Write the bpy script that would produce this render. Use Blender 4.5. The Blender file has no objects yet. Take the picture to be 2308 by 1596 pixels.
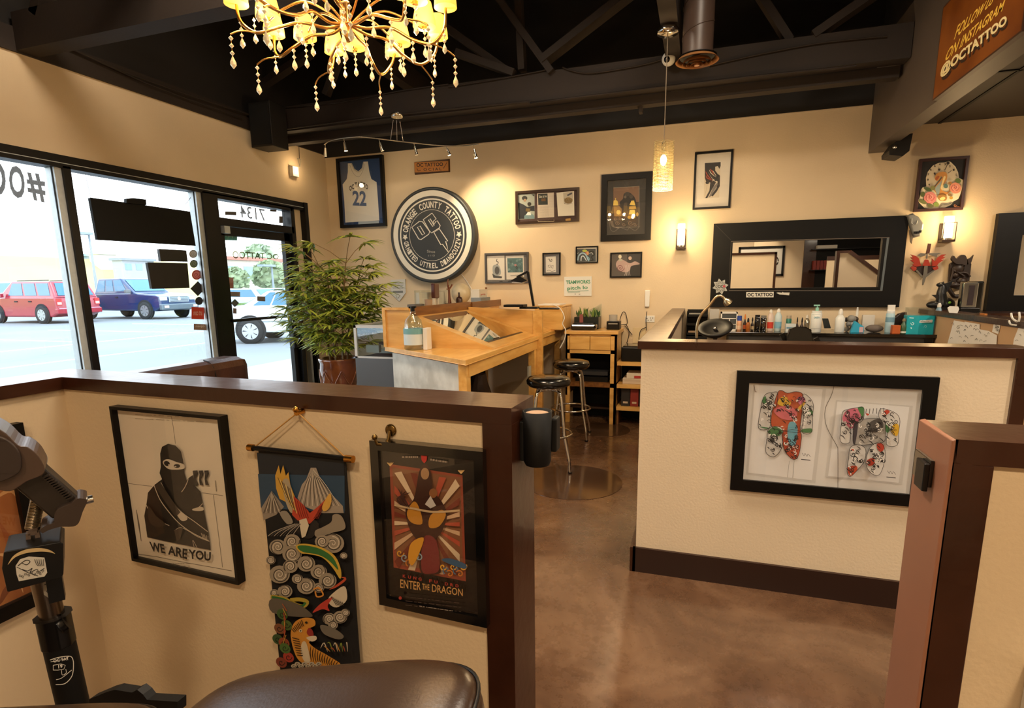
import bpy, bmesh, math, random
from mathutils import Vector as V, Matrix
from mathutils.geometry import tessellate_polygon
random.seed(7)
SC = bpy.context.scene
COL = SC.collection
# ---------------------------------------------------------------- camera
F = 1263.27; YAW, PIT, ROL = -.32232434, -.1839638, -.01377153; CX, CY = 1154, 798 + 76.19; H = 1.5
_cy, _sy, _cp, _sp = math.cos(YAW), math.sin(YAW), math.cos(PIT), math.sin(PIT)
FW = V((_sy*_cp, _cy*_cp, _sp)); _rt = V((_cy, -_sy, 0)); _up = _rt.cross(FW)
RT = _rt*math.cos(ROL) + _up*math.sin(ROL); UP = -_rt*math.sin(ROL) + _up*math.cos(ROL)
EYE = V((0, 0, H))
cd = bpy.data.cameras.new('camera'); cam = bpy.data.objects.new('camera', cd); COL.objects.link(cam)
cd.sensor_width = 36; cd.sensor_fit = 'HORIZONTAL'; cd.lens = F/2308*36; cd.shift_y = 76.19/2308
cd.clip_start = .02; cd.clip_end = 400
mw = Matrix((RT, UP, -FW)).transposed().to_4x4(); mw.translation = EYE; cam.matrix_world = mw
SC.camera = cam
SC.view_settings.view_transform = 'Standard'; SC.view_settings.look = 'None'
SC.view_settings.gamma = 1; SC.view_settings.use_curve_mapping = False
SC.view_settings.exposure = 0.25
# ---------------------------------------------------------------- world (hazy bright daylight)
W = bpy.data.worlds.new('world'); SC.world = W; W.use_nodes = True
nt = W.node_tree; bg = nt.nodes['Background']
tc = nt.nodes.new('ShaderNodeTexCoord'); sx = nt.nodes.new('ShaderNodeSeparateXYZ'); cr = nt.nodes.new('ShaderNodeValToRGB')
nt.links.new(tc.outputs['Generated'], sx.inputs[0]); nt.links.new(sx.outputs['Z'], cr.inputs[0]); nt.links.new(cr.outputs[0], bg.inputs[0])
cr.color_ramp.elements[0].color = (.96, .98, 1, 1); cr.color_ramp.elements[1].color = (.62, .82, 1, 1); cr.color_ramp.elements[1].position = .8
bg.inputs[1].default_value = 4.0
WARM = (1, .74, .46)
def light(name, kind, loc, power, size=.05, col=WARM, aim=None, spot=60, blend=.6, sy=None):
    l = bpy.data.lights.new(name, kind); l.energy = power; l.color = col
    if kind == 'AREA':
        l.size = size
        if sy: l.shape = 'RECTANGLE'; l.size_y = sy
    else: l.shadow_soft_size = size
    if kind == 'SPOT': l.spot_size = math.radians(spot); l.spot_blend = blend
    o = bpy.data.objects.new(name, l); COL.objects.link(o); o.location = loc
    if aim is not None: o.rotation_euler = (V(aim)-V(loc)).to_track_quat('-Z', 'Y').to_euler()
    return o
# sun: hazy, falls on the lot from over the roof and never into the room
sun = bpy.data.lights.new('sun', 'SUN'); sun.energy = 1.3; sun.angle = .1; sun.color = (1, .97, .92)
so = bpy.data.objects.new('sun', sun); COL.objects.link(so); so.rotation_euler = V((-.55, .25, -1)).to_track_quat('-Z', 'Y').to_euler()
# made-up can lights out of view, added to brighten the room (fixtures are built with them further down)
FILL_CANS = [(-.4, -.9, .68), (1.0, -.9, .8), (2.6, 1.2, .9), (3.4, 4.2, 1.0), (-2.0, 2.0, 1.2), (.5, 2.2, 1.25)]
# ---------------------------------------------------------------- geometry helpers
def ray(x, y): return FW + RT*((x-CX)/F) - UP*((y-CY)/F)
class Plane:
    def __init__(s, o, n): s.o = V(o); s.n = V(n).normalized()
    def hit(s, x, y, off=0):
        d = ray(x, y); return EYE + d*(((s.o + s.n*off - EYE).dot(s.n))/d.dot(s.n))
YB = 6.3; XL = -4.52; HP = 1.215
PB = Plane((0, YB, 0), (0, -1, 0)); PL = Plane((XL, 0, 0), (1, 0, 0))
def PY(y): return Plane((0, y, 0), (0, -1, 0))
def PX(x): return Plane((x, 0, 0), (1, 0, 0))
def PZ(z): return Plane((0, 0, z), (0, 0, 1))
def lin(c):
    if isinstance(c, str): c = tuple(int(c[i:i+2], 16) for i in (0, 2, 4))
    return tuple(((v/255)/12.92 if v/255 <= .04045 else ((v/255+.055)/1.055)**2.4) for v in c)
_mc = {}
def mat(name, col, rough=.6, metal=0, noise=0, nscale=8, col2=None, bump=0, bscale=60, coat=0, emit=None, es=0, trans=0, stretch=None, spec=None, alpha=None, rvar=0, detail=4):
    if name in _mc: return _mc[name]
    m = bpy.data.materials.new(name); m.use_nodes = True; t = m.node_tree; b = t.nodes['Principled BSDF']
    c = lin(col); b.inputs['Base Color'].default_value = (*c, 1); b.inputs['Roughness'].default_value = rough; b.inputs['Metallic'].default_value = metal
    if coat: b.inputs['Coat Weight'].default_value = coat; b.inputs['Coat Roughness'].default_value = .08
    if spec is not None: b.inputs['Specular IOR Level'].default_value = spec
    if trans: b.inputs['Transmission Weight'].default_value = trans
    if emit: b.inputs['Emission Color'].default_value = (*lin(emit), 1); b.inputs['Emission Strength'].default_value = es
    if noise or bump or rvar:
        tc = t.nodes.new('ShaderNodeTexCoord'); mp = t.nodes.new('ShaderNodeMapping'); t.links.new(tc.outputs['Object'], mp.inputs[0])
        if stretch: mp.inputs['Scale'].default_value = stretch
    if noise or rvar:
        n = t.nodes.new('ShaderNodeTexNoise'); n.inputs['Scale'].default_value = nscale; n.inputs['Detail'].default_value = detail; t.links.new(mp.outputs[0], n.inputs[0])
    if noise:
        r = t.nodes.new('ShaderNodeValToRGB'); t.links.new(n.outputs['Fac'], r.inputs[0]); t.links.new(r.outputs[0], b.inputs['Base Color'])
        c2 = lin(col2) if col2 else tuple(v*(1-noise) for v in c)
        r.color_ramp.elements[0].color = (*c2, 1); r.color_ramp.elements[1].color = (*c, 1)
        r.color_ramp.elements[0].position = .35; r.color_ramp.elements[1].position = .65
    if rvar:
        mr = t.nodes.new('ShaderNodeMapRange'); t.links.new(n.outputs['Fac'], mr.inputs[0]); mr.inputs[3].default_value = max(.02, rough-rvar); mr.inputs[4].default_value = rough+rvar
        t.links.new(mr.outputs[0], b.inputs['Roughness'])
    if bump:
        n2 = t.nodes.new('ShaderNodeTexNoise'); n2.inputs['Scale'].default_value = bscale; n2.inputs['Detail'].default_value = 3; t.links.new(mp.outputs[0], n2.inputs[0])
        bp = t.nodes.new('ShaderNodeBump'); bp.inputs['Strength'].default_value = bump; bp.inputs['Distance'].default_value = .01
        t.links.new(n2.outputs['Fac'], bp.inputs['Height']); t.links.new(bp.outputs[0], b.inputs['Normal'])
    _mc[name] = m; return m
def glass(name, tint=(1, 1, 1), refl=.08, rough=0.0):
    if name in _mc: return _mc[name]
    m = bpy.data.materials.new(name); m.use_nodes = True; t = m.node_tree; t.nodes.clear()
    o = t.nodes.new('ShaderNodeOutputMaterial'); mx = t.nodes.new('ShaderNodeMixShader'); a = t.nodes.new('ShaderNodeBsdfTransparent'); g = t.nodes.new('ShaderNodeBsdfGlossy')
    a.inputs[0].default_value = (*tint, 1); g.inputs['Roughness'].default_value = rough; mx.inputs[0].default_value = refl
    t.links.new(a.outputs[0], mx.inputs[1]); t.links.new(g.outputs[0], mx.inputs[2]); t.links.new(mx.outputs[0], o.inputs[0])
    _mc[name] = m; return m
def paint(h, rough=.55): return mat('paint_'+h, h, rough)
class MB:
    def __init__(s): s.v = []; s.f = []; s.fm = []; s.fs = []; s.mats = []
    def mi(s, m):
        if m not in s.mats: s.mats.append(m)
        return s.mats.index(m)
    def add(s, vs, fs, m, sm=False):
        k = len(s.v); s.v += [V(v) for v in vs]; i = s.mi(m)
        for f in fs: s.f.append([k+j for j in f]); s.fm.append(i); s.fs.append(sm)
        return s
    def box(s, a, b, m):
        x0, y0, z0 = [min(p, q) for p, q in zip(a, b)]; x1, y1, z1 = [max(p, q) for p, q in zip(a, b)]
        return s.add([(x0, y0, z0), (x1, y0, z0), (x1, y1, z0), (x0, y1, z0), (x0, y0, z1), (x1, y0, z1), (x1, y1, z1), (x0, y1, z1)],
                     [(0, 3, 2, 1), (4, 5, 6, 7), (0, 1, 5, 4), (1, 2, 6, 5), (2, 3, 7, 6), (3, 0, 4, 7)], m)
    def obox(s, c, ax, ay, az, m):
        c, ax, ay, az = V(c), V(ax), V(ay), V(az)
        vs = [c+ax*i+ay*j+az*k for k in (-1, 1) for i, j in ((-1, -1), (1, -1), (1, 1), (-1, 1))]
        return s.add(vs, [(0, 3, 2, 1), (4, 5, 6, 7), (0, 1, 5, 4), (1, 2, 6, 5), (2, 3, 7, 6), (3, 0, 4, 7)], m)
    def beam(s, p, q, w, h, m, up=(0, 0, 1)):
        p, q = V(p), V(q); d = (q-p); sd = d.cross(V(up)).normalized(); u2 = sd.cross(d).normalized()
        return s.obox((p+q)/2, d/2, sd*(w/2), u2*(h/2), m)
    def ring(s, c, a, b, r, n): return [c + a*(r*math.cos(2*math.pi*i/n)) + b*(r*math.sin(2*math.pi*i/n)) for i in range(n)]
    def loft(s, rings, m, caps=(True, True), sm=True, closed=True):
        n = len(rings[0]); vs = [v for r in rings for v in r]; fs = []
        for j in range(len(rings)-1):
            for i in range(n if closed else n-1):
                i2 = (i+1) % n; fs.append((j*n+i, j*n+i2, (j+1)*n+i2, (j+1)*n+i))
        s.add(vs, fs, m, sm)
        if caps[0]: s.add(rings[0], [tuple(range(n-1, -1, -1))], m)
        if caps[1]: s.add(rings[-1], [tuple(range(n))], m)
        return s
    def frame(s, d):
        d = V(d).normalized(); a = d.orthogonal().normalized(); return a, d.cross(a)
    def cyl(s, p, q, r, m, r2=None, n=16, caps=(True, True)):
        p, q = V(p), V(q); a, b = s.frame(q-p); return s.loft([s.ring(p, a, b, r, n), s.ring(q, a, b, r if r2 is None else r2, n)], m, caps)
    def tube(s, pts, r, m, n=8, caps=(True, True)):
        pts = [V(p) for p in pts]; rs = r if isinstance(r, (list, tuple)) else [r]*len(pts); a = None; rings = []
        for i, p in enumerate(pts):
            d = (pts[min(i+1, len(pts)-1)] - pts[max(i-1, 0)]).normalized()
            a = (a - d*a.dot(d)).normalized() if a is not None and (a - d*a.dot(d)).length > 1e-4 else d.orthogonal().normalized()
            rings.append(s.ring(p, a, d.cross(a), rs[i], n))
        return s.loft(rings, m, caps)
    def lathe(s, c, prof, m, n=24, ax=(0, 0, 1), sm=True, a=None):
        c = V(c); ax = V(ax).normalized()
        if a is None: a, b = s.frame(ax)
        else: a = V(a).normalized(); b = ax.cross(a)
        return s.loft([s.ring(c + ax*z, a, b, max(r, 1e-4), n) for r, z in prof], m, (prof[0][0] > .002, prof[-1][0] > .002), sm)
    def ball(s, c, r, m, n=16, k=8):
        c = V(c); r = (r, r, r) if not isinstance(r, (tuple, list)) else r
        rings = []
        for j in range(k+1):
            t = math.pi*j/k; z = -math.cos(t); q = max(math.sin(t), 1e-3)
            rings.append([c + V((r[0]*q*math.cos(2*math.pi*i/n), r[1]*q*math.sin(2*math.pi*i/n), r[2]*z)) for i in range(n)])
        return s.loft(rings, m, (False, False))
    def prism(s, poly, d, m, sm=False):
        poly = [V(p) for p in poly]; d = V(d); n = len(poly); tri = tessellate_polygon([poly])
        s.add(poly, [t for t in tri], m); s.add([p+d for p in poly], [t[::-1] for t in tri], m)
        return s.add(poly+[p+d for p in poly], [(i, (i+1) % n, n+(i+1) % n, n+i) for i in range(n)], m, sm)
    def build(s, name, parent=None, bev=0, sub=0, recalc=True, **tags):
        me = bpy.data.meshes.new(name)
        if parent is not None: o0 = V(parent.location)+V(parent.get('_off', (0, 0, 0))) if parent.parent is None else V(parent['_w'])
        else:
            xs = [v.x for v in s.v]; ys = [v.y for v in s.v]; zs = [v.z for v in s.v]; o0 = V(((min(xs)+max(xs))/2, (min(ys)+max(ys))/2, min(zs)))
        me.from_pydata([v-o0 for v in s.v], [], s.f); me.update()
        for m in s.mats: me.materials.append(m)
        for p, i, q in zip(me.polygons, s.fm, s.fs): p.material_index = i; p.use_smooth = q
        if recalc:
            b = bmesh.new(); b.from_mesh(me); bmesh.ops.recalc_face_normals(b, faces=b.faces); b.to_mesh(me); b.free()
        o = bpy.data.objects.new(name, me); COL.objects.link(o)
        if parent is not None: o.parent = parent
        else: o.location = o0
        if bev:
            b = bmesh.new(); b.from_mesh(me); bmesh.ops.remove_doubles(b, verts=b.verts, dist=1e-5); b.to_mesh(me); b.free()
            md = o.modifiers.new('bevel', 'BEVEL'); md.width = bev; md.segments = 2; md.limit_method = 'ANGLE'
        if sub:
            b = bmesh.new(); b.from_mesh(me); bmesh.ops.remove_doubles(b, verts=b.verts, dist=1e-5); b.to_mesh(me); b.free()
            md = o.modifiers.new('subd', 'SUBSURF'); md.levels = sub; md.render_levels = sub
        WPOS[o.name] = o0
        tag(o, **tags); return o
WPOS = {}
# a part's origin is its thing's origin, so sub-parts need that point too
def _wp(o): return WPOS[o.name]
def build_patch():
    src = MB.build
    def build(s, name, parent=None, **k):
        if parent is not None and parent.parent is not None: parent['_w'] = list(_wp(parent))
        o = src(s, name, parent, **k)
        if parent is not None:
            WPOS[o.name] = _wp(parent)
            if '_w' in parent.keys(): del parent['_w']
        return o
    MB.build = build
build_patch()
def tag(o, label=None, cat=None, group=None, kind=None):
    if label: o['label'] = label
    if cat: o['category'] = cat
    if group: o['group'] = group
    if kind: o['kind'] = kind
    return o
def thing(name, label, cat, loc=(0, 0, 0), group=None):
    o = bpy.data.objects.new(name, None); COL.objects.link(o); o.location = loc; o.empty_display_size = .1; WPOS[o.name] = V(loc)
    return tag(o, label, cat, group)
def clone(root, loc, label=None, rot=None, group=None, scale=None):
    def cp(o, par):
        c = o.copy(); COL.objects.link(c)
        if par is not None: c.parent = par
        for ch in list(o.children): cp(ch, c)
        return c
    c = cp(root, None); c.location = loc; WPOS[c.name] = V(loc)
    if rot is not None: c.rotation_euler = (0, 0, rot)
    if scale: c.scale = (scale,)*3
    if label: c['label'] = label
    if group: c['group'] = group
    return c
def struct(name, mb, **k): return mb.build(name, kind='structure', **k)
def spl(pts, closed=False, k=5):
    n = len(pts); out = []
    rng = range(n) if closed else range(n-1)
    for i in rng:
        g = (lambda j: pts[j % n]) if closed else (lambda j: pts[max(0, min(n-1, j))])
        p0, p1, p2, p3 = g(i-1), g(i), g(i+1), g(i+2)
        for q in range(k):
            t = q/k
            out.append(tuple(.5*(2*b+(c-a)*t+(2*a-5*b+4*c-d)*t*t+(3*b-a-3*c+d)*t**3) for a, b, c, d in zip(p0, p1, p2, p3)))
    if not closed: out.append(tuple(pts[-1]))
    return out
_tx = {}
def textmesh(s, off=0, shear=0):
    k = (s, off, shear)
    if k not in _tx:
        cu = bpy.data.curves.new('t', 'FONT'); cu.body = s; cu.offset = off; cu.shear = shear; cu.resolution_u = 3
        ob = bpy.data.objects.new('t', cu); COL.objects.link(ob); dg = bpy.context.evaluated_depsgraph_get()
        me = bpy.data.meshes.new_from_object(ob.evaluated_get(dg)); bpy.data.objects.remove(ob)
        vs = [(v.co.x, v.co.y) for v in me.vertices]; fs = [tuple(p.vertices) for p in me.polygons]
        x0 = min(v[0] for v in vs); x1 = max(v[0] for v in vs); y0 = min(v[1] for v in vs); y1 = max(v[1] for v in vs)
        _tx[k] = ([((x-x0)/(x1-x0), (y-y0)/(y1-y0)) for x, y in vs], fs); bpy.data.meshes.remove(me)
    return _tx[k]
class Art:
    """flat printed or painted layers that lie on one real plane"""
    def __init__(s, pl, off=0, z=(0, 0, 1), step=.0004): s.pl = pl; s.off = off; s.b = MB(); s.z = z; s.k = 0; s.step = step
    def P(s, x, y): return s.pl.hit(s.z[0]+x/s.z[2], s.z[1]+y/s.z[2], s.off+s.k*s.step)
    def poly(s, pts, c, smooth=False, k=4):
        if smooth: pts = spl(pts, True, k)
        q = [V((x, y, 0)) for x, y in pts]; tri = tessellate_polygon([q])
        s.b.add([s.P(x, y) for x, y in pts], [tuple(t) for t in tri], c if not isinstance(c, str) else paint(c)); s.k += 1; return s
    def line(s, pts, w, c, smooth=False, closed=False, taper=False, k=4):
        if smooth: pts = spl(pts, closed, k)
        if closed: pts = list(pts)+[pts[0]]
        n = len(pts); L = []; R = []
        for i, (x, y) in enumerate(pts):
            a = pts[max(i-1, 0)]; b = pts[min(i+1, n-1)]
            if closed and i in (0, n-1): a = pts[-2]; b = pts[1]
            dx, dy = b[0]-a[0], b[1]-a[1]; l = math.hypot(dx, dy) or 1
            h = w/2*(math.sin(math.pi*(i+.3)/(n-.4)) if taper else 1)
            L.append((x-dy/l*h, y+dx/l*h)); R.append((x+dy/l*h, y-dx/l*h))
        vs = [s.P(*p) for p in L]+[s.P(*p) for p in R]
        s.b.add(vs, [(i, i+1, n+i+1, n+i) for i in range(n-1)], c if not isinstance(c, str) else paint(c)); s.k += .25; return s
    def ell(s, x, y, rx, ry, c, rot=0, n=20):
        ca, sa = math.cos(rot), math.sin(rot)
        return s.poly([(x+rx*math.cos(t)*ca-ry*math.sin(t)*sa, y+rx*math.cos(t)*sa+ry*math.sin(t)*ca) for t in [2*math.pi*i/n for i in range(n)]], c)
    def text(s, t, tl, tr, bl, c, off=0, shear=0, br=None):
        vs, fs = textmesh(t, off, shear); br = br or (tr[0]+bl[0]-tl[0], tr[1]+bl[1]-tl[1]); out = []
        for u, v in vs:
            p = [(tl[i]*(1-u)+tr[i]*u)*v + (bl[i]*(1-u)+br[i]*u)*(1-v) for i in (0, 1)]; out.append(s.P(*p))
        s.b.add(out, fs, c if not isinstance(c, str) else paint(c)); s.k += 1; return s
    def spiral(s, x, y, r, c, w=2, turns=1.6, sq=1, rev=1, a0=0):
        n = int(12*turns)+4; return s.line([(x+r*(1-i/n)*math.cos(a0+rev*i/n*turns*6.28), y+sq*r*(1-i/n)*math.sin(a0+rev*i/n*turns*6.28)) for i in range(n)], w, c)
    def scrib(s, x0, y0, x1, y1, rows, c, w=2, seed=1, slope=0):
        rn = random.Random(seed)
        for j in range(rows):
            x = x0; yy = y0+(y1-y0)*(j+.5)/rows
            while x < x1:
                l = rn.uniform(.03, .14)*(x1-x0); s.line([(x, yy+slope*(x-x0)), (min(x1, x+l), yy+slope*(min(x1, x+l)-x0))], w, c); x += l+rn.uniform(.02, .05)*(x1-x0)
        return s
    def build(s, name='artwork', parent=None, **k): return s.b.build(name, parent, recalc=False, **k)
def face_cam(mb):
    pass
# ---------------------------------------------------------------- shared materials
WALL = mat('wall_beige', (218, 196, 162), .75, noise=.04, nscale=3, bump=.12, bscale=90)
WALL2 = mat('wall_cream', (222, 204, 176), .7, noise=.03, nscale=3, bump=.12, bscale=90)
BLACKC = mat('ceiling_black', (22, 16, 12), .7, noise=.25, nscale=2, bump=.1, bscale=30)
BEAMC = mat('beam_dark_brown', (38, 26, 17), .7, noise=.2, nscale=3, bump=.1, bscale=40)
BEAML = mat('boxed_beam_paint', (80, 69, 60), .5, noise=.08, nscale=2)
BROWN = mat('trim_brown', (58, 28, 14), .30, noise=.3, nscale=5, stretch=(1, 1, 1), bump=.12, bscale=25, rvar=.08, coat=.2, spec=.35)
FRAMEB = mat('storefront_bronze', (15, 12, 12), .4, spec=.3)
ALU = mat('aluminium', (186, 192, 194), .4, metal=.25, noise=.1, nscale=30)
CHROME = mat('chrome', (225, 222, 215), .12, metal=1)
BLK = mat('black_plastic', (9, 8, 8), .35, spec=.35)
BLKM = mat('black_matte', (9, 8, 7), .6, spec=.25)
BLKG = mat('black_gloss', (8, 8, 8), .12, coat=.6)
WHT = mat('white_plastic', (225, 222, 214), .45)
FRB = mat('frame_black', (7, 6, 6), .4, spec=.25)
WOOD = mat('honey_pine', (232, 184, 106), .32, noise=1, nscale=3.2, col2=(214, 158, 80), stretch=(6, 1.2, 6), bump=.05, bscale=20, coat=.3, detail=6)
WOODX = mat('honey_pine_end', (230, 182, 106), .32, noise=1, nscale=3.2, col2=(210, 156, 80), stretch=(1.2, 6, 6), bump=.05, bscale=20, coat=.3, detail=6)
WOODD = mat('dark_oak', (134, 86, 38), .35, noise=1, nscale=4, col2=(105, 62, 26), stretch=(8, 1, 8), coat=.2, detail=6)
BRASS = mat('brass', (196, 140, 62), .25, metal=1)
LEATH = mat('dark_leather', (38, 28, 22), .34, noise=.25, nscale=6, bump=.12, bscale=140)
MIRROR = mat('mirror_glass', (235, 235, 232), .01, metal=1)
PGLASS = glass('pane_glass', (.97, .99, 1), .05)
CGLASS = glass('clear_glass', (.93, .97, .97), .12)
# ================================================================ the setting
def floor_mat():
    m = bpy.data.materials.new('stained_concrete'); m.use_nodes = True; t = m.node_tree; b = t.nodes['Principled BSDF']; N = t.nodes.new; L = t.links.new
    tc = N('ShaderNodeTexCoord'); n1 = N('ShaderNodeTexNoise'); n1.inputs['Scale'].default_value = 1.6; n1.inputs['Detail'].default_value = 8; n1.inputs['Roughness'].default_value = .68; n1.inputs['Distortion'].default_value = .8
    n2 = N('ShaderNodeTexNoise'); n2.inputs['Scale'].default_value = 14; n2.inputs['Detail'].default_value = 6; n2.inputs['Roughness'].default_value = .75
    L(tc.outputs['Object'], n1.inputs[0]); L(tc.outputs['Object'], n2.inputs[0])
    r = N('ShaderNodeValToRGB'); L(n1.outputs['Fac'], r.inputs[0]); e = r.color_ramp.elements
    e[0].position = .3; e[0].color = (*lin((70, 46, 30)), 1); e[1].position = .72; e[1].color = (*lin((142, 108, 80)), 1)
    x = e.new(.5); x.color = (*lin((104, 73, 50)), 1)
    mx = N('ShaderNodeMixRGB'); mx.blend_type = 'MULTIPLY'; mx.inputs[0].default_value = .45; L(r.outputs[0], mx.inputs[1]); L(n2.outputs['Fac'], mx.inputs[2]); L(mx.outputs[0], b.inputs['Base Color'])
    mr = N('ShaderNodeMapRange'); mr.inputs[3].default_value = .14; mr.inputs[4].default_value = .42; L(n2.outputs['Fac'], mr.inputs[0]); L(mr.outputs[0], b.inputs['Roughness'])
    b.inputs['Coat Weight'].default_value = .6; b.inputs['Coat Roughness'].default_value = .13
    return m
struct('floor', MB().box((-4.67, -2.6, -.1), (5.3, 6.45, 0), floor_mat()))
# back wall, beige below and black above the plate line
mb = MB(); mb.box((-4.67, YB, 0), (5.3, 6.45, 3.07), WALL); mb.box((-4.67, YB-.012, 3.07), (1.6, 6.45, 4.6), BLACKC); struct('wall_back', mb)
# left wall around the storefront opening
WY0, WY1, WZ0, WZ1 = .7, 5.85, .3, 2.475
mb = MB(); mb.box((-4.67, -2.6, 0), (XL, WY0, 3.1), WALL); mb.box((-4.67, WY1, 0), (XL, YB, 3.1), WALL)
mb.box((-4.67, WY0, WZ1), (XL, WY1, 3.1), WALL); mb.box((-4.67, WY0, 0), (XL, 4.3, WZ0), WALL)
mb.box((-4.67, -2.6, 3.1), (XL+.02, YB-.012, 3.26), BEAMC); mb.box((-4.67, -2.6, 3.26), (XL-.03, YB-.012, 4.6), BLACKC); struct('wall_left', mb)
mb = MB(); mb.box((-4.67, -2.75, 0), (5.3, -2.6, 4.6), WALL2); struct('wall_rear', mb)
mb = MB(); mb.box((5.15, -2.6, 0), (5.3, YB, 2.9), WALL2); struct('wall_right', mb)
# roof deck, planked, black
mb = MB(); mb.box((-4.67, -2.75, 4.6), (1.6, 6.45, 4.7), BLACKC)
mb.box((1.43, -2.75, 2.86), (5.3, 6.45, 2.95), mat('tile_dark_brown', (44, 33, 24), .6, noise=.15, nscale=2))
for i in range(12): mb.box((-4.6, -2.6+i*.76, 4.585), (1.43, -2.59+i*.76, 4.6), BLKM)
struct('ceiling', mb)
mb = MB()
for i in range(7): mb.box((1.56, -2.4+i*1.22, 2.853), (5.2, -2.375+i*1.22, 2.86), BLKM)
for i in range(4): mb.box((1.95+i*.92, -2.6, 2.853), (1.975+i*.92, 6.3, 2.86), BLKM)
struct('trim_ceiling_grid', mb)
mb = MB(); mb.box((1.426, -2.6, 2.646), (1.55, YB, 3.55), BEAML); mb.box((1.45, -2.6, 3.55), (1.55, YB, 4.6), BLACKC); struct('trim_boxed_beam', mb)
# trusses: bottom chords, diagonals, posts
def truss(name, y, z0):
    mb = MB(); mb.box((XL+.02, y-.07, z0), (1.42, y+.07, z0+.235), BEAMC)
    for k in range(4):
        xa = -4.3+k*1.45
        mb.beam((xa, y-.02, z0+.2), (xa+.72, y-.02, z0+1.2), .07, .1, BEAMC, (0, 1, 0)); mb.beam((xa+1.44, y-.02, z0+.2), (xa+.74, y-.02, z0+1.2), .07, .1, BEAMC, (0, 1, 0))
    mb.box((XL+.02, y-.06, z0+1.1), (1.42, y+.06, z0+1.3), BEAMC)
    return struct(name, mb)
truss('trim_truss_1', 2.98, 3.11)
truss('trim_truss_3', .3, 3.11)
# truss by the back wall, with its braces placed where the photo shows them
TY = 5.38; P5 = PY(TY-.06); mb = MB()
mb.box((XL+.02, TY-.07, 3.13), (1.42, TY+.07, 3.375), BEAMC)
def br(p, q, w, pl=P5, d=.06, m=BEAMC, b=None):
    a = pl.hit(*p); c = pl.hit(*q); (b or mb).beam(a, c, d, w, m, (0, 1, 0))
br((1245, 165), (1112, -20), .12); br((1222, 140), (1440, -30), .15); br((1178, 160), (1168, -30), .10, PY(TY)); br((1150, 165), (960, 30), .12, PY(TY))
br((735, 215), (790, 60), .08, PY(TY)); br((520, 240), (700, 120), .10, PY(TY))
br((1780, 95), (1700, -30), .10, PY(TY)); br((1830, 85), (2010, -40), .16, PY(TY)); br((1160, 166), (1030, 120), .1)
mb.box((XL+.02, TY-.06, 4.3), (1.42, TY+.06, 4.55), BEAMC)
struct('trim_truss_2', mb)
mb = MB(); mb.box((XL+.02, TY+.09, 3.05), (1.40, TY+.2, 3.13), BEAMC); mb.box((-.6, TY+.12, 3.0), (-.57, TY+.2, 3.06), BEAMC); struct('trim_ledger', mb)
# purlin running to the back wall, carries the pendant canopy
mb = MB(); mb.box((-.36, -2.4, 3.32), (-.24, YB-.02, 3.55), BEAMC); struct('trim_purlin_1', mb)
mb = MB(); mb.box((-3.1, -2.4, 3.55), (-2.98, YB-.02, 3.75), BEAMC); struct('trim_purlin_2', mb)
# thin bright paint lines at the top of the beige
mb = MB(); mb.box((XL, YB-.004, 3.055), (1.43, YB-.0005, 3.062), WALL2); struct('trim_paint_line', mb)
# ---- storefront
def wl(x, y): p = PL.hit(x, y); return p.y, p.z
mb = MB(); D0, D1 = -4.63, XL+.012
mb.box((D0, WY0, 2.385), (D1, WY1, WZ1), FRAMEB)                 # head
mb.box((D1-.001, WY0, 2.415), (D1+.004, 5.8, 2.42), ALU)
mb.box((D0, WY0, WZ0), (D1, 4.3, WZ0+.08), FRAMEB)
mb.box((D0, 3.105, WZ0), (D1, 3.16, 2.4), FRAMEB); mb.box((-4.625, 3.055, WZ0), (-4.53, 3.105, 2.4), ALU); mb.box((-4.56, 3.05, WZ0), (-4.55, 3.056, 2.4), BLKM)
mb.box((D0, WY0, WZ0), (D1, WY0+.09, 2.4), FRAMEB)
struct('window_1', mb).name = 'window_1'
w1 = bpy.data.objects['window_1']
MB().box((-4.6, WY0+.06, WZ0+.05), (-4.594, 3.1, 2.4), PGLASS).build('window_pane', w1)
MB().box((-4.6, 3.16, WZ0+.05), (-4.594, 4.3, 2.4), PGLASS).build('window_pane', w1)
mb = MB(); mb.box((D0, 4.345, 0), (D1, 4.52, 2.4), FRAMEB); mb.box((-4.625, 4.29, WZ0), (-4.53, 4.345, 2.4), ALU); mb.box((-4.56, 4.285, WZ0), (-4.55, 4.291, 2.4), BLKM)
mb.box((D0, 4.52, 2.105), (D1, 5.6, 2.178), FRAMEB); mb.box((D0, 4.52, 2.355), (D1, 5.6, 2.4), FRAMEB)
mb.box((D0, 5.56, 0), (D1, 5.625, 2.4), FRAMEB); mb.box((D0, 5.79, 0), (D1+.02, WY1, 2.475), FRAMEB)
mb.box((-4.6, 5.625, 0), (-4.56, 5.79, 2.4), WALL)
mb.box((-4.56, 5.70, 0), (-4.50, 5.735, 1.35), ALU)
fr = struct('trim_door_frame', mb)
MB().box((-4.6, 4.52, 2.17), (-4.594, 5.56, 2.36), PGLASS).build('window_pane', fr)
dr = thing('door_1', None, None, (XL-.05, 5.0, 0)); dr['kind'] = 'structure'
mb = MB(); X0, X1 = -4.6, -4.548
for a, b in (((4.53, .02), (4.60, 2.1)), ((5.47, .02), (5.555, 2.1)), ((4.53, 2.015), (5.555, 2.1)), ((4.53, .02), (5.555, .25))): mb.box((X0, a[0], a[1]), (X1, b[0], b[1]), FRAMEB)
mb.build('door_frame', dr)
MB().box((-4.578, 4.59, .24), (-4.572, 5.49, 2.02), PGLASS).build('door_pane', dr)
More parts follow.
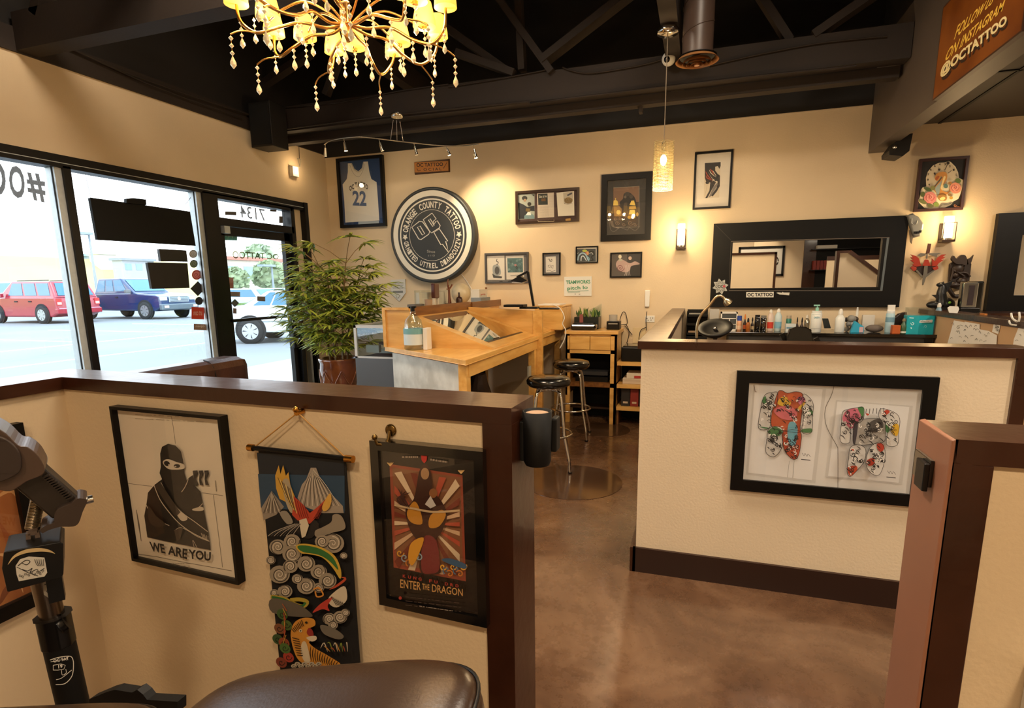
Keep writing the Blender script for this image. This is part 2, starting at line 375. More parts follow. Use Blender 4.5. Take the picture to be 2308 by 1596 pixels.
mb = MB(); mb.box((-4.53, 4.55, 1.15), (-4.505, 5.53, 1.18), FRAMEB); mb.box((-4.56, 4.56, 1.155), (-4.51, 4.59, 1.175), FRAMEB); mb.box((-4.56, 5.49, 1.155), (-4.51, 5.52, 1.175), FRAMEB); mb.build('push_bar', dr)
MB().box((-4.55, 5.44, .78), (-4.50, 5.53, 1.0), BLK).build('door_handle', dr, bev=.015)
mb = MB(); mb.box((-4.55, 4.55, 2.03), (-4.49, 4.62, 2.10), ALU); mb.build('door_closer', dr)
# ---- half walls (pony walls) with brown caps
def band(mb, poly, z0, z1, m): mb.prism([(x, y, z0) for x, y in poly], (0, 0, z1-z0), m)
# right-hand half wall: front run, left return and its caps
mb = MB(); mb.box((-.262, 2.80, 0), (1.245, 2.92, 1.18), WALL2); mb.box((-.262, 2.92, 0), (-.165, 6.29, 1.18), WALL2)
struct('wall_booth', mb)
mb = MB(); mb.box((-.28, 2.785, 1.176), (1.285, 2.935, HP), BROWN); mb.box((-.28, 2.935, 1.176), (-.147, YB-.002, HP), BROWN)
mb.box((1.235, 2.785, 0), (1.285, 2.935, 1.176), BROWN)
struct('trim_booth_cap', mb, bev=.002)
BASEB = mat('baseboard_brown', (40, 20, 13), .4)
mb = MB(); mb.box((-.276, 2.784, 0), (1.235, 2.80, .135), BASEB); mb.box((-.29, 2.784, 0), (-.262, 6.28, .135), BROWN); mb.box((-.285, 3.2, .135), (-.262, 3.24, 1.13), BROWN); struct('baseboard_booth', mb)
# far right return, back to the wall
mb = MB(); mb.box((1.985, 3.4, 0), (2.10, 6.29, 1.18), mat('wall_tan', (198, 162, 122), .7, noise=.04, nscale=3)); struct('wall_side', mb)
mb = MB(); mb.box((1.97, 3.385, 1.172), (2.125, YB-.002, HP), BROWN); mb.box((1.97, 3.37, 0), (2.125, 3.42, 1.18), BROWN); struct('trim_side_cap', mb, bev=.002)
# foreground half wall
GA = V((-.405, 1.205, 0)); GB = V((-2.0, 1.272, 0)); gd = (GB-GA).normalized(); gn = V((gd.y, -gd.x, 0)); gn = gn if gn.y < 0 else -gn
PG = Plane(GA - gn*.008, gn)
def gq(s, t): p = GA + gd*s - gn*t; return (p.x, p.y)
L_ = (GB-GA).length
mb = MB(); band(mb, [gq(.055, .01), gq(L_+.05, .01), gq(L_+.05, .15), gq(.055, .15)], 0, 1.18, WALL)
band(mb, [(-2.018, 1.3), (-2.018, -1.4), (-2.16, -1.4), (-2.16, 1.3)], 0, 1.18, WALL); struct('wall_station', mb)
mb = MB(); band(mb, [gq(0, 0), gq(L_, 0), (-2.0, -1.4), (-2.18, -1.4), (-2.18, 1.42), gq(0, .162)], 1.174, HP, BROWN)
band(mb, [gq(0, 0), gq(.075, 0), gq(.075, .012), gq(0, .012)], 0, 1.174, BROWN); band(mb, [gq(0, .012), gq(.056, .012), gq(.056, .162), gq(0, .162)], 0, 1.174, BROWN)
struct('trim_station_cap', mb, bev=.003)
# gate-side half wall at the right edge
mb = MB(); mb.box((.505, 1.172, 0), (.9, 1.31, 1.18), WALL); struct('wall_gate', mb)
PINK = mat('post_end_brown', (150, 102, 78), .45, noise=.15, nscale=2)
mb = MB(); mb.box((.445, 1.161, 1.172), (.95, 1.322, HP), BROWN); mb.box((.445, 1.161, 0), (.505, 1.322, 1.172), BROWN); mb.box((.437, 1.161, 0), (.445, 1.322, HP), PINK); struct('trim_gate_cap', mb, bev=.002)
mb = MB(); mb.box((.60, 1.02, 0), (.66, 1.165, .8), WHT); struct('trim_side_panel', mb)
# rear partitions and dark shelving that the mirror sees
mb = MB(); mb.box((1.15, -2.2, 0), (3.0, -2.1, 2.6), WALL2); struct('wall_partition', mb)
# the added can lights with their housings
for x, y, s in FILL_CANS:
    z = 2.86 if x > 1.43 else (3.3 if y < 1 else 4.55)
    t = thing('added_can_light', 'white round ceiling can light above the unseen half of the shop', 'ceiling light', (x, y, z-.12), 'ceiling lights behind the photographer')
    MB().lathe((x, y, z-.12), [(.10, 0), (.11, .02), (.10, .12)], WHT, 20).build('housing', t)
    MB().lathe((x, y, z-.125), [(.085, 0), (.085, .004)], mat('fill_can_lens', 'fff0d0', .5, emit='ffdda8', es=4), 20).build('lens', t)
    light('fill_can_lamp', 'AREA', (x, y, z-.14), 52*s*(1 if z < 4 else 1.6), .3 if z < 4 else .9, (1, .84, .65) if y > 1 else (1, .76, .50), (x, y, 0))
# ================================================================ things on the walls
UB = (V((0, YB, 0)), V((1, 0, 0)), V((0, -1, 0)), PB)
UG = (V(GA - gn*.008), -gd, gn, PG)
PLR = Plane((-2.018, 0, 0), (1, 0, 0)); UR = (V((-2.018, 0, 0)), V((0, 1, 0)), V((1, 0, 0)), PLR)
PYB = Plane((0, 2.80, 0), (0, -1, 0)); UY = (V((0, 2.80, 0)), V((1, 0, 0)), V((0, -1, 0)), PYB)
UL = (V((XL, 0, 0)), V((0, 1, 0)), V((1, 0, 0)), PL)
def rect(W, pts, off=0):
    hs = [W[3].hit(x, y, off) for x, y in pts]; us = [(h-W[0]).dot(W[1]) for h in hs]; zs = [h.z for h in hs]
    return ((us[0]+us[3])/2, (zs[2]+zs[3])/2, (us[1]+us[2])/2, (zs[0]+zs[1])/2)
def pt(W, a, z, o): return W[0] + W[1]*a + V((0, 0, z)) + W[2]*o
def slab(mb, W, r, o0, o1, m):
    a0, z0, a1, z1 = r; return mb.prism([pt(W, a0, z0, o0), pt(W, a1, z0, o0), pt(W, a1, z1, o0), pt(W, a0, z1, o0)], W[2]*(o1-o0), m)
def picture(name, label, cat, W, pts, fw, dep, fm, inner, gl=True, mats=None, part='frame', bev=.0015):
    """pts: the frame's outer front corners tl,tr,br,bl as seen in the photo"""
    a0, z0, a1, z1 = rect(W, pts, dep)
    t = thing(name, label, cat, pt(W, (a0+a1)/2, z0, 0))
    mb = MB()
    for q in ((a0, z0, a1, z0+fw), (a0, z1-fw, a1, z1)): slab(mb, W, q, 0, dep, fm)
    for q in ((a0, z0+fw, a0+fw, z1-fw), (a1-fw, z0+fw, a1, z1-fw)): slab(mb, W, q, 0, dep, fm)
    mb.build(part, t, bev=0)
    slab(MB(), W, (a0+fw*.9, z0+fw*.9, a1-fw*.9, z1-fw*.9), 0, dep*.35, inner).build('backing', t)
    if gl: slab(MB(), W, (a0+fw*.9, z0+fw*.9, a1-fw*.9, z1-fw*.9), dep*.78, dep*.8, CGLASS if gl is True else gl).build('glazing', t)
    return t, dep*.36, (a0, z0, a1, z1)
CLR = glass('picture_glass', (1, 1, 1), .035)
# ---- framed jersey
t, o, r = picture('framed_jersey', 'black framed white sleeveless sports jersey number 22 on blue, in the corner', 'framed jersey', UB, [(755, 358), (858, 348), (871, 508), (768, 515)], .035, .05, FRB, mat('jersey_blue', '1c3f70', .6), CLR)
a = Art(PB, o, (740, 320, 4.433))
a.poly([(195, 215), (235, 212), (262, 270), (300, 295), (335, 262), (348, 198), (395, 195), (410, 300), (430, 370), (482, 402), (495, 570), (510, 785), (170, 805), (160, 600), (143, 425), (185, 370), (195, 300)], 'dedcd4')
a.line([(232, 215), (260, 275), (300, 300), (338, 270), (352, 200)], 9, 'b9b6ae', True); a.line([(215, 230), (248, 310), (300, 350), (340, 300), (362, 220)], 3, '8a8a92', True)
a.text('22', (240, 485), (378, 490), (243, 635), '3b5b8c', .03)
for i, (x, y) in enumerate([(208, 440), (232, 425), (262, 405), (290, 398), (318, 398), (345, 405), (370, 420)]): a.text('OCTATTO'[i], (x, y), (x+24, y+(i-3)*2), (x+3, y+50), '26282e', .03)
a.poly([(300, 795), (505, 790), (505, 812), (300, 832)], 'a9b7c2'); a.build('jersey', t)
# ---- wooden plaque
r = rect(UB, [(932, 364), (1010, 360), (1011, 386), (934, 391)], .03); t = thing('wooden_plaque', 'small orange wooden plaque with dark lettering high above the round sign', 'sign', pt(UB, (r[0]+r[2])/2, r[1], 0))
slab(MB(), UB, r, 0, .028, mat('plaque_edge', '4a2c12', .5)).build('board', t, bev=.012)
a = Art(PB, .0285, (740, 320, 4.433)); a.poly([(858, 205), (1198, 190), (1200, 288), (864, 305)], 'b8762e')
a.text('OC TATTOO', (880, 212), (1145, 203), (882, 250), '2a1608', .03); a.text('O C I A L', (950, 262), (1130, 255), (952, 290), '2a1608', .02)
a.line([(1150, 265), (1185, 205)], 5, '2a1608'); a.line([(885, 265), (900, 290), (925, 280)], 5, '2a1608', True); a.build('lettering', t)
# ---- round light box sign
r = rect(UB, [(882, 423), (1071, 421), (1071, 634), (880, 636)], .11)
cx0 = PY(YB-.11).hit(975, 528); rad = .5*abs(PY(YB-.11).hit(1071, 530).x - PY(YB-.11).hit(880, 530).x); DC = V((PY(YB-.11).hit(975.6, 528).x, YB, (PY(YB-.11).hit(975, 421).z + PY(YB-.11).hit(975, 637).z)/2)); RZ = (PY(YB-.11).hit(975, 421).z - PY(YB-.11).hit(975, 637).z)/2; rad = (rad+RZ)/2
DC.x = (PY(YB-.11).hit(1071, 530).x + PY(YB-.11).hit(880, 530).x)/2
t = thing('round_wall_sign', 'large round black and white OC tattoo shop sign on the back wall', 'sign', DC-V((0, 0, rad)))
SG = mat('sign_charcoal', '35383a', .5, noise=.12, nscale=4); SW = mat('sign_cream', 'e2dccd', .5)
MB().lathe(DC, [(rad, .0), (rad, .105), (rad*.985, .115), (rad*.93, .115), (rad*.93, .108)], SG, 72, (0, -1, 0)).build('rim', t)
mb = MB(); nrm = V((0, -1, 0)); A_, B_ = V((1, 0, 0)), V((0, 0, 1))
def ringf(r0, r1, d, m):
    n = 72; q0 = mb.ring(DC+nrm*d, A_, B_, rad*r0, n); q1 = mb.ring(DC+nrm*d, A_, B_, rad*max(r1, .001), n)
    mb.add(q0+q1, [(i, (i+1) % n, n+(i+1) % n, n+i) for i in range(n)], m)
ringf(.935, .815, .112, SW); ringf(.815, 0, .111, SG); ringf(.765, .735, .1125, SW); ringf(.535, .527, .1125, SW); mb.build('face', t, recalc=False)
mb = MB()
def arc_text(s, rr, a0, a1, h, w, inward=False):
    for i, ch in enumerate(s):
        if ch == ' ': continue
        an = math.radians(a0+(a1-a0)*i/(len(s)-1)); rd = V((math.cos(an), 0, math.sin(an))); tg = V((math.sin(an), 0, -math.cos(an)))
        if inward: rd2, tg2 = -rd, -tg
        else: rd2, tg2 = rd, tg
        vs, fs = textmesh(ch, .03); c = DC+rd*(rad*rr)+nrm*.1135
        mb.add([c+tg2*((u-.5)*w*rad)+rd2*((v-.5)*h*rad) for u, v in vs], fs, SW)
arc_text('ORANGE COUNTY TATTOO', .635, 168, 14, .135, .078); arc_text('GRNITED UTTREL DIANDCUZZV', .635, 192, 350, .115, .06, True)
for an in (181, 0): 
    c = DC+V((math.cos(math.radians(an)), 0, math.sin(math.radians(an))))*(rad*.64)+nrm*.1135
    mb.add([c+V((math.cos(k*.628+.3), 0, math.sin(k*.628+.3)))*rad*(.07 if k % 2 else .035) for k in range(10)], [tuple(range(10))], SW)
mb.build('ring_lettering', t, recalc=False)
a = Art(PY(YB), .1135, (870, 410, 6.65))
for p in ([(388, 680), (500, 592), (548, 598), (655, 745), (640, 785), (525, 865), (490, 855)], [(470, 680), (512, 662), (580, 778), (545, 798)], [(558, 565), (690, 468), (752, 555), (706, 592), (722, 640), (740, 600), (768, 582), (812, 655), (800, 690), (682, 765), (648, 730)], [(636, 572), (662, 552), (722, 655), (700, 668)],
          [(718, 758), (800, 705), (925, 888), (893, 892), (912, 950), (935, 1055), (848, 935), (822, 942)]): a.line(p, 13, SW, closed=True)
a.text('Since', (615, 1020), (735, 1028), (615, 1058), 'b8b4a8'); a.text('1115', (632, 1092), (730, 1090), (632, 1118), 'b8b4a8'); a.build('logo', t)
mb = MB(); q = [PB.hit(x, y, .01) for x, y in ((1040, 618), (1052, 634), (1062, 650), (1062, 672))]; mb.tube(q, .004, WHT, 6).build('power_cord', t)
# ---- framed triptych of clippings
t, o, r = picture('framed_clippings', 'wide dark wooden frame holding three clippings side by side', 'picture', UB, [(1160, 432), (1304, 421), (1306, 498), (1163, 507)], .028, .03, mat('frame_walnut', '3a2618', .3, noise=.2, coat=.4), mat('mat_maroon', '48302a', .6), CLR)
a = Art(PB, o, (1150, 415, 13.576))
a.poly([(205, 325), (745, 290), (748, 1060), (235, 1085)], '9fa59a'); a.poly([(240, 560), (400, 620), (520, 700), (740, 655), (745, 830), (600, 820), (430, 980), (440, 1060), (270, 1065)], '1c2127'); a.ell(440, 430, 85, 70, '242420'); a.ell(450, 495, 45, 45, 'a08468'); a.ell(585, 610, 60, 60, '27231c'); a.poly([(480, 740), (620, 750), (600, 850), (470, 830)], '6e5a2c'); a.poly([(430, 970), (560, 860), (720, 950), (745, 1055), (430, 1060)], '6d8a90'); a.poly([(480, 950), (540, 850), (620, 860), (640, 950)], 'd8dcd8'); a.poly([(640, 320), (740, 310), (735, 380)], '27332e')
a.poly([(820, 285), (1335, 255), (1345, 1010), (840, 1040)], 'cfc2b0'); a.poly([(850, 300), (1140, 290), (1150, 630), (858, 640)], '2c302a'); a.text('Skin & Ink', (880, 350), (1120, 330), (885, 425), 'c9c4b2', .02); a.poly([(950, 440), (1080, 430), (1085, 520), (955, 525)], '6b4a25'); a.scrib(860, 690, 1180, 1000, 9, '8d8172', 6, 3, -.03); a.scrib(1190, 330, 1320, 980, 8, 'b89a88', 4, 4)
a.line([(850, 1100), (855, 1150), (1340, 1140), (1335, 1090)], 14, 'c0b090')
a.poly([(1415, 265), (1950, 210), (1965, 960), (1460, 985)], 'd6ceba'); a.poly([(1620, 260), (1930, 230), (1925, 470), (1860, 600), (1760, 640), (1640, 600)], 'b7ad98'); a.ell(1780, 500, 130, 95, '8c7448')
for i in range(7): a.line([(1650+i*36, 430+(i % 2)*40), (1690+i*30, 520), (1660+i*38, 600)], 8, '4a3a22', True)
a.poly([(1730, 330), (1880, 250), (1900, 300), (1760, 370)], '4a4a4e'); a.poly([(1690, 1060), (1850, 1045), (1850, 1115), (1695, 1125)], 'a8803c'); a.build('artwork', t)
# ---- double frame with grey mat
t, o, r = picture('framed_prints', 'grey double frame with two prints behind the desk lamp', 'picture', UB, [(1091, 570), (1189, 569), (1192, 637), (1094, 640)], .02, .03, mat('frame_grey', '4a4746', .4), mat('mat_grey', '6c6a69', .6), CLR)
a = Art(PB, o, (1080, 370, 4.836))
a.poly([(85, 1005), (275, 998), (278, 1262), (92, 1262)], 'd8d2c6'); a.line([(195, 1035), (190, 1060), (208, 1068), (200, 1095), (188, 1088)], 7, '2e2e2e', True); a.poly([(150, 1110), (215, 1105), (235, 1200), (160, 1215)], '9aa0a0', True); a.ell(195, 1160, 26, 44, '4a4e50'); a.poly([(140, 1190), (175, 1215), (250, 1225), (245, 1245), (155, 1240)], '3f4446')
a.poly([(290, 1000), (485, 996), (490, 1255), (298, 1258)], 'd4cec2'); a.poly([(305, 1025), (475, 1022), (478, 1180), (312, 1182)], '4f6f70')
rn = random.Random(3)
for i in range(26): a.spiral(rn.uniform(320, 465), rn.uniform(1035, 1170), rn.uniform(8, 16), rn.choice(['a8c2bd', '233338', '80a29e']), 3, 1.3, a0=rn.uniform(0, 6))
a.ell(395, 1100, 14, 12, 'b08080'); a.line([(340, 1215), (480, 1205)], 6, '8a8a84'); a.ell(238, 1282, 22, 11, '1d1b1a'); a.ell(332, 1280, 22, 11, '1d1b1a'); a.build('artwork', t)
# ---- small portrait frame
t, o, r = picture('framed_sketch', 'small black frame with a grey mat and little ink sketch', 'picture', UB, [(1222, 570), (1261, 569), (1264, 620), (1223, 621)], .012, .03, FRB, mat('mat_grey', '6c6a69', .6), CLR)
a = Art(PB, o, (1080, 370, 4.836)); a.poly([(724, 1010), (835, 1004), (838, 1178), (726, 1182)], 'd9d3c6'); a.line([(748, 1040), (765, 1032), (770, 1060), (790, 1035), (792, 1058), (775, 1062)], 5, '2c2a28', True)
a.line([(750, 1105), (778, 1100), (772, 1128), (752, 1120)], 4, '2c2a28', closed=True); a.line([(785, 1108), (808, 1104), (803, 1138), (786, 1128)], 4, '2c2a28', closed=True); a.line([(740, 1165), (760, 1155), (790, 1168), (830, 1160)], 4, '4a4846', True); a.build('artwork', t)
# ---- small colourful frame
t, o, r = picture('framed_painting', 'small black framed bright painting of coiled shapes above the green lettered sign', 'picture', UB, [(1297, 556), (1346, 554), (1349, 592), (1298, 594)], .012, .03, FRB, mat('mat_white', 'd0cabc', .6), CLR)
a = Art(PB, o, (1080, 370, 4.836)); a.poly([(1062, 925), (1270, 922), (1272, 1062), (1066, 1068)], '3d4548')
for p, w, c in ([((1075, 1050), (1085, 1000), (1120, 970), (1160, 985), (1190, 1050)), 14, 'a9c6d6'], [((1110, 1055), (1115, 1010), (1140, 1005), (1170, 1055)), 9, 'dbe6ea'], [((1200, 960), (1235, 950), (1255, 985), (1225, 1010), (1240, 1045), (1210, 1055)), 14, '14181a'], [((1200, 975), (1225, 965), (1240, 985)), 5, 'd8d8d4'], [((1170, 1000), (1200, 1030), (1190, 1060)), 9, '7fb0c4'], [((1150, 930), (1160, 960), (1190, 990)), 12, 'c0504a']): a.line(p, w, c, True)
a.ell(1150, 945, 26, 14, 'b9c44a'); a.ell(1182, 970, 14, 22, 'd8a06a'); a.line([(1068, 975), (1085, 965)], 5, 'd8d8d4'); a.build('artwork', t)
# ---- boat picture
t, o, r = picture('framed_artwork', 'large thick black frame with a dark mat, two heads over glowing yellow lanterns', 'picture', UB, [(1354, 393), (1470, 387), (1467, 540), (1355, 544)], .062, .045, FRB, mat('mat_charcoal', '3a3733', .6), CLR)
a = Art(PB, o, (1340, 380, 9.386)); a.poly([(400, 410), (945, 372), (940, 1235), (400, 1240)], '7b5c46'); a.poly([(400, 800), (940, 700), (940, 1235), (400, 1240)], '3d342d'); a.line([(400, 410), (945, 372), (940, 1235), (440, 1240)], 12, '9a9080')
a.poly([(530, 720), (600, 640), (620, 540), (700, 495), (800, 550), (870, 660), (885, 850), (720, 900), (700, 1200), (600, 1200), (570, 850)], '231f1d', True); a.ell(690, 540, 55, 45, '3a3430'); a.ell(650, 600, 26, 30, '64584d'); a.ell(775, 590, 40, 45, '453c36')
for i in range(6): a.line([(640+i*10, 720), (600+i*16, 850), (590+i*20, 980)], 5, '6a5b4c', True)
Y_ = 'e2c35c'
a.poly([(395, 780), (405, 680), (445, 660), (490, 690), (505, 780)], Y_); a.ell(445, 640, 10, 18, Y_); a.ell(510, 925, 50, 52, Y_); a.poly([(400, 800), (520, 790), (575, 850), (580, 1000), (420, 1010)], 'a07c48'); a.ell(508, 925, 46, 50, 'ecd478')
a.poly([(740, 770), (780, 680), (835, 675), (865, 780)], Y_); a.poly([(735, 800), (870, 790), (880, 850), (730, 860)], 'c8a24c'); a.poly([(725, 970), (745, 875), (850, 870), (862, 960)], 'ecd478'); a.ell(905, 970, 24, 45, 'd0aa58'); a.ell(740, 1030, 44, 34, 'c9a33c'); a.ell(830, 1020, 34, 36, 'd9b44e')
for x, y, q in ((450, 1060, 34), (540, 1060, 34), (760, 1150, 60), (480, 1150, 50), (620, 1180, 40), (860, 1180, 40)): a.spiral(x, y, q, 'a08468', 6, 1.5)
for k in range(5): a.line([(330+k*12, 1110), (380+k*10, 1230), (520, 1250+k*5)], 5, '8c8074', True)
a.line([(320, 1130), (340, 1290), (420, 1330), (540, 1250), (690, 1300), (740, 1250), (860, 1310), (960, 1220)], 8, '77706a', True); a.build('artwork', t)
# ---- photo of two figures
t, o, r = picture('framed_photograph', 'black framed dark photograph of two pale figures above the wall phone', 'picture', UB, [(1375, 569), (1446, 568), (1447, 625), (1375, 626)], .014, .03, FRB, mat('mat_dark', '2f2b2a', .6), CLR)
a = Art(PB, o, (1080, 370, 4.836)); a.poly([(1438, 975), (1610, 970), (1620, 1225), (1440, 1225)], '544c46'); a.poly([(1610, 970), (1760, 968), (1762, 1225), (1620, 1225)], '2a2a2e'); a.ell(1535, 1008, 18, 22, 'e6dcc0'); a.poly([(1640, 1130), (1700, 1090), (1760, 1100), (1762, 1225), (1650, 1225)], '141416')
a.poly([(1510, 1050), (1560, 1040), (1640, 1080), (1700, 1060), (1750, 1090), (1660, 1110), (1640, 1160), (1590, 1180), (1520, 1150), (1490, 1100)], 'b79a90', True); a.ell(1645, 1025, 18, 20, 'c9ab98'); a.ell(1540, 1045, 22, 14, 'b6b09c'); a.spiral(1540, 1130, 42, '7d4c50', 7, 2)
for k in range(4): a.line([(1590+k*18, 1100), (1600+k*12, 1160), (1585+k*20, 1215)], 4, 'cfc2ba', True)
a.build('artwork', t)
# ---- green lettered sign
r = rect(UB, [(1271, 625), (1333, 622), (1334, 667), (1272, 667)], .012); t = thing('lettered_sign', 'white sign with green lettering hung above the low cabinet', 'sign', pt(UB, (r[0]+r[2])/2, r[1], 0))
slab(MB(), UB, r, 0, .012, mat('sign_white', 'dcdad0', .5)).build('board', t)
a = Art(PB, .0125, (1080, 370, 4.836)); GR = '2f8a62'; a.text('TEAMWORKS', (945, 1268), (1208, 1262), (948, 1308), GR, .03); a.text('pitch lo', (960, 1335), (1182, 1322), (962, 1385), GR, .02); a.line([(965, 1388), (1090, 1383), (1192, 1378)], 5, '4c8a76'); a.line([(965, 1400), (1100, 1393)], 4, '4c8a76'); a.ell(1047, 1416, 5, 6, '808080'); a.line([(1085, 1418), (1102, 1417)], 5, '404040'); a.build('lettering', t)
# ---- tall white art
t, o, r = picture('framed_drawing', 'thin black framed drawing with a wide white mat and red and black swirls', 'picture', UB, [(1565, 343), (1652, 337), (1647, 468), (1562, 473)], .02, .028, FRB, mat('mat_ivory', 'd6cdbd', .6), CLR)
a = Art(PB, o, (1550, 330, 10.64)); a.line([(205, 190), (1040, 135), (985, 1445), (165, 1475)], 8, 'e8dcc4', closed=True); a.poly([(410, 400), (790, 375), (755, 1225), (385, 1240)], 'ccbfa8')
K = '2a2624'; a.poly([(412, 400), (790, 375), (790, 470), (760, 540), (720, 470), (660, 490), (660, 580), (720, 660), (775, 700), (770, 950), (700, 1080), (600, 1200), (560, 1180), (690, 1000), (720, 850), (680, 800), (600, 780), (480, 600), (412, 520)], K, False)
a.poly([(540, 880), (620, 820), (680, 860), (600, 1000), (520, 1150), (470, 1240), (420, 1240), (520, 1060)], K); a.poly([(620, 970), (700, 880), (720, 920), (640, 1060), (560, 1190), (500, 1235), (540, 1140)], '77706a')
a.poly([(412, 500), (480, 600), (600, 800), (580, 880), (440, 840), (412, 760)], '332420'); a.ell(470, 870, 42, 34, K); a.ell(675, 795, 40, 36, K)
for p in ([(430, 600), (480, 700), (590, 820)], [(440, 700), (470, 760), (560, 800)], [(530, 540), (590, 600), (620, 680)]): a.line(p, 26, 'a8452a', True, taper=True)
for p in ([(520, 560), (560, 640), (680, 740)], [(600, 580), (640, 640), (690, 720)]): a.line(p, 18, 'd8cdb8', True, taper=True)
a.line([(470, 920), (440, 1060), (410, 1180)], 4, '8a8070', True); a.build('artwork', t)
# ---- clock and swan painting
t, o, r = picture('canvas_painting', 'dark framed painting of a swan, clock face and pink roses above the right sconce', 'picture', UB, [(2073, 358), (2185, 351), (2172, 472), (2061, 478)], .022, .035, mat('frame_mahogany', '3a1c14', .35), mat('canvas_black', '191412', .6), None)
a = Art(PB, o+.001, (2050, 345, 11.4)); a.line([(320, 215), (1475, 130), (1355, 1440), (200, 1480)], 9, '7b5548', closed=True)
a.poly([(430, 860), (420, 640), (470, 480), (600, 320), (760, 250), (920, 240), (1000, 205), (1060, 230), (1180, 350), (1250, 500), (1270, 640), (1380, 690), (1400, 780), (1330, 980), (1290, 1100), (1250, 1180), (1000, 1310), (880, 1310), (740, 1420), (520, 1430), (380, 1410), (260, 1290), (210, 1220), (260, 1140), (290, 950), (340, 880)], 'dbd0b4')
a.poly([(430, 860), (420, 640), (470, 480), (600, 320), (760, 260), (920, 250), (1100, 300), (1200, 430), (1250, 600), (1100, 700), (700, 800), (560, 880)], 'cdbfa4')
for i, ch in enumerate('9 8 7 6 5 4 3 2 1 12'.split()):
    an = math.radians(205-i*21); x, y = 840+370*math.cos(an), 660-375*math.sin(an); a.text(ch, (x-22, y-26), (x+22, y-30), (x-22, y+26), '33291f', .02)
a.ell(990, 255, 42, 40, '3a2f28'); a.line([(975, 290), (940, 370), (900, 440)], 16, '3a2f28'); a.line([(1080, 445), (985, 520)], 12, '3a2f28'); a.poly([(735, 410), (790, 400), (780, 440), (755, 460)], '3a2f28', True); a.poly([(620, 510), (665, 505), (660, 575), (635, 545)], '3a2f28', True)
a.poly([(650, 640), (700, 530), (830, 480), (940, 500), (970, 600), (940, 720), (850, 850), (840, 950), (930, 1000), (1010, 980), (1060, 880), (1100, 900), (1020, 1000), (960, 1060), (780, 1080), (650, 990), (640, 900), (830, 640), (790, 600), (760, 690), (690, 715)], 'c68a42', True, 3)
a.poly([(660, 900), (800, 740), (835, 690), (790, 900), (760, 1050), (700, 1040)], '8fa0a0', True, 3); a.poly([(880, 600), (930, 620), (860, 800), (850, 960), (800, 900), (830, 780)], 'e6cf94', True, 3); a.line([(840, 620), (640, 880)], 16, '3f3a36'); a.poly([(770, 600), (700, 700), (660, 660), (720, 590)], 'a8582a', True, 3)
for x, y, q, c in ((530, 1150, 165, 'cf7f7a'), (1180, 900, 150, 'dd8f72')):
    a.ell(x, y, q, q*.95, c, .3, 14)
    for k in range(5): a.spiral(x+((k*37) % 60)-30, y+((k*53) % 50)-25, q*(.85-.15*k), ['a3403f', 'eab0a4'][k % 2], 12, 1.1, a0=k*1.4)
for x, y, rx, ry, c in ((470, 930, 110, 45, '46582e'), (340, 1060, 60, 70, '58602f'), (690, 1320, 70, 60, '6d7f34'), (340, 1250, 110, 50, '6e7440'), (1250, 710, 75, 60, '5f7338'), (540, 1350, 80, 50, '55562e'), (930, 850, 60, 55, '5b7c76'), (600, 900, 60, 60, '7f7c46')): a.ell(x, y, rx, ry, c, .4)
a.poly([(720, 1110), (860, 1060), (960, 1120), (930, 1220), (780, 1220)], 'a07432', True); a.poly([(770, 1180), (860, 1120), (920, 1160), (850, 1220)], 'e8cf86', True); a.ell(1040, 770, 48, 40, 'a8783a'); a.ell(1070, 1150, 46, 42, 'b48c36'); a.ell(1030, 1070, 50, 34, '8a6a34')
a.poly([(760, 1410), (860, 1320), (1000, 1320), (1130, 1260), (1050, 1340), (900, 1410)], '6f6a60'); a.spiral(1170, 1345, 40, 'c07a4a', 10, 1.3); a.line([(1225, 1375), (1300, 1380)], 9, 'c07a4a'); a.build('artwork', t)
# ---- pony wall picture with two body suit drawings
t, o, r = picture('framed_tattoo_designs', 'wide black frame with two coloured tattoo suit drawings on the half wall', 'picture', UY, [(1665, 830), (2115, 858), (2085, 1150), (1643, 1100)], .055, .022, FRB, mat('mat_paper', 'd9d7d4', .6), CLR)
a = Art(PYB, o, (1620, 820, 4.5255)); KK = '26221f'
a.poly([(355, 205), (1095, 255), (985, 1222), (275, 1130)], 'c9c7c4'); a.poly([(372, 212), (1060, 262), (950, 1190), (300, 1110)], 'e1e0df'); a.poly([(1195, 370), (1980, 430), (1870, 1235), (1085, 1155)], 'c9c7c4'); a.poly([(1210, 385), (1945, 440), (1835, 1215), (1115, 1145)], 'e1e0df')
a.line([(1180, 210), (1150, 320), (1085, 470), (1100, 640), (1200, 830), (1215, 900), (1215, 1295)], 5, '4a4846', True); a.line([(358, 215), (372, 285), (385, 285)], 5, '5a3a30'); a.line([(720, 990), (700, 1160)], 3, '8a8886'); a.line([(770, 990), (755, 1165)], 3, '8a8886')
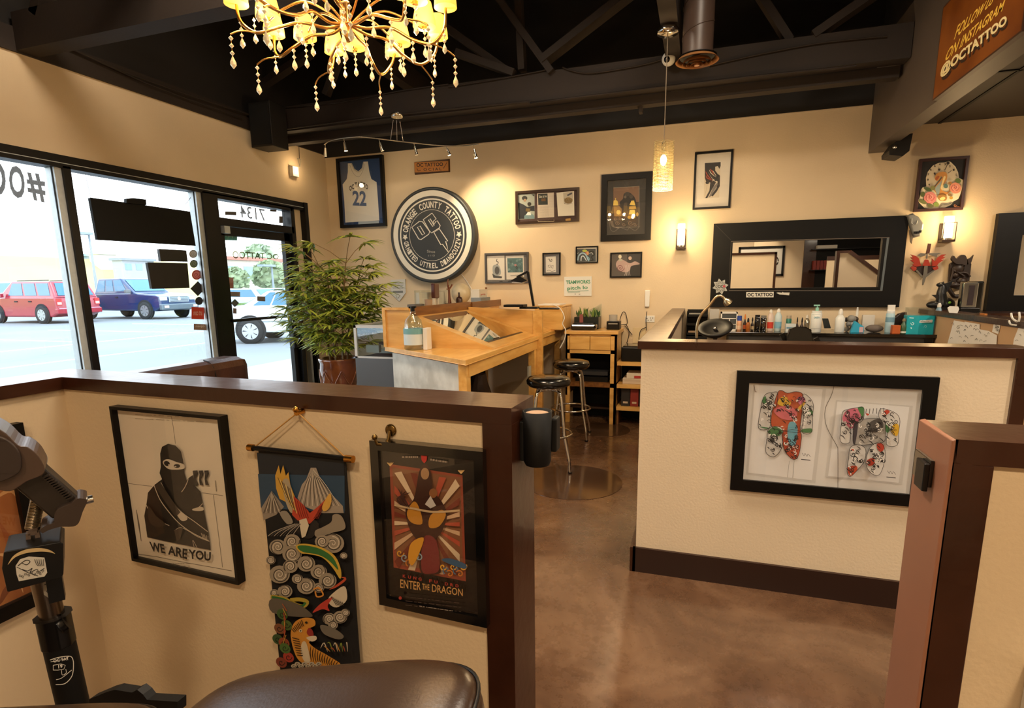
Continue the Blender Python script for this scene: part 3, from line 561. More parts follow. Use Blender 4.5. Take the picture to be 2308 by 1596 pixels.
def suit(o, dx, dy, s, body, parts, seed):
    q = lambda p: [(dx+x*s, dy+y*s) for x, y in p]
    for p, c in body: a.poly(q(p), c, True, 4)
    for p, c in parts: a.poly(q(p), c, True, 4)
    rn = random.Random(seed)
    for p, c in body:
        xs = [x for x, y in p]; ys = [y for x, y in p]; cx, cy = sum(xs)/len(xs), sum(ys)/len(ys)
        for k in range(44):
            i = rn.randrange(len(p)); f = rn.uniform(.1, .86); x = cx+(p[i][0]-cx)*f; y = cy+(p[i][1]-cy)*f
            x, y = dx+x*s, dy+y*s; rr = rn.uniform(12, 30)
            if k % 3: a.spiral(x, y, rr, KK if rn.random() < .72 else 'ece8e2', rn.uniform(4, 9), rn.uniform(.6, 1.5), a0=rn.uniform(0, 6), rev=rn.choice((1, -1)))
            else: a.line([(x-rr, y-rr*.6), (x, y), (x+rr*.8, y+rr)], 9, KK, True, taper=True)
        a.line(q(p), 5, KK, True, closed=True)
GRN, RED, ORG, PNK, YEL, BLU, PAP = '4a7d4c', 'b8402c', 'c45a2c', 'cc6c8c', 'e0b23a', '6aa9bd', 'cfccc8'
suit(a, 0, 0, 1, [([(440, 390), (480, 310), (560, 290), (600, 300), (590, 420), (530, 500), (520, 650), (405, 655), (430, 450)], PAP),
                  ([(600, 300), (640, 272), (700, 300), (790, 285), (860, 320), (850, 480), (830, 640), (820, 700), (640, 680), (540, 640), (545, 480)], 'b8522e'),
                  ([(860, 310), (930, 350), (965, 420), (958, 520), (945, 700), (850, 695), (870, 520), (850, 440)], PAP),
                  ([(500, 680), (560, 640), (650, 670), (640, 860), (560, 950), (480, 900), (490, 780)], PAP),
                  ([(660, 690), (830, 690), (832, 850), (800, 960), (750, 970), (680, 900), (652, 800)], 'b64a2c')],
     [([(598, 400), (640, 340), (700, 345), (738, 400), (700, 440), (640, 430)], YEL), ([(560, 480), (640, 435), (740, 440), (800, 500), (760, 570), (640, 560)], 'cf6a74'), ([(800, 350), (860, 335), (885, 380), (830, 420)], PNK), ([(720, 600), (780, 600), (805, 680), (780, 830), (720, 820), (700, 700)], BLU), ([(500, 700), (570, 640), (650, 690), (600, 740)], GRN), ([(440, 380), (480, 330), (480, 420)], GRN), ([(850, 670), (945, 660), (945, 700), (850, 698)], GRN), ([(890, 490), (950, 470), (955, 520), (900, 520)], GRN), ([(800, 460), (870, 390), (885, 400), (830, 470)], YEL), ([(700, 320), (760, 310), (770, 370), (720, 380)], ORG), ([(408, 640), (520, 655), (480, 662)], GRN)], 5)
suit(a, 0, 0, 1, [([(1262, 500), (1300, 470), (1400, 450), (1475, 445), (1480, 540), (1440, 600), (1350, 600), (1335, 800), (1240, 790), (1250, 620)], PAP),
                  ([(1400, 600), (1520, 560), (1680, 570), (1700, 660), (1690, 790), (1560, 820), (1420, 830), (1370, 780)], 'a9a5a0'),
                  ([(1650, 460), (1780, 490), (1845, 560), (1835, 700), (1820, 830), (1710, 820), (1730, 620), (1640, 560)], PAP),
                  ([(1345, 850), (1440, 830), (1500, 880), (1480, 1000), (1400, 1100), (1340, 1150), (1308, 1100), (1325, 960)], PAP),
                  ([(1540, 860), (1640, 800), (1695, 880), (1690, 1000), (1640, 1130), (1560, 1120), (1500, 1020)], PAP)],
     [([(1262, 560), (1300, 480), (1390, 455), (1440, 480), (1440, 560), (1360, 660), (1300, 620)], 'c86c82'), ([(1420, 450), (1475, 445), (1475, 540), (1445, 510)], GRN), ([(1660, 510), (1710, 470), (1745, 490), (1700, 525)], RED), ([(1760, 640), (1810, 610), (1838, 640), (1820, 735), (1765, 700)], 'd9ab30'), ([(1700, 620), (1760, 610), (1740, 690), (1710, 700)], GRN), ([(1615, 815), (1660, 810), (1690, 850), (1660, 900), (1620, 870)], RED), ([(1510, 990), (1580, 960), (1590, 1020), (1530, 1040)], RED), ([(1315, 1060), (1400, 1040), (1410, 1090), (1340, 1145)], 'bd4a2c'), ([(1350, 870), (1380, 870), (1370, 900)], RED), ([(1500, 505), (1535, 515), (1515, 530)], RED), ([(1540, 600), (1640, 560), (1680, 640), (1600, 700), (1540, 670)], '4e4a48'), ([(1380, 610), (1420, 620), (1390, 820), (1365, 780)], '3f3a40')], 9)
for k in range(6): a.line([(1505+k*36, 460-k*2), (1500+k*36, 510)], 6, KK)
for x, y in ((850, 930), (1720, 1110)):
    a.line([(x, y-20), (x+20, y+10), (x+30, y-15), (x+50, y+15), (x+60, y-10), (x+85, y+20)], 4, '55504c', True); a.line([(x-10, y+45), (x+85, y+55)], 8, '3c3836')
a.build('artwork', t)
# ---- posters on the foreground half wall
t, o, r = picture('framed_stencil_poster', 'black framed stencil poster of a hooded figure above the words WE ARE YOU', 'poster', UG, [(243, 917), (493, 938), (538, 1313), (300, 1271)], .010, .028, FRB, mat('poster_paper', 'e6dac6', .6, noise=.07, nscale=6), CLR)
a = Art(PG, o, (230, 890, 3.627)); B1 = '1d1815'
a.line([(567, 180), (580, 250), (600, 400)], 4, '7d7264'); a.line([(155, 715), (290, 735), (410, 748)], 4, '7d7264'); a.line([(815, 800), (990, 825)], 4, '7d7264'); a.line([(910, 820), (950, 1130), (985, 1410)], 5, '8d8272'); a.line([(265, 1298), (450, 1325), (700, 1375), (900, 1410), (1060, 1440)], 5, '7d7264')
a.line([(280, 940), (300, 1060), (320, 1195)], 12, '6d6254', taper=True); a.scrib(270, 145, 830, 210, 2, 'a69a88', 4, 6, .05); a.line([(925, 700), (935, 790)], 12, '8d8272', taper=True); a.scrib(580, 1370, 720, 1430, 3, '8d8272', 5, 8)
a.poly([(475, 480), (490, 425), (540, 400), (600, 415), (645, 460), (668, 560), (672, 640), (690, 700), (720, 670), (745, 655), (755, 740), (805, 790), (830, 930), (870, 1130), (888, 1270), (600, 1215), (370, 1165), (345, 990), (365, 880), (375, 800), (430, 735), (490, 690), (470, 640), (480, 590)], B1)
a.poly([(740, 622), (775, 618), (778, 640), (750, 675), (745, 700), (765, 730), (790, 738), (770, 742)], B1)
for dx in (0, 45, 90): a.poly([(745+dx, 620), (785+dx-5, 618), (788+dx-4, 645), (765+dx, 690), (795+dx-40+30, 740), (755+dx, 738), (748+dx, 690), (752+dx, 650)], B1)
a.poly([(498, 560), (508, 535), (545, 527), (610, 550), (670, 570), (672, 602), (610, 612), (540, 605)], 'd9cdbb', True); a.ell(530, 562, 26, 20, B1, .5); a.ell(612, 582, 26, 16, B1); a.ell(548, 574, 8, 6, 'd9cdbb'); a.ell(600, 586, 8, 5, 'd9cdbb')
CRM = 'cfc2ae'
for p, w in (([(425, 740), (470, 850), (540, 950), (630, 1050), (740, 1130), (875, 1195)], 6), ([(480, 715), (560, 860), (650, 960), (760, 1040), (865, 1120)], 6), ([(360, 900), (400, 970), (470, 1030), (550, 1070)], 5), ([(705, 690), (680, 750), (650, 795)], 6), ([(570, 985), (620, 1040)], 4), ([(740, 935), (790, 920), (825, 885)], 6), ([(610, 410), (650, 470), (668, 560)], 4), ([(590, 1110), (640, 1085), (700, 1110), (780, 1160), (880, 1200)], 4), ([(740, 1190), (755, 1250), (775, 1250), (745, 1190)], 4)): a.line(p, w, CRM, True)
a.poly([(575, 880), (600, 910), (640, 950), (690, 990), (695, 1020), (650, 1030), (600, 960)], CRM, True); a.poly([(735, 940), (800, 915), (830, 925), (825, 945), (780, 950)], CRM, True)
for k in range(5): a.line([(810+k*14, 1130+k*6), (826+k*10, 1170+k*6)], 4, CRM)
a.poly([(430, 745), (475, 715), (640, 960), (600, 1000)], '3d332a'); a.poly([(590, 1105), (660, 1085), (640, 1180), (610, 1200)], '4d4136'); a.poly([(380, 900), (440, 990), (520, 1060), (440, 1080), (380, 1020)], '33281f', True)
a.text('WE', (385, 1200), (505, 1222), (400, 1278), B1, .03); a.text('ARE', (535, 1232), (700, 1262), (540, 1305), B1, .03, br=(695, 1345)); a.text('YOU', (705, 1262), (890, 1285), (712, 1340), B1, .03, br=(888, 1360)); a.build('artwork', t)
# film poster: plain stand-in picture, its lettering kept
t, o, r = picture('framed_film_poster', 'glossy black framed red and gold film poster beside the wall post', 'poster', UG, [(832, 993), (1089, 1019), (1096, 1413), (855, 1366)], .024, .030, BLKG, mat('poster_black', '100c0b', .4), glass('picture_glass2', (1, 1, 1), .06))
a = Art(PG, o, (820, 930, 3.193)); a.poly([(185, 370), (710, 450), (735, 1215), (215, 1115)], '9c4a34'); a.poly([(205, 395), (695, 465), (715, 1185), (235, 1090)], '8a5a3c')
cxp, cyp = 455, 800
for k in range(22):
    an = k*2*math.pi/22+.1; an2 = an+.13; R1 = 1000
    def edge(an):
        dx, dy = math.cos(an), math.sin(an); s = min(abs(235/dx) if abs(dx) > 1e-3 else 9e9, abs(350/dy) if abs(dy) > 1e-3 else 9e9); return (cxp+dx*s, cyp+dy*s+dx*s*.14)
    a.poly([(cxp, cyp), edge(an), edge(an2)], ['d8b492', 'b8543c', 'e0c8a8', '7a3424'][k % 4])
a.poly([(400, 420), (440, 370), (480, 420), (500, 560), (560, 640), (600, 740), (560, 860), (520, 930), (550, 1100), (540, 1160), (410, 1150), (400, 960), (330, 840), (300, 700), (360, 620)], '3a1a12', True)
a.poly([(360, 640), (400, 690), (420, 800), (340, 790), (310, 720)], 'c68a2c', True); a.poly([(480, 740), (560, 700), (590, 740), (540, 820), (470, 825)], 'c68a2c', True); a.poly([(430, 900), (520, 920), (545, 1120), (480, 1160), (415, 1130)], '7c2a2c', True); a.ell(440, 440, 30, 42, 'b08a64'); a.ell(500, 580, 30, 34, '8f5c34'); a.poly([(440, 660), (480, 600), (520, 670), (480, 690)], 'c9c4c0')
a.line([(220, 665), (350, 690), (500, 715), (690, 705)], 15, 'cbb08a', True)
for k in range(4): a.line([(330-k*14, 690-k*5), (290-k*16, 620), (245+k*30, 545+k*10)], 15, '40201a', True, taper=True)
for k in range(5): a.spiral(260+k*34, 1010+(k % 3)*34, 30, ['d39a2e', '8aa0b4', 'c6762a'][k % 3], 8, 1.2, a0=k)
for k in range(7): a.spiral(570+k*24, 1110+(k % 3)*26, 28, ['e0a83a', '54708e', 'c6762a'][k % 3], 8, 1.2, a0=k*2)
a.poly([(560, 1060), (620, 1050), (730, 1090), (730, 1125), (640, 1100)], '3c5878', True); a.poly([(340, 940), (430, 900), (400, 1010), (350, 1100), (320, 1050)], 'cf9430', True)
for x, y in ((190, 385), (700, 440)): 
    for k in range(5): a.line([(x, y), (x-22+k*11, y-25)], 5, 'd8b47a')
a.poly([(412, 308), (455, 312), (452, 345), (435, 366), (415, 342)], 'b83a34'); a.scrib(275, 305, 390, 335, 1, '9a8a7c', 12, 2); a.scrib(478, 325, 600, 352, 1, '9a8a7c', 12, 5, .15)
for k, ch in enumerate('KUNG FU DRD'): 
    if ch != ' ': x = 280+k*38; y = 1165+k*7; a.text(ch, (x, y), (x+22, y+3), (x, y+22), 'a8382c', .03)
GD = 'c4965a'; a.text('ENTER', (262, 1200), (410, 1222), (262, 1260), GD, .008, br=(410, 1280)); a.text('THE', (420, 1230), (472, 1238), (420, 1272), GD, .01); a.text('DRAGON', (490, 1235), (712, 1270), (490, 1290), GD, .008, br=(712, 1322))
a.scrib(300, 1310, 700, 1400, 3, '4a3c34', 5, 7, .12); a.ell(262, 1335, 11, 12, 'a8382c'); a.scrib(400, 1385, 640, 1400, 1, 'a89a8c', 4, 9, .15); a.build('artwork', t)
# ---- hanging scroll
P0 = PG.hit(563, 1011, .03); P1 = PG.hit(796, 1033, .03); zr = (P0.z+P1.z)/2; P0.z = P1.z = zr; Pm = PG.hit(671, 930, .02)
t = thing('hanging_scroll', 'long dark scroll of eagle, clouds, dragon and tiger hanging from gold cord', 'wall scroll', (P0+P1)/2)
d = (P1-P0).normalized()
MB().cyl(P0+d*.012, P1-d*.022, .007, FRB).build('rod', t)
MB().cyl(P0-d*.004, P0+d*.014, .010, BRASS).build('rod_end', t); MB().cyl(P1-d*.024, P1, .010, BRASS).build('rod_end', t)
MB().tube([P0+d*.014, Pm, P1-d*.02], .0022, mat('gold_cord', 'b98b4a', .5), 6).build('cord', t)
mb = MB(); mb.cyl(Pm-gn*.02, Pm+gn*.006, .008, BRASS); mb.ball(Pm+gn*.006+V((0, 0, .01)), .009, BRASS, 10, 6); tag(mb.build('wall_hook'), 'small brass hook that holds the scroll cord', 'hook')
bt = [PG.hit(x, y, .025) for x, y in ((580, 1013), (776, 1033), (805, 1500), (628, 1520))]
u0 = (bt[0]-UG[0]).dot(UG[1]); u1 = (bt[1]-UG[0]).dot(UG[1]); sc = MAT_S = mat('scroll_cloth', '100e10', .85)
slab(MB(), UG, (u0, .12, u1, zr), .018, .022, sc).build('scroll_cloth', t)
a = Art(PG, .0225, (550, 900, 2.494)); a.poly([(72, 300), (560, 335), (570, 630), (420, 560), (100, 590)], '18202c'); a.poly([(78, 420), (565, 430), (565, 640), (95, 610)], '27425c')
SN, SN2 = 'b5a898', '6e6358'
def mount(p, c, s=(0, 0)): a.poly(p, c)
mount([(98, 610), (155, 515), (225, 605), (180, 650), (110, 680)], '8d8276'); mount([(300, 555), (325, 480), (350, 450), (375, 385), (405, 385), (430, 450), (480, 520), (555, 600), (560, 640), (440, 640), (330, 600)], '9d9184')
for k in range(16): x = 310+k*15; a.line([(388, 395), (380+(x-380)*.5, 480), (x, 600)], 3, ['4b4640', 'cfc4b4'][k % 2], True)
for k in range(9): a.line([(155, 520), (110+k*13, 640)], 3, ['4b4640', 'cfc4b4'][k % 2])
a.poly([(250, 640), (300, 600), (330, 640), (420, 700), (380, 780), (300, 770), (240, 720)], '1d1c1e', True)
# eagle
a.poly([(175, 430), (195, 370), (205, 420), (220, 370), (235, 430), (250, 410), (260, 480), (290, 560), (330, 630), (300, 660), (270, 640), (240, 580), (200, 560), (180, 500)], 'c79a3a'); a.poly([(215, 470), (240, 445), (260, 480), (285, 600), (265, 640), (235, 580)], 'a89a80', True)
a.poly([(280, 545), (330, 590), (370, 640), (420, 600), (470, 550), (420, 650), (370, 700), (300, 680), (270, 650)], 'b5402a'); [a.line([(190+k*11, 440+k*10), (215+k*10, 500+k*14), (262+k*5, 600+k*6)], 3.5, ['7a5a24', 'e0c478', '4a3a24'][k % 3], True) for k in range(8)]; [a.line([(285+k*14, 560+k*10), (300+k*14, 620+k*8), (315+k*12, 668)], 3, '6e1f16', True) for k in range(5)]; [a.line([(465-k*12, 560+k*14), (440-k*11, 620+k*9), (415-k*8, 672)], 3, '6e1f16', True) for k in range(4)]
a.poly([(440, 600), (480, 530), (492, 560), (480, 610), (450, 630)], 'd0a24a', True); a.poly([(310, 680), (350, 668), (365, 710), (345, 770), (325, 780), (315, 720)], 'cfc4ae')
for k in range(9): a.line([(320-k*4, 700), (290-k*14, 740), (270-k*17, 770)], 4, ['9c9488', '3a3838'][k % 2], True)
a.poly([(200, 640), (240, 630), (275, 690), (240, 700)], '8d8579', True); a.poly([(400, 740), (440, 720), (490, 690), (500, 650), (540, 650), (565, 690), (565, 730), (500, 750), (410, 775)], '8f8474', True)
for x, y, q in ((190, 830, 46), (270, 800, 45), (270, 870, 52), (150, 905, 26), (200, 985, 55), (260, 940, 40), (350, 925, 48), (420, 970, 44), (470, 1020, 48), (350, 1050, 50), (300, 1010, 30), (500, 810, 60), (440, 800, 40), (420, 1060, 30), (230, 1080, 40), (170, 1090, 24), (560, 880, 20), (480, 1235, 36), (540, 1225, 38), (570, 1200, 24), (500, 1270, 26)):
    a.ell(x, y, q*1.05, q*.92, '968b7a'); 
    for k in range(2): a.spiral(x, y, q*(.95-.3*k), ['3b352f', 'cabfae'][k], 5, 1.9, a0=x+k)
GN = '2c6a32'
a.poly([(290, 825), (340, 812), (430, 830), (510, 880), (545, 960), (540, 1010), (500, 950), (440, 890), (360, 870), (320, 865)], 'c4a23c', True); a.poly([(300, 828), (345, 822), (430, 842), (500, 890), (530, 960), (480, 910), (420, 875), (330, 858)], GN, True)
a.line([(150, 1110), (220, 1120), (280, 1150), (330, 1165), (355, 1140), (310, 1125), (260, 1130)], 22, 'a89334', True); a.line([(155, 1112), (220, 1124), (280, 1154), (328, 1162), (345, 1142)], 13, GN, True)
a.line([(545, 1000), (570, 1010), (520, 1050), (480, 1070)], 14, 'b2482c', True, taper=True); a.line([(390, 1070), (420, 1060), (445, 1100), (410, 1110), (400, 1080)], 8, 'd08a34', True); a.poly([(480, 1110), (560, 1050), (580, 1100), (570, 1140), (520, 1170), (480, 1150)], 'c9bda8', True); a.poly([(385, 1200), (430, 1150), (500, 1110), (470, 1160), (480, 1190), (440, 1180)], 'b53a2e', True)
for k in range(6): a.line([(490+k*12, 1110+k*6), (520+k*8, 1160)], 4, '3b352f')
a.poly([(155, 1120), (300, 1150), (385, 1215), (330, 1225), (160, 1200)], '5c554c', True); a.poly([(430, 1270), (500, 1285), (560, 1330), (530, 1350), (450, 1320)], '6d675d', True)
for x, y, c in ((215, 1210, '3c5a2c'), (240, 1270, '49602c'), (200, 1290, '7a4a2c'), (190, 1350, '35502a'), (225, 1370, '8a4426'), (250, 1450, 'a33a2c'), (210, 1480, '7f3a28'), (230, 1400, '4a6a30')): a.ell(x, y, 34, 26, c, .7); a.spiral(x, y, 20, '141210', 4, 1.2)
for k in range(8): a.line([(215+k*3, 1150+k*25), (240-k*3, 1190+k*26)], 8, ['a8562c', 'b58a34', 'a33a2c'][k % 3], taper=True)
TG = 'c98a34'; a.poly([(262, 1330), (280, 1260), (330, 1230), (390, 1235), (400, 1270), (365, 1290), (360, 1320), (395, 1350), (365, 1365), (400, 1400), (470, 1440), (545, 1495), (440, 1510), (340, 1490), (290, 1440)], TG, True)
a.poly([(365, 1285), (385, 1300), (390, 1330), (365, 1330), (352, 1310)], '8f2c26', True); a.poly([(350, 1340), (400, 1330), (408, 1350), (380, 1362)], 'd4c6ae', True); a.poly([(325, 1370), (350, 1370), (372, 1470), (345, 1480), (320, 1430)], 'cfc0a4', True)
for k in range(12): a.line([(375+k*14, 1385+k*8), (372+k*13, 1430+k*6), (380+k*13, 1475+k*3)], 5, '2a1c10', True, taper=True)
for k in range(8): a.line([(266+k*8, 1290-k*7), (285+k*7, 1310-k*5)], 4, '2a1c10'); a.line([(270+k*4, 1340+k*14), (310+k*3, 1350+k*13)], 4, '2a1c10')
a.ell(318, 1302, 9, 9, 'd9cba8'); a.ell(318, 1302, 4, 4, '141210'); a.ell(350, 1255, 8, 6, '141210')
for k in range(9): a.line([(430+k*18, 1400-(k % 3)*14), (450+k*16, 1370+(k % 2)*30), (470+k*14, 1420)], 6, ['c9bda8', 'b5843a', '7a8a34', '9c4a2c'][k % 4], True, taper=True)
for k in range(8): a.ell(280+k*20, 1500-(k % 2)*12, 16, 11, 'b3a894'); a.spiral(280+k*20, 1500-(k % 2)*12, 10, '2c2620', 3, 1.2)
a.build('painting', t)
# ---- brass coat hook above the film poster
q = PG.hit(880, 970, .003); t = thing('coat_hook', 'antique brass coat hook just above the film poster frame', 'hook', q)
mb = MB(); mb.lathe(q-gn*.003, [(.001, .006), (.013, .006), (.016, .003), (.016, 0)], mat('antique_brass', '7c6238', .3, metal=1), 20, gn); mb.build('backplate', t)
up_ = V((0, 0, 1)); side = -UG[1]
MB().tube([q+gn*.004, q+gn*.012-up_*.022, q+gn*.02-up_*.034+side*.008, q+gn*.03-up_*.030+side*.022, q+gn*.032-up_*.016+side*.026], [.005, .005, .005, .0045, .004], mat('antique_brass', '7c6238'), 8).ball(q+gn*.032-up_*.012+side*.027, .0075, mat('antique_brass', '7c6238'), 10, 6).build('hook', t)
# ---- painting on the left return wall
t, o, r = picture('framed_abstract', 'thick black framed orange and brown wood toned picture partly behind the armrest stand', 'picture', UR, [(-120, 985), (72, 951), (104, 1352), (-60, 1440)], .045, .03, FRB, mat('abstract_brown', 'b5743c', .5, noise=1, nscale=3, col2='7c3c1c', stretch=(1, 2, .7), coat=.2), CLR)
a = Art(PLR, o, (0, 900, 2.293))
for p, w, c in (([(-30, 520), (60, 470), (130, 560), (150, 700)], 30, 'c9935c'), ([(0, 640), (60, 780), (30, 900)], 40, '8f4c24'), ([(0, 1060), (40, 980), (120, 940)], 34, '6e3418'), ([(-20, 800), (60, 830), (120, 1000)], 22, 'd0a070')): a.line(p, w, c, True, taper=True)
a.build('artwork', t)
# ================================================================ lamps
GLOW = mat('lamp_glass_lit', 'fff2d8', .4, emit='ffdb9a', es=5.5)
BULB = mat('bulb_lit', 'fff4dc', .4, emit='ffdfa4', es=24)
def sconce(label, W, pts):
    a0, z0, a1, z1 = rect(W, pts, .03); w = a1-a0; t = thing('wall_sconce', label, 'wall lamp', pt(W, (a0+a1)/2, z0, 0), 'lit wall sconces')
    MB().box((a0, YB-.012, z0), (a1, YB-.0, z1-.06), mat('sconce_bronze', '2a1c14', .4, metal=.5)).box((a0, YB-.09, z0), (a1, YB-.012, z0+.02), mat('sconce_bronze', '')).build('bracket', t)
    c = (a0+a1)/2; MB().cyl((c, YB-.055, z0+.02), (c, YB-.055, z0+.035), w*.30, CHROME).build('collar', t)
    MB().lathe((c, YB-.055, z0+.035), [(w*.36, 0), (w*.38, .01), (w*.38, z1-z0-.04)], GLOW, 20).build('glass_shade', t)
    mb = MB(); mb.box((a0, YB-.10, z0), (a0+.006, YB-.092, z1-.06), mat('sconce_bronze', '')); mb.box((a1-.006, YB-.10, z0), (a1, YB-.092, z1-.06), mat('sconce_bronze', '')); mb.box((a0, YB-.10, z1-.066), (a1, YB-.092, z1-.06), mat('sconce_bronze', '')); mb.build('guard', t)
    light('sconce_lamp', 'POINT', (c, YB-.16, (z0+z1)/2+.04), 7, .05, (1, .70, .36))
sconce('small lit wall sconce between the pendant and the big mirror', UB, [(1525, 505), (1546, 503), (1547, 560), (1524, 562)])
sconce('small lit wall sconce under the swan painting', UB, [(2122, 488), (2153, 486), (2146, 545), (2117, 547)])
# ---- pendant
c0 = PZ(3.32).hit(1503, 60); px_, py_ = c0.x, c0.y
zt = PY(py_).hit(1495, 320).z; zb = PY(py_).hit(1495, 428).z; xx = PY(py_).hit(1495, 374).x; rr = (PY(py_).hit(1518, 374).x-PY(py_).hit(1473, 374).x)/2; px_ = xx
PEND = (px_, py_, zt, zb)
t = thing('pendant_lamp', 'lit cylinder pendant lamp hanging on a long thin cord from the beam', 'pendant lamp', (px_, py_, zb))
MB().lathe((px_, py_, 3.27), [(.03, -.005), (.075, 0), (.08, .02), (.06, .05)], CHROME, 24).build('canopy', t)
MB().cyl((px_, py_, zt), (px_, py_, 3.27), .0035, mat('cord_grey', '8a7a64', .5), n=8).build('cord', t)
MB().cyl((px_, py_, zt-.07), (px_, py_, zt), .016, CHROME, n=12).build('socket', t)
mb = MB(); n = 36; hgt = zt-zb
mesh_m = mat('pendant_mesh', '8a7c5c', .5, metal=.2)
for k in range(n): a_ = 2*math.pi*k/n; p = V((px_+rr*math.cos(a_), py_+rr*math.sin(a_), zb)); mb.tube([p, p+V((0, 0, hgt))], .0013, mesh_m, 4)
for k in range(34): z = zb+hgt*k/33; mb.tube([V((px_+rr*math.cos(2*math.pi*i/24), py_+rr*math.sin(2*math.pi*i/24), z)) for i in range(25)], .0013, mesh_m, 4)
mb.build('wire_mesh', t)
MB().lathe((px_, py_, zb), [(rr*.93, 0), (rr*.93, hgt)], glass('pendant_glass', (1, .97, .88), .02), 24).build('glass_shade', t)
MB().ball((px_, py_, zt-.13), (.024, .024, .04), BULB, 14, 8).build('bulb', t)
light('pendant_lamp_light', 'POINT', (px_, py_, zb-.04), 46, .04, (1, .74, .42))
# ---- spiral duct with round diffuser
q = PY(4.55).hit(1571, 138); dz = q.z; DUC = mat('duct_brown', '55443a', .4, noise=.15, nscale=3)
t = thing('air_duct', 'dark spiral air duct ending in a round copper coloured diffuser', 'air duct', (q.x, 4.55, dz))
R_ = .5*(PY(4.55).hit(1607, 60).x-PY(4.55).hit(1537, 60).x)
mb = MB(); mb.lathe((q.x, 4.55, dz+.03), [(R_, 0), (R_, 4.58-dz-.03)], DUC, 32)
mb.tube([V((q.x+(R_+.002)*math.cos(k*.3), 4.55+(R_+.002)*math.sin(k*.3), dz+.05+k*.0095)) for k in range(150)], .003, DUC, 5); mb.build('duct', t)
COP = mat('diffuser_copper', 'b47c4a', .4, metal=.3); Rd = .5*(PY(4.55).hit(1620, 140).x-PY(4.55).hit(1522, 140).x)
mb = MB()
for a_, b_, z_ in ((1, .83, .0), (.70, .60, -.016), (.50, .41, -.022), (.31, .22, -.028)):
    rg = [(Rd*a_, z_), (Rd*b_, z_+.024), (Rd*b_*.98, z_+.024), (Rd*a_*.98, z_-.002)]; mb.loft([mb.ring(V((q.x, 4.55, dz+z)), V((1, 0, 0)), V((0, 1, 0)), r_, 40) for r_, z in rg], COP, (False, False))
mb.lathe((q.x, 4.55, dz-.03), [(Rd*.12, 0), (Rd*.14, .02)], COP, 20); mb.lathe((q.x, 4.55, dz+.026), [(Rd*.9, 0), (Rd*.9, .004)], BLKM, 32); mb.build('diffuser', t)
# ---- track light
cz = 3.13; q = PZ(cz-.02).hit(895, 262); CT = V((q.x, q.y, cz))
t = thing('track_light', 'curved silver track light with six small spot heads', 'track light', CT-V((0, 0, .25)))
MB().lathe(CT-V((0, 0, .03)), [(.055, 0), (.06, .005), (.06, .03)], CHROME, 24).build('canopy', t)
RZH = 2.93; RP = PZ(RZH); rail = spl([tuple(RP.hit(x, y)) for x, y in ((731, 326), (745, 317), (775, 311), (812, 309), (855, 313), (895, 318), (940, 323), (990, 328), (1040, 329), (1079, 325))], k=5)
MB().tube(rail, .006, mat('brushed_nickel', 'b5ab98', .3, metal=1), 6).build('rail', t)
mb = MB()
for x, y in ((880, 317), (895, 318), (909, 320)): p = RP.hit(x, y); mb.cyl((p.x, p.y, RZH), (CT.x+(p.x-CT.x)*.5, CT.y+(p.y-CT.y)*.5, CT.z-.03), .003, CHROME, n=6)
mb.build('suspension_rods', t)
HEADS = [((733, 325), (733, 352), 0), ((775, 312), (780, 340), 1), ((854, 314), (862, 340), 0), ((933, 323), (939, 349), 0), ((1005, 329), (1013, 350), 2), ((1066, 327), (1073, 356), 1)]
for (a_, b_, on) in HEADS:
    p = RP.hit(*a_); e = PY(p.y+.02).hit(*b_); p = V(p); e = V(e); d = (e-p)
    mb = MB(); mb.tube([p, p+d*.35], .003, CHROME, 6); mb.cyl(p+d*.3, p+d, .011, CHROME, .018, n=14); o = mb.build('spot_head', t)
    MB().cyl(p+d*.98, p+d*1.02, .0165, BULB if on else mat('lens_dim', 'cfc0a0', .3, emit='ffd79a', es=.6), n=14).build('lens', o)
    if on: light('track_spot', 'SPOT', e+d*.12, 26*on if on == 2 else 14, .02, (1, .76, .46), (e.x+(.35 if on == 2 else .1), YB, 1.9 if on == 2 else 2.35), 95, .9)
# ---- chandelier
CY_ = 2.32; hub = PY(CY_).hit(783, 78); GOLD = mat('chandelier_gold', 'd2a058', .28, metal=1)
ROOT = V((hub.x, CY_, hub.z-.12)); t = thing('chandelier', 'gold branching chandelier with crystal drops and small glowing shades', 'chandelier', ROOT)
SHD = mat('shade_lit', 'e8bc58', .7, emit='ffbe48', es=1.0)
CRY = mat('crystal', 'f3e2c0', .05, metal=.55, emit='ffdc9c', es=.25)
MB().lathe((hub.x, CY_, hub.z-.02), [(.008, -.01), (.02, .0), (.026, .03), (.014, .07), (.012, .2), (.03, .25), (.014, .3), (.01, 1.9)], GOLD, 16).build('stem', t)
MB().lathe((hub.x, CY_, 4.45), [(.06, 0), (.06, .14)], GOLD, 20).build('canopy', t)
rn = random.Random(11); R0 = .52
def strand(top, n, drop=True, s=1.0, par=None):
    s *= 1.2
    mb = MB(); z = top.z
    mb.cyl((top.x, top.y, z), (top.x, top.y, z-n*.022*s), .0008, GOLD, n=4)
    for k in range(n-1 if drop else n):
        z -= .011*s; mb.lathe((top.x, top.y, z), [(.0005, -.008*s), (.0075*s, 0), (.0005, .008*s)], CRY, 8, sm=False); z -= .011*s
    if drop: mb.lathe((top.x, top.y, z-.012*s), [(.0005, -.024*s), (.0095*s, -.012*s), (.009*s, -.003*s), (.0005, .016*s)], CRY, 8, sm=False)
    mb.build('crystal_strand', t)
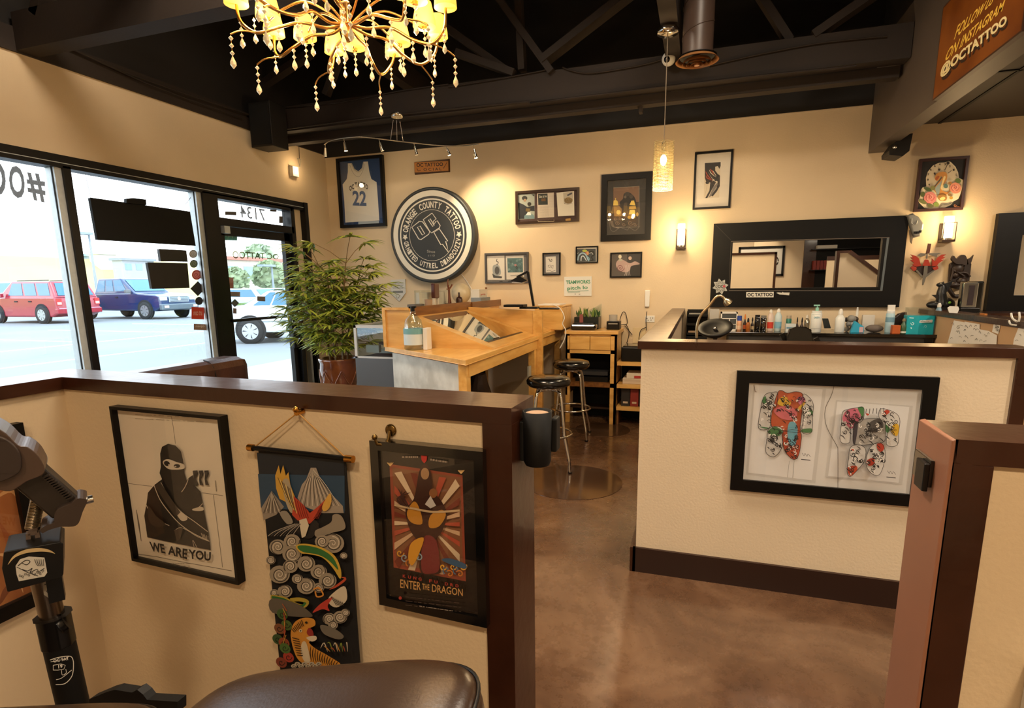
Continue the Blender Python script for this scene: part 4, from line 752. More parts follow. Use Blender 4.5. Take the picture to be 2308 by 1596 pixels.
for k in range(9):
    an = math.radians(12+k*40); ca, sa = math.cos(an), math.sin(an); j = rn.uniform(-.02, .02)
    def A(r, z, tw=0): return (hub.x+.85*r*math.cos(an+tw), CY_+.85*r*math.sin(an+tw), hub.z+z*.9+.015)
    low = spl([A(.015, .03), A(.10, .005), A(.22, .01, .1), A(.33, -.035+j, .16), A(.43, -.06, .12), A(.50, -.01+j, .04), A(.515, .07, 0)], k=5)
    arm = MB().tube(low, [.0085]+[.0068]*(len(low)-2)+[.005], GOLD, 8).build('arm', t)
    up2 = spl([A(.012, .02), A(.08, .07), A(.20, .12, -.12), A(.32, .09, -.2), A(.40, .05, -.25)], k=5)
    MB().tube(up2, .005, GOLD, 6).build('branch', t)
    curl = spl([A(.43, -.06, .12), A(.50, -.075, .2), A(.545, -.10, .22)], k=4); MB().tube(curl, .0035, GOLD, 6).build('twig', t)
    e = V(A(.40, .05, -.25)); mb = MB(); mb.cyl(e, e+V((0, 0, .02)), .012, GOLD, n=12); mb.build('candle_cup', t)
    MB().lathe(e+V((0, 0, .012)), [(.052, 0), (.05, .03), (.034, .10)], SHD, 20, sm=True).build('lamp_shade', t)
    e2 = V(A(.515, .07)); MB().lathe(e2, [(.048, 0), (.046, .03), (.032, .095)], SHD, 20).build('lamp_shade', t)
    strand(V(A(.545, -.10, .22)), 4, s=1.05); strand(V(A(.33, -.035+j, .16)), 3); strand(V(A(.22, .01, .1)), 3, s=.9); strand(V(A(.50, .0, .04)), 4, s=.9); strand(V(A(.40, .05, -.25)), 4, s=.95)
    if k % 2: strand(V(A(.10, .0)), 3); strand(V(A(.45, .04, -.1)), 4, s=.85)
    light('chandelier_bulb', 'POINT', A(.43, .035, -.02), 3.4, .025, (1, .64, .32))
# ---- ceiling hardware
q = PY(5.22).hit(1507, 133); t = thing('security_camera', 'small white dome security camera on the truss by the air duct', 'camera', q-V((0, 0, .06)))
MB().ball(q, .055, WHT, 20, 12).build('dome', t); MB().ball(q+V((-.01, -.04, -.015)), .026, BLKG, 14, 8).build('lens', t); MB().cyl(q+V((0, 0, .04)), q+V((0, .11, .09)), .02, WHT).build('mount', t)
q0 = PY(5.0).hit(567, 333); q1 = PY(5.0).hit(625, 250)
t = thing('corner_speaker', 'tall black loudspeaker under the ceiling at the left wall', 'speaker', ((q0.x+q1.x)/2, 5.12, q0.z)); t_ = t
MB().box((q0.x, 5.0, q0.z), (q0.x+.27, 5.24, q0.z+.43), mat('speaker_black', '151210', .5)).build('cabinet', t, bev=.006)
MB().box((q0.x+.015, 4.995, q0.z+.02), (q0.x+.255, 5.0, q0.z+.41), mat('speaker_cloth', '0c0b0a', .9)).build('grille', t)
MB().box((XL+.02, 5.05, q0.z+.3), (q0.x+.02, 5.15, q0.z+.4), BLK).build('bracket', t)
q = PY(5.95).hit(2030, 335); t = thing('under_beam_speaker', 'small black speaker hung under the boxed beam at the back wall', 'speaker', (q.x, 5.95, 2.53))
P_ = [PY(5.85).hit(*p) for p in ((2004, 340), (2004, 349), (2035, 352), (2050, 340), (2058, 300), (2030, 305))]; MB().prism(P_, (0, .22, 0), mat('speaker_black', '')).build('cabinet', t, bev=.003)
MB().ball(PY(5.84).hit(2017, 332), .018, CHROME, 12, 6).build('tweeter', t)
pq = PY(5.95).hit(2040, 300); MB().box((pq.x-.02, 5.9, pq.z-.02), (pq.x+.02, 5.98, 2.86), BLK).build('bracket', t)
q = PL.hit(662, 386, .02); t = thing('wall_light_box', 'small lit white lamp on the left wall above the door frame', 'wall lamp', q-V((0, 0, .05)))
MB().box((XL, q.y-.05, q.z-.06), (XL+.05, q.y+.05, q.z+.05), WHT).build('housing', t, bev=.004); MB().box((XL+.05, q.y-.03, q.z-.04), (XL+.054, q.y+.03, q.z+.03), mat('lens_warm', 'f0d8a8', .4, emit='ffd08a', es=1.5)).build('lens', t)
cc = PL.hit(675, 362, .03); mb = MB()
for d_ in ((0, -.03, .02), (0, .03, .02), (0, 0, -.07)): mb.tube([cc+V((0, -.03, .02)), cc+V((0, .03, .02)), cc+V((0, 0, -.07)), cc+V((0, -.03, .02))], .003, WHT, 5)
mb.tube([cc+V((0, 0, -.07)), q+V((.0, 0, .05))], .002, WHT, 5); mb.tube([cc+V((0, 0, .02)), cc+V((0, .01, .15)), cc+V((0, -.06, .26))], .003, BLK, 5); mb.build('wire_bracket', t)
light('wall_light_lamp', 'POINT', q+V((.12, 0, .02)), 1.6, .03, (1, .7, .38))
P9 = PX(XL+.045); mb = MB(); mb.tube([P9.hit(x, y) for x, y in ((140, 98), (200, 128), (300, 170), (400, 206), (480, 232), (560, 258))], .008, BEAMC, 6); mb.tube([P9.hit(x, y) for x, y in ((155, 108), (240, 147), (330, 188), (430, 226), (545, 266))], .006, BEAMC, 6)
tag(mb.build('ceiling_cables'), 'dark painted cables running along the top of the left wall', 'cable')
P9 = PY(TY-.085); mb = MB()
for pts in (((1010, 196), (1100, 182), (1220, 160), (1228, 156)), ((1268, 152), (1290, 160), (1335, 165), (1440, 148), (1490, 135)), ((640, 242), (760, 232), (900, 205), (1010, 190)), ((1600, 148), (1700, 125), (1830, 100), (1930, 88), (2000, 82))): mb.tube(spl([tuple(P9.hit(*p)) for p in pts], k=3), .006, BEAMC, 6)
tag(mb.build('truss_cables'), 'dark cables lying along the near face of the back truss', 'cable')
P9 = PY(TY-.09); mb = MB(); mb.tube(spl([tuple(P9.hit(*p)) for p in ((640, 291), (900, 258), (1190, 229), (1195, 232), (1420, 205), (1700, 172), (1900, 152), (1930, 148))], k=2), .009, BEAMC, 6)
tag(mb.build('truss_conduit'), 'dark conduit clipped along the lower edge of the back truss', 'conduit')
# ---- hand painted sign on the boxed beam
PBM = Plane((1.426, 0, 0), (-1, 0, 0)); c_ = [PBM.hit(x, y, .03) for x, y in ((2102, 222), (2302, 80))]
zb_ = (c_[0].z+c_[1].z)/2; y0_, y1_ = c_[1].y, c_[0].y
t = thing('painted_sign', 'orange brown hand lettered sign hung on the grey boxed beam', 'sign', (1.41, (y0_+y1_)/2, zb_))
MB().box((1.396, y0_, zb_), (1.426, y1_, zb_+.56), mat('sign_edge', '3a2010', .5)).build('board', t)
a = Art(PBM, .0305, (2090, 0, 6.94)); PS = mat('sign_wood', (136, 76, 24), .35, noise=1, nscale=2.5, col2=(104, 52, 15), coat=.3)
b_ = MB(); b_.add([(1.3955, y0_+.01, zb_+.01), (1.3955, y1_-.01, zb_+.01), (1.3955, y1_-.01, zb_+.55), (1.3955, y0_+.01, zb_+.55)], [(0, 1, 2, 3)], PS); b_.build('face', t, recalc=False)
a.k = 2
SGD = mat('sign_gold', 'e8bc4c', .4)
a.text('FOLLOW US', (470, 400), (1090, -130), (415, 625), SGD, .02, .15, br=(1010, 60)); a.text('ON INSTAGRAM', (330, 760), (1225, -20), (265, 975), SGD, .018, .1, br=(1175, 170))
for dx, dy, c in ((18, 48, '241307'), (0, 0, 'e2cf98')): a.text('@OCTATTOO', (225+dx, 1020+dy), (1240+dx, 215+dy), (190+dx, 1250+dy), c, .045, br=(1250+dx, 400+dy))
a.build('lettering', t)
# ================================================================ drawing desk station
DZ = 1.0; t = thing('drafting_desk', 'long honey pine two-place drafting desk with sloped mirror glass tops', 'desk', (-1.98, 4.9, 0))
A0, B0 = (-1.47, 3.43), (-2.47, 4.07)
MB().prism([(x, y, DZ-.035) for x, y in (A0, (-1.47, 6.27), (-2.47, 6.27), B0)], (0, 0, .035), WOOD).build('worktop', t, bev=.003)
mb = MB(); mb.box((-1.515, 3.52, .87), (-1.485, 6.25, .965), WOOD); mb.build('apron', t)
PANEL = mat('marble_panel', (222, 220, 208), .45, noise=1, nscale=7, col2=(190, 186, 172), detail=9)
d_ = V((-2.44+1.56, 4.09-3.53, 0)).normalized(); mb = MB(); p0 = V((-1.555, 3.53, .02)); p1 = V((-2.40, 4.07, .02)); mb.prism([p0, p1, p1+V((0, 0, .93)), p0+V((0, 0, .93))], V((-d_.y, d_.x, 0))*-.02, PANEL); mb.build('end_panel', t)
MB().box((-2.42, 4.2, .05), (-2.40, 6.2, .96), mat('under_desk_shade', '0c0806', .8, spec=.1)).build('shade_panel', t)  # near-black sheet added to stand in for the shade under the desk
for x, y in ((-1.52, 3.52), (-1.52, 5.19), (-2.38, 4.22), (-2.42, 6.22), (-1.52, 6.22)): MB().box((x-.03, y-.035, 0), (x+.03, y+.035, .965), WOOD).build('leg', t)
MB().box((-1.525, 5.235, 0), (-1.435, 5.28, 1.235), WOOD).build('divider_post', t)
MB().prism([(-1.44, 5.24, 1.235), (-2.2, 5.24, 1.275), (-2.2, 5.24, 1.18), (-1.56, 5.24, DZ+.015), (-1.44, 5.24, DZ)], (0, .03, 0), WOODX).build('divider', t)
MB().prism([(-1.49, 4.06, DZ), (-2.46, 4.06, DZ), (-2.46, 4.06, 1.32), (-2.22, 4.06, 1.31), (-2.22, 4.06, 1.265)], (0, .028, 0), WOODX).build('side_cheek', t)
mb = MB(); mb.box((-2.462, 4.045, DZ), (-2.435, 4.06, 1.322), WOOD); mb.box((-2.435, 4.045, 1.30), (-2.22, 4.06, 1.322), WOOD); mb.build('cheek_trim', t)
MB().box((-2.47, 4.09, DZ), (-2.24, 6.27, 1.30), WOOD).build('back_shelf', t)
def slope(y0, y1):
    p = V((-1.50, y0, DZ+.005)); q = V((-2.22, y0, 1.255)); e = V((0, y1-y0, 0)); d = q-p; nn = d.cross(e).normalized(); nn = nn if nn.z > 0 else -nn
    mb = MB()
    for a0, a1, b0, b1 in ((0, .16, 0, 1), (.94, 1, 0, 1), (.16, .94, 0, .09), (.16, .94, .91, 1)):
        mb.prism([p+d*a0+e*b0, p+d*a1+e*b0, p+d*a1+e*b1, p+d*a0+e*b1], nn*-.03, WOOD)
    o = mb.build('sloped_frame', t)
    MB().prism([p+d*.16+e*.09, p+d*.94+e*.09, p+d*.94+e*.91, p+d*.16+e*.91], nn*-.012, mat('desk_mirror', 'e2dcc8', .02, metal=1)).build('glass_top', t)
    mb = MB(); mb.prism([p+d*.13+e*.09-nn*-.002, p+d*.16+e*.09-nn*-.002, p+d*.16+e*.91-nn*-.002, p+d*.13+e*.91-nn*-.002], nn*-.004, mat('edge_dark', '3a3530', .3, metal=.6)); mb.build('pencil_stop', t)
slope(4.095, 5.235); slope(5.28, 5.84)
mb = MB(); mb.beam((-2.215, 4.09, 1.287), (-2.215, 5.30, 1.287), .022, .075, WOODD); mb.build('ledge_board', t); mb = MB(); mb.beam((-2.215, 5.36, 1.285), (-2.215, 6.24, 1.285), .022, .07, WOODD); mb.build('ledge_board', t)
t = thing('pedestal_box', 'small pine box at the wall end of the drafting desk', 'box', (-1.53, 6.05, DZ)); MB().box((-1.69, 5.86, DZ+.001), (-1.38, 6.28, 1.25), WOODX).build('box_body', t, bev=.012); MB().box((-1.70, 5.855, 1.25), (-1.37, 6.285, 1.262), WOOD).build('box_lid', t)
tag(MB().box((-1.66, 5.9, 1.2625), (-1.42, 6.2, 1.275), WHT).build('paper_stack', bev=.002), 'stack of white paper on the pine box at the wall', 'paper')
# things standing on the desk's back shelf
SH = 1.3005; PSH = PZ(SH)
def on_shelf(x, y=686): p = PSH.hit(x, y); return V((-2.36, PX(-2.36).hit(x, y).y, SH))
def sx_(x0, x1, Y): return PY(Y).hit(x1, 650).x-PY(Y).hit(x0, 650).x
p = on_shelf(1040); tag(MB().ball(p+V((0, 0, .105)), (.10, .10, .105), mat('globe_cream', (214, 196, 160), .35, noise=.3, nscale=3, stretch=(1, 1, .4)), 28, 16).build('cream_globe'), 'cream coloured ball on the desk shelf under the round sign', 'globe')
p = on_shelf(982); t = thing('photo_stand', 'small dark red framed stand on clear legs on the desk shelf', 'ornament', p)
MB().box(p+V((-.02, -.05, .075)), p+V((.02, .05, .21)), mat('dark_red_wood', '4a1a14', .3, coat=.4)).build('plaque', t, bev=.008)
mb = MB(); mb.box(p+V((-.012, -.045, 0)), p+V((.012, -.03, .075)), WHT); mb.box(p+V((-.012, .03, 0)), p+V((.012, .045, .075)), WHT); mb.build('leg', t)
p = on_shelf(1014); t = thing('antler_figurine', 'brown branching figurine beside the cream globe', 'figurine', p); BR2 = mat('figurine_brown', '6e3c24', .5)
MB().box(p+V((-.04, -.03, 0)), p+V((.04, .03, .015)), mat('figurine_base', '2a201c', .5)).build('base', t)
MB().tube(spl([p+V((0, -.02, .01)), p+V((0, -.01, .08)), p+V((0, -.012, .15)), p+V((0, -.03, .19))]), .011, BR2, 7).tube([p+V((0, .02, .01)), p+V((0, .0, .08)), p+V((0, -.012, .15))], .010, BR2, 7).build('body', t)
MB().tube(spl([p+V((0, -.012, .15)), p+V((0, .03, .17)), p+V((0, .07, .2))]), [.008]*10+[.003], BR2, 7).tube(spl([p+V((0, -.02, .17)), p+V((0, -.035, .21)), p+V((0, -.02, .25))]), .006, BR2, 7).tube([p+V((0, -.012, .15)), p+V((0, -.06, .155))], .006, BR2, 7).build('branch', t)
p = on_shelf(1023); t = thing('dark_bottle', 'squat dark brown jar in front of the cream globe', 'jar', p+V((.06, 0, 0))); MB().lathe(p+V((.06, 0, 0)), [(.032, 0), (.034, .05), (.026, .07), (.012, .075), (.009, .11)], mat('jar_brown', '3a1f16', .3), 16).build('body', t); MB().cyl(p+V((.06, 0, .11)), p+V((.06, 0, .118)), .011, BLK).build('cap', t)
p = on_shelf(955, 690); t = thing('tan_cup', 'small tan cup at the left end of the desk shelf', 'cup', p+V((.05, 0, 0))); MB().lathe(p+V((.05, 0, 0)), [(.03, 0), (.036, .07), (.032, .07), (.028, .006)], mat('cup_tan', 'a08266', .6), 18).build('body', t)
p = on_shelf(955, 690); tag(MB().box((-2.44, p.y-.16, SH), (-2.36, p.y+.02, SH+.03), mat('tray_grey', '6a6866', .5)).build('grey_tray', bev=.004), 'low grey tray on the near end of the desk shelf', 'tray')
p = on_shelf(966); t = thing('clear_bin', 'clear plastic bin of white papers behind the small ornaments', 'bin', V((-2.43, p.y+.2, SH))); mb = MB(); mb.box((-2.455, p.y-.06, SH+.004), (-2.42, p.y+.5, SH+.13), mat('paper_white', 'd8d6cc', .7)); mb.build('papers', t); MB().box((-2.46, p.y-.08, SH), (-2.41, p.y+.52, SH+.15), CGLASS).build('bin_walls', t)
p = on_shelf(1086); t = thing('boxed_kit', 'white box with a red mark lying on grey cases on the desk shelf', 'box', p); mb = MB(); mb.box(p+V((-.08, -.13, 0)), p+V((.04, .17, .05)), mat('case_grey', '7e8a94', .5)); mb.build('case', t, bev=.004)
MB().box(p+V((-.075, -.12, .05)), p+V((.02, .13, .14)), mat('paper_white', '')).build('carton', t); mb = MB(); mb.tube([p+V((.022, -.07, .07)), p+V((.022, -.07, .085)), p+V((.022, .05, .085)), p+V((.022, .05, .07))], .003, paint('c23a2c'), 5); mb.build('red_mark', t)
tag(MB().box(p+V((-.02, .165, .0)), p+V((0, .18, .16)), WOODD).build('wood_offcut'), 'thin upright wood strip beside the white box', 'wood strip')
# liquid bottle on the desk's near corner
p = PZ(DZ).hit(934, 788)
t = thing('gallon_bottle', 'clear plastic bottle with blue label on the near corner of the desk', 'bottle', V((p.x, p.y, DZ)))
sb = .5*(PY(p.y).hit(953, 760).x-PY(p.y).hit(913, 760).x); hb = PY(p.y).hit(932, 702).z-DZ
MB().lathe((p.x, p.y, DZ+.001), [(sb*.9, 0), (sb, .01), (sb, hb*.55), (sb*.8, hb*.78), (sb*.3, hb*.92), (sb*.3, hb)], glass('bottle_clear', (.86, .92, .93), .18), 24).build('body', t)
MB().cyl((p.x, p.y, DZ+hb), (p.x, p.y, DZ+hb+.04), sb*.22, BLK).cyl((p.x-.03, p.y, DZ+hb+.03), (p.x+.03, p.y, DZ+hb+.035), .008, BLK).build('pump', t)
mb = MB(); mb.lathe((p.x, p.y, DZ+hb*.14), [(sb*1.01, 0), (sb*1.01, hb*.40)], mat('label_white', 'cdd8da', .5), 24); mb.build('label', t); MB().lathe((p.x, p.y, DZ+hb*.42), [(sb*1.02, 0), (sb*1.02, hb*.14)], paint('6fa3a8'), 24).build('label_band', t)
p2 = PZ(DZ).hit(962, 786); tag(MB().box((p2.x+.015, p2.y-.09, DZ+.001), (p2.x+.05, p2.y-.01, DZ+.17), WHT).build('card_holder', bev=.003), 'small white upright box beside the clear bottle', 'box')
# desk lamp
t = thing('desk_lamp', 'black folding desk lamp leaning over the drafting desk', 'desk lamp', (-1.55, 5.33, 1.235)); LY = 5.33; PLY = PY(LY)
g = lambda x, y, dy=0: PLY.hit(x, y)+V((0, dy, 0))
MB().box((g(1176, 700).x, LY-.085, 1.256), (g(1215, 700).x, LY+.02, 1.275), BLK).build('base', t, bev=.005)
MB().beam(g(1203, 690), g(1190, 613), .022, .022, BLK, (0, 1, 0)).build('post', t)
MB().beam(g(1190, 612), g(1165, 625), .02, .012, BLK, (0, 1, 0)).build('arm', t)
h = [g(1150, 628), g(1168, 621), g(1192, 633), g(1183, 636)]; MB().prism([g(1148, 634), g(1170, 622), g(1188, 632), g(1176, 637)], (0, .09, 0), BLK).build('head', t)
MB().prism([g(1152, 637, .01), g(1170, 626, .01), g(1182, 633, .01), g(1174, 639, .01)], (0, .07, 0), WHT).build('diffuser', t)
tag(MB().box((-1.80, 5.16, 1.277), (-1.60, 5.30, 1.30), BLK).build('pen_tray', bev=.004), 'black tray balanced on the desk divider by the lamp', 'tray')
tag(MB().box((-1.50, 5.36, 1.245), (-1.30, 5.42, 1.262), BLKG).build('tattoo_power_box', bev=.004), 'small black device beside the desk lamp', 'device')
mb = MB(); tag(mb.tube(spl([tuple(PY(5.4).hit(*p)) for p in ((1245, 686), (1262, 695), (1272, 715), (1268, 730), (1275, 745), (1272, 765), (1262, 785))], k=5), .005, WHT, 6).build('white_cable'), 'white cable hanging over the front edge of the desk', 'cable')
# ---- low cabinet by the wall
t = thing('low_cabinet', 'pine cabinet with two drawers and open shelf against the back wall', 'cabinet', (-1.07, 6.05, 0)); x0, x1, y0 = -1.345, -.805, 5.86
MB().box((x0-.01, y0-.02, .965), (x1+.02, 6.29, 1.0), WOODX).build('top', t, bev=.003)
mb = MB(); mb.box((x0, y0, 0), (x0+.045, y0+.045, .965), WOODX); mb.box((x1-.06, y0, 0), (x1, y0+.045, .965), WOODX); mb.box((x1-.02, y0, .0), (x1, 6.28, .965), WOODX); mb.box((x0, 6.24, .0), (x1, 6.28, .965), BLKM); mb.box((x0, y0, .3), (x0+.02, 6.28, .965), WOODD); mb.build('carcass', t)
MB().box((x0+.05, y0-.008, .80), ((x0+x1)/2-.01, y0+.02, .94), WOODX).build('drawer', t, bev=.002); MB().box(((x0+x1)/2-.004, y0-.008, .80), (x1-.062, y0+.02, .94), WOODX).build('drawer', t, bev=.002)
MB().box((x0, y0, .945), (x1, y0+.02, .965), WOODX).box((x0, y0, .76), (x1, y0+.02, .80), WOODX).build('rail', t); MB().box((x0, y0, .40), (x1, 6.26, .445), WOODD).build('shelf', t)
MB().box((x0, y0+.2, .12), (x1, 6.26, .14), mat('stretch_dark', '3a2416', .4)).build('lower_shelf', t)
tag(MB().box((-1.25, 5.93, .446), (-.9, 6.2, .5), BLK).box((-1.22, 5.92, .52), (-.9, 6.18, .56), mat('case_grey2', '2a2a2c', .4)).box((-1.2, 6.0, .5), (-.95, 6.1, .52), BLK).build('router_stack'), 'dark flat devices stacked on the low cabinet shelf', 'device')
t = thing('side_shelf', 'narrow pine shelf unit beside the low cabinet by the half wall', 'shelf unit', (-.6, 6.05, 0))
for z in (.68, .44, .2): MB().box((-.795, 5.87, z-.04), (-.35, 6.28, z), WOODX).build('shelf', t)
MB().box((-.36, 5.9, 0), (-.33, 6.28, .68), WOODD).build('side', t); MB().box((-.795, 6.25, 0), (-.33, 6.28, .68), BLKM).build('back', t); MB().box((-.795, 5.9, 0), (-.775, 6.25, .16), WOODD).build('foot', t)
t = thing('black_printer', 'black printer on the top board of the narrow shelf unit', 'printer', (-.6, 6.05, .681)); MB().box((-.76, 5.9, .681), (-.42, 6.22, .83), BLK).build('body', t, bev=.01); MB().box((-.74, 5.92, .83), (-.45, 6.2, .842), BLKG).build('lid', t)
for i, (xa, xb, za, zb2, c, nm, lb) in enumerate(((-.74, -.42, .441, .50, 'cdbca6', 'book', 'pale lying book on the middle shelf beside the low cabinet'), (-.7, -.38, .50, .555, 'd8cab4', 'carton', 'white and red carton on top of the pale book'), (-.75, -.66, .201, .385, '2a2422', 'book', 'dark upright book nearest the cabinet on the bottom shelf'), (-.655, -.57, .201, .39, '8a2c22', 'book', 'red upright book on the bottom shelf'), (-.565, -.48, .201, .39, '1f1b1a', 'book', 'black upright book right of the red one'))):
    tt = thing(nm, lb, 'book' if nm == 'book' else 'box', ((xa+xb)/2, 6.0, za)); MB().box((xa, 5.91, za), (xb, 6.15, zb2), paint(c)).build('body', tt, bev=.003)
    aa = Art(PY(5.91), .0006, (0, 0, 1)); 
    if za > .49: aa.b.box((xa+.08, 5.909, za+.004), (xb, 5.9105, za+.03), paint('b23a34'))
    else: aa.b.box((xa+.02, 5.909, za+.03), (xb-.02, 5.9105, za+.05), paint('c9b49a'))
    aa.b.build('label', tt)
# things on the low cabinet
t = thing('black_stencil_machine', 'low glossy black thermal printer on the low cabinet', 'printer', (-1.2, 5.98, 1.0)); a_ = PY(5.9).hit(1285, 737).x; b_ = PY(5.9).hit(1342, 737).x
MB().box((a_, 5.9, 1.001), (b_, 6.05, 1.065), BLKG).build('body', t, bev=.02); MB().box((a_+.03, 5.905, 1.066), (b_-.03, 6.04, 1.075), BLK).build('lid', t, bev=.004)
a_ = PY(6.16).hit(1298, 737).x; b_ = PY(6.16).hit(1352, 737).x
t = thing('terrarium', 'small glass tank of green leaves behind the black thermal printer', 'terrarium', ((a_+b_)/2, 6.16, 1.0))
MB().box((a_, 6.07, 1.001), (b_, 6.25, 1.13), mat('tank_dark', '1c2422', .3)).build('tank', t); mb = MB(); rn = random.Random(5)
for k in range(34):
    c = V((rn.uniform(a_+.02, b_-.02), rn.uniform(6.09, 6.22), 1.12)); d = V((rn.uniform(-.05, .05), rn.uniform(-.03, .03), rn.uniform(.05, .12))); s = d.cross(V((0, 1, 0))).normalized()*.012
    mb.add([c-s*.4, c+d*.5-s, c+d, c+d*.5+s], [(0, 1, 2, 3)], paint(['4c6a30', '6f8436', '35502a'][k % 3]))
mb.build('leaves', t, recalc=False); MB().box((a_+.06, 6.06, 1.06), (a_+.1, 6.065, 1.16), paint('8a4a44')).build('ornament', t)
MB().prism([(a_, 6.26, 1.13), (b_, 6.26, 1.13), (b_, 6.26, 1.27)], (0, .004, 0), CGLASS).build('glass_sheet', t)
q = PY(6.05).hit(1368, 732).x; q2 = PY(6.05).hit(1397, 732).x; t = thing('receipt_printer', 'small black boxy device on the right end of the low cabinet', 'device', ((q+q2)/2, 6.08, 1.0)); MB().box((q, 6.02, 1.001), (q2, 6.16, 1.09), BLK).build('body', t, bev=.005); MB().box((q+.02, 6.018, 1.06), (q2-.02, 6.0205, 1.068), paint('b0aca0')).build('label', t)
tag(MB().cyl(((q+q2)/2-.01, 6.1, 1.0905), ((q+q2)/2-.01, 6.1, 1.155), .045, mat('roll_grey', 'a8a196', .7), n=24).build('paper_roll'), 'pale roll standing on the small black boxy device', 'paper roll')
mb = MB(); P6 = PY(6.27)
for pts in (((1397, 722), (1403, 705), (1410, 706), (1414, 728), (1408, 732)), ((1400, 732), (1412, 733), (1418, 752), (1412, 775)), ((1408, 734), (1425, 755)), ((1458, 702), (1456, 720), (1457, 745)), ((1440, 765), (1444, 745), (1456, 738))): mb.tube(spl([tuple(P6.hit(*p)) for p in pts], k=4), .004, BLK, 5)
tag(mb.build('power_cables'), 'tangle of thin dark cables on the wall right of the low cabinet', 'cable')
# wall phone, outlet, plate, home plate plaque
q = rect(UB, [(1451, 654), (1466, 654), (1463, 692), (1455, 692)], .04); t = thing('wall_phone', 'slim white wall phone handset right of the low cabinet', 'telephone', V(((q[0]+q[2])/2, YB-.02, q[1])))
MB().prism([(q[0], YB, q[1]), (q[2], YB, q[1]), (q[2], YB-.015, q[1]), (q[2]+.002, YB-.04, q[3]-.01), (q[0], YB-.04, q[3]-.01)][:0] or [(q[0]+.004, YB, q[1]), (q[2]-.004, YB, q[1]), (q[2], YB, q[3]), (q[0], YB, q[3])], (0, -.035, 0), WHT).build('handset', t, bev=.008)
mb = MB(); c_ = PB.hit(1465, 719); mb.box((c_.x-.05, YB-.006, c_.z-.035), (c_.x+.05, YB, c_.z+.035), WHT); o = tag(mb.build('wall_outlet', bev=.002), 'white electrical outlet below the wall phone', 'outlet')
mb = MB()
for dx, dz_ in ((-.03, .005), (-.02, -.015), (.005, .01), (.012, -.012), (.03, .01)): mb.box((c_.x+dx-.003, YB-.0075, c_.z+dz_-.006), (c_.x+dx+.003, YB-.006, c_.z+dz_+.006), BLK)
mb.build('sockets', o)
c_ = PB.hit(1441, 756); tag(MB().box((c_.x-.07, YB-.006, c_.z-.085), (c_.x+.07, YB, c_.z+.085), mat('plate_cream', 'd8c298', .5)).build('blank_plate', bev=.002), 'cream blank wall plate low on the back wall beside the half wall', 'wall plate')
ph = [PB.hit(x, y, .02) for x, y in ((880, 631), (913, 629), (914, 660), (900, 679), (882, 662))]; t = thing('home_plate_plaque', 'pale home plate shaped plaque on the wall right of the palm', 'plaque', V((sum(p.x for p in ph)/5, YB, min(p.z for p in ph)))); MB().prism([(p.x, YB, p.z) for p in ph], (0, -.02, 0), mat('plaque_pale', 'c9c6bd', .5)).build('board', t)
a = Art(PB, .0205, (780, 600, 5.32)); a.line([(555, 200), (685, 198), (683, 235), (557, 238)], 4, '6a6864', closed=True); a.scrib(560, 205, 680, 232, 2, '7c7a74', 5, 3); a.scrib(560, 246, 685, 270, 2, '7c7a74', 5, 4); a.poly([(560, 298), (682, 294), (682, 320), (562, 322)], '6f6f68'); a.line([(600, 340), (625, 335), (640, 360), (620, 385), (605, 370)], 4, '6a6864', True, closed=True); a.build('print', t)
# ---- stools
def stool(loc, label, rot=0):
    t = thing('bar_stool', label, 'stool', loc, 'black and chrome bar stools'); x, y, z = loc
    MB().lathe((x, y, .675), [(.10, 0), (.155, .008), (.178, .03), (.180, .055), (.165, .078), (.11, .09), (.001, .094)], mat('stool_vinyl', '100e0d', .22, coat=.5), 40).build('seat', t)
    MB().lathe((x, y, .66), [(.08, 0), (.10, .006), (.10, .016)], CHROME, 24).build('swivel_plate', t)
    for k in range(4):
        a_ = rot+k*math.pi/2+.785; ca, sa = math.cos(a_), math.sin(a_); f = lambda r, z: (x+r*ca, y+r*sa, z)
        MB().tube([f(.03, .655), f(.09, .655), f(.125, .64), f(.14, .60), f(.17, .36), f(.175, .30), f(.225, .12), f(.235, .08), f(.24, .012)], .0115, CHROME, 10).build('leg', t); MB().cyl(f(.24, 0), f(.24, .014), .017, BLK, n=12).build('foot', t)
    MB().tube([(x+.19*math.cos(i*math.pi/16), y+.19*math.sin(i*math.pi/16), .29) for i in range(33)], .009, CHROME, 8).build('foot_ring', t)
    return t
stool((-1.13, 4.32, 0), 'nearer round black vinyl bar stool with chrome legs', .25); stool((-1.16, 5.30, 0), 'farther round black vinyl bar stool by the low cabinet', .1)
FM = mat('mat_dark', '3a281c', .16, noise=.3, nscale=2, coat=.6)
for (x, y), lb in (((1290, 1085), 'round glossy floor mat nearest the stools'), ((1358, 968), 'round glossy floor mat in front of the low cabinet')):
    p = PZ(0).hit(x, y); tag(MB().lathe((p.x, p.y, 0), [(.38 if y > 1000 else .28, 0), (.38 if y > 1000 else .28, .003)], mat('mat_clear', '4a3424', .13, noise=.25, nscale=2, coat=.5), 48).build('floor_disc'), lb, 'floor mat')
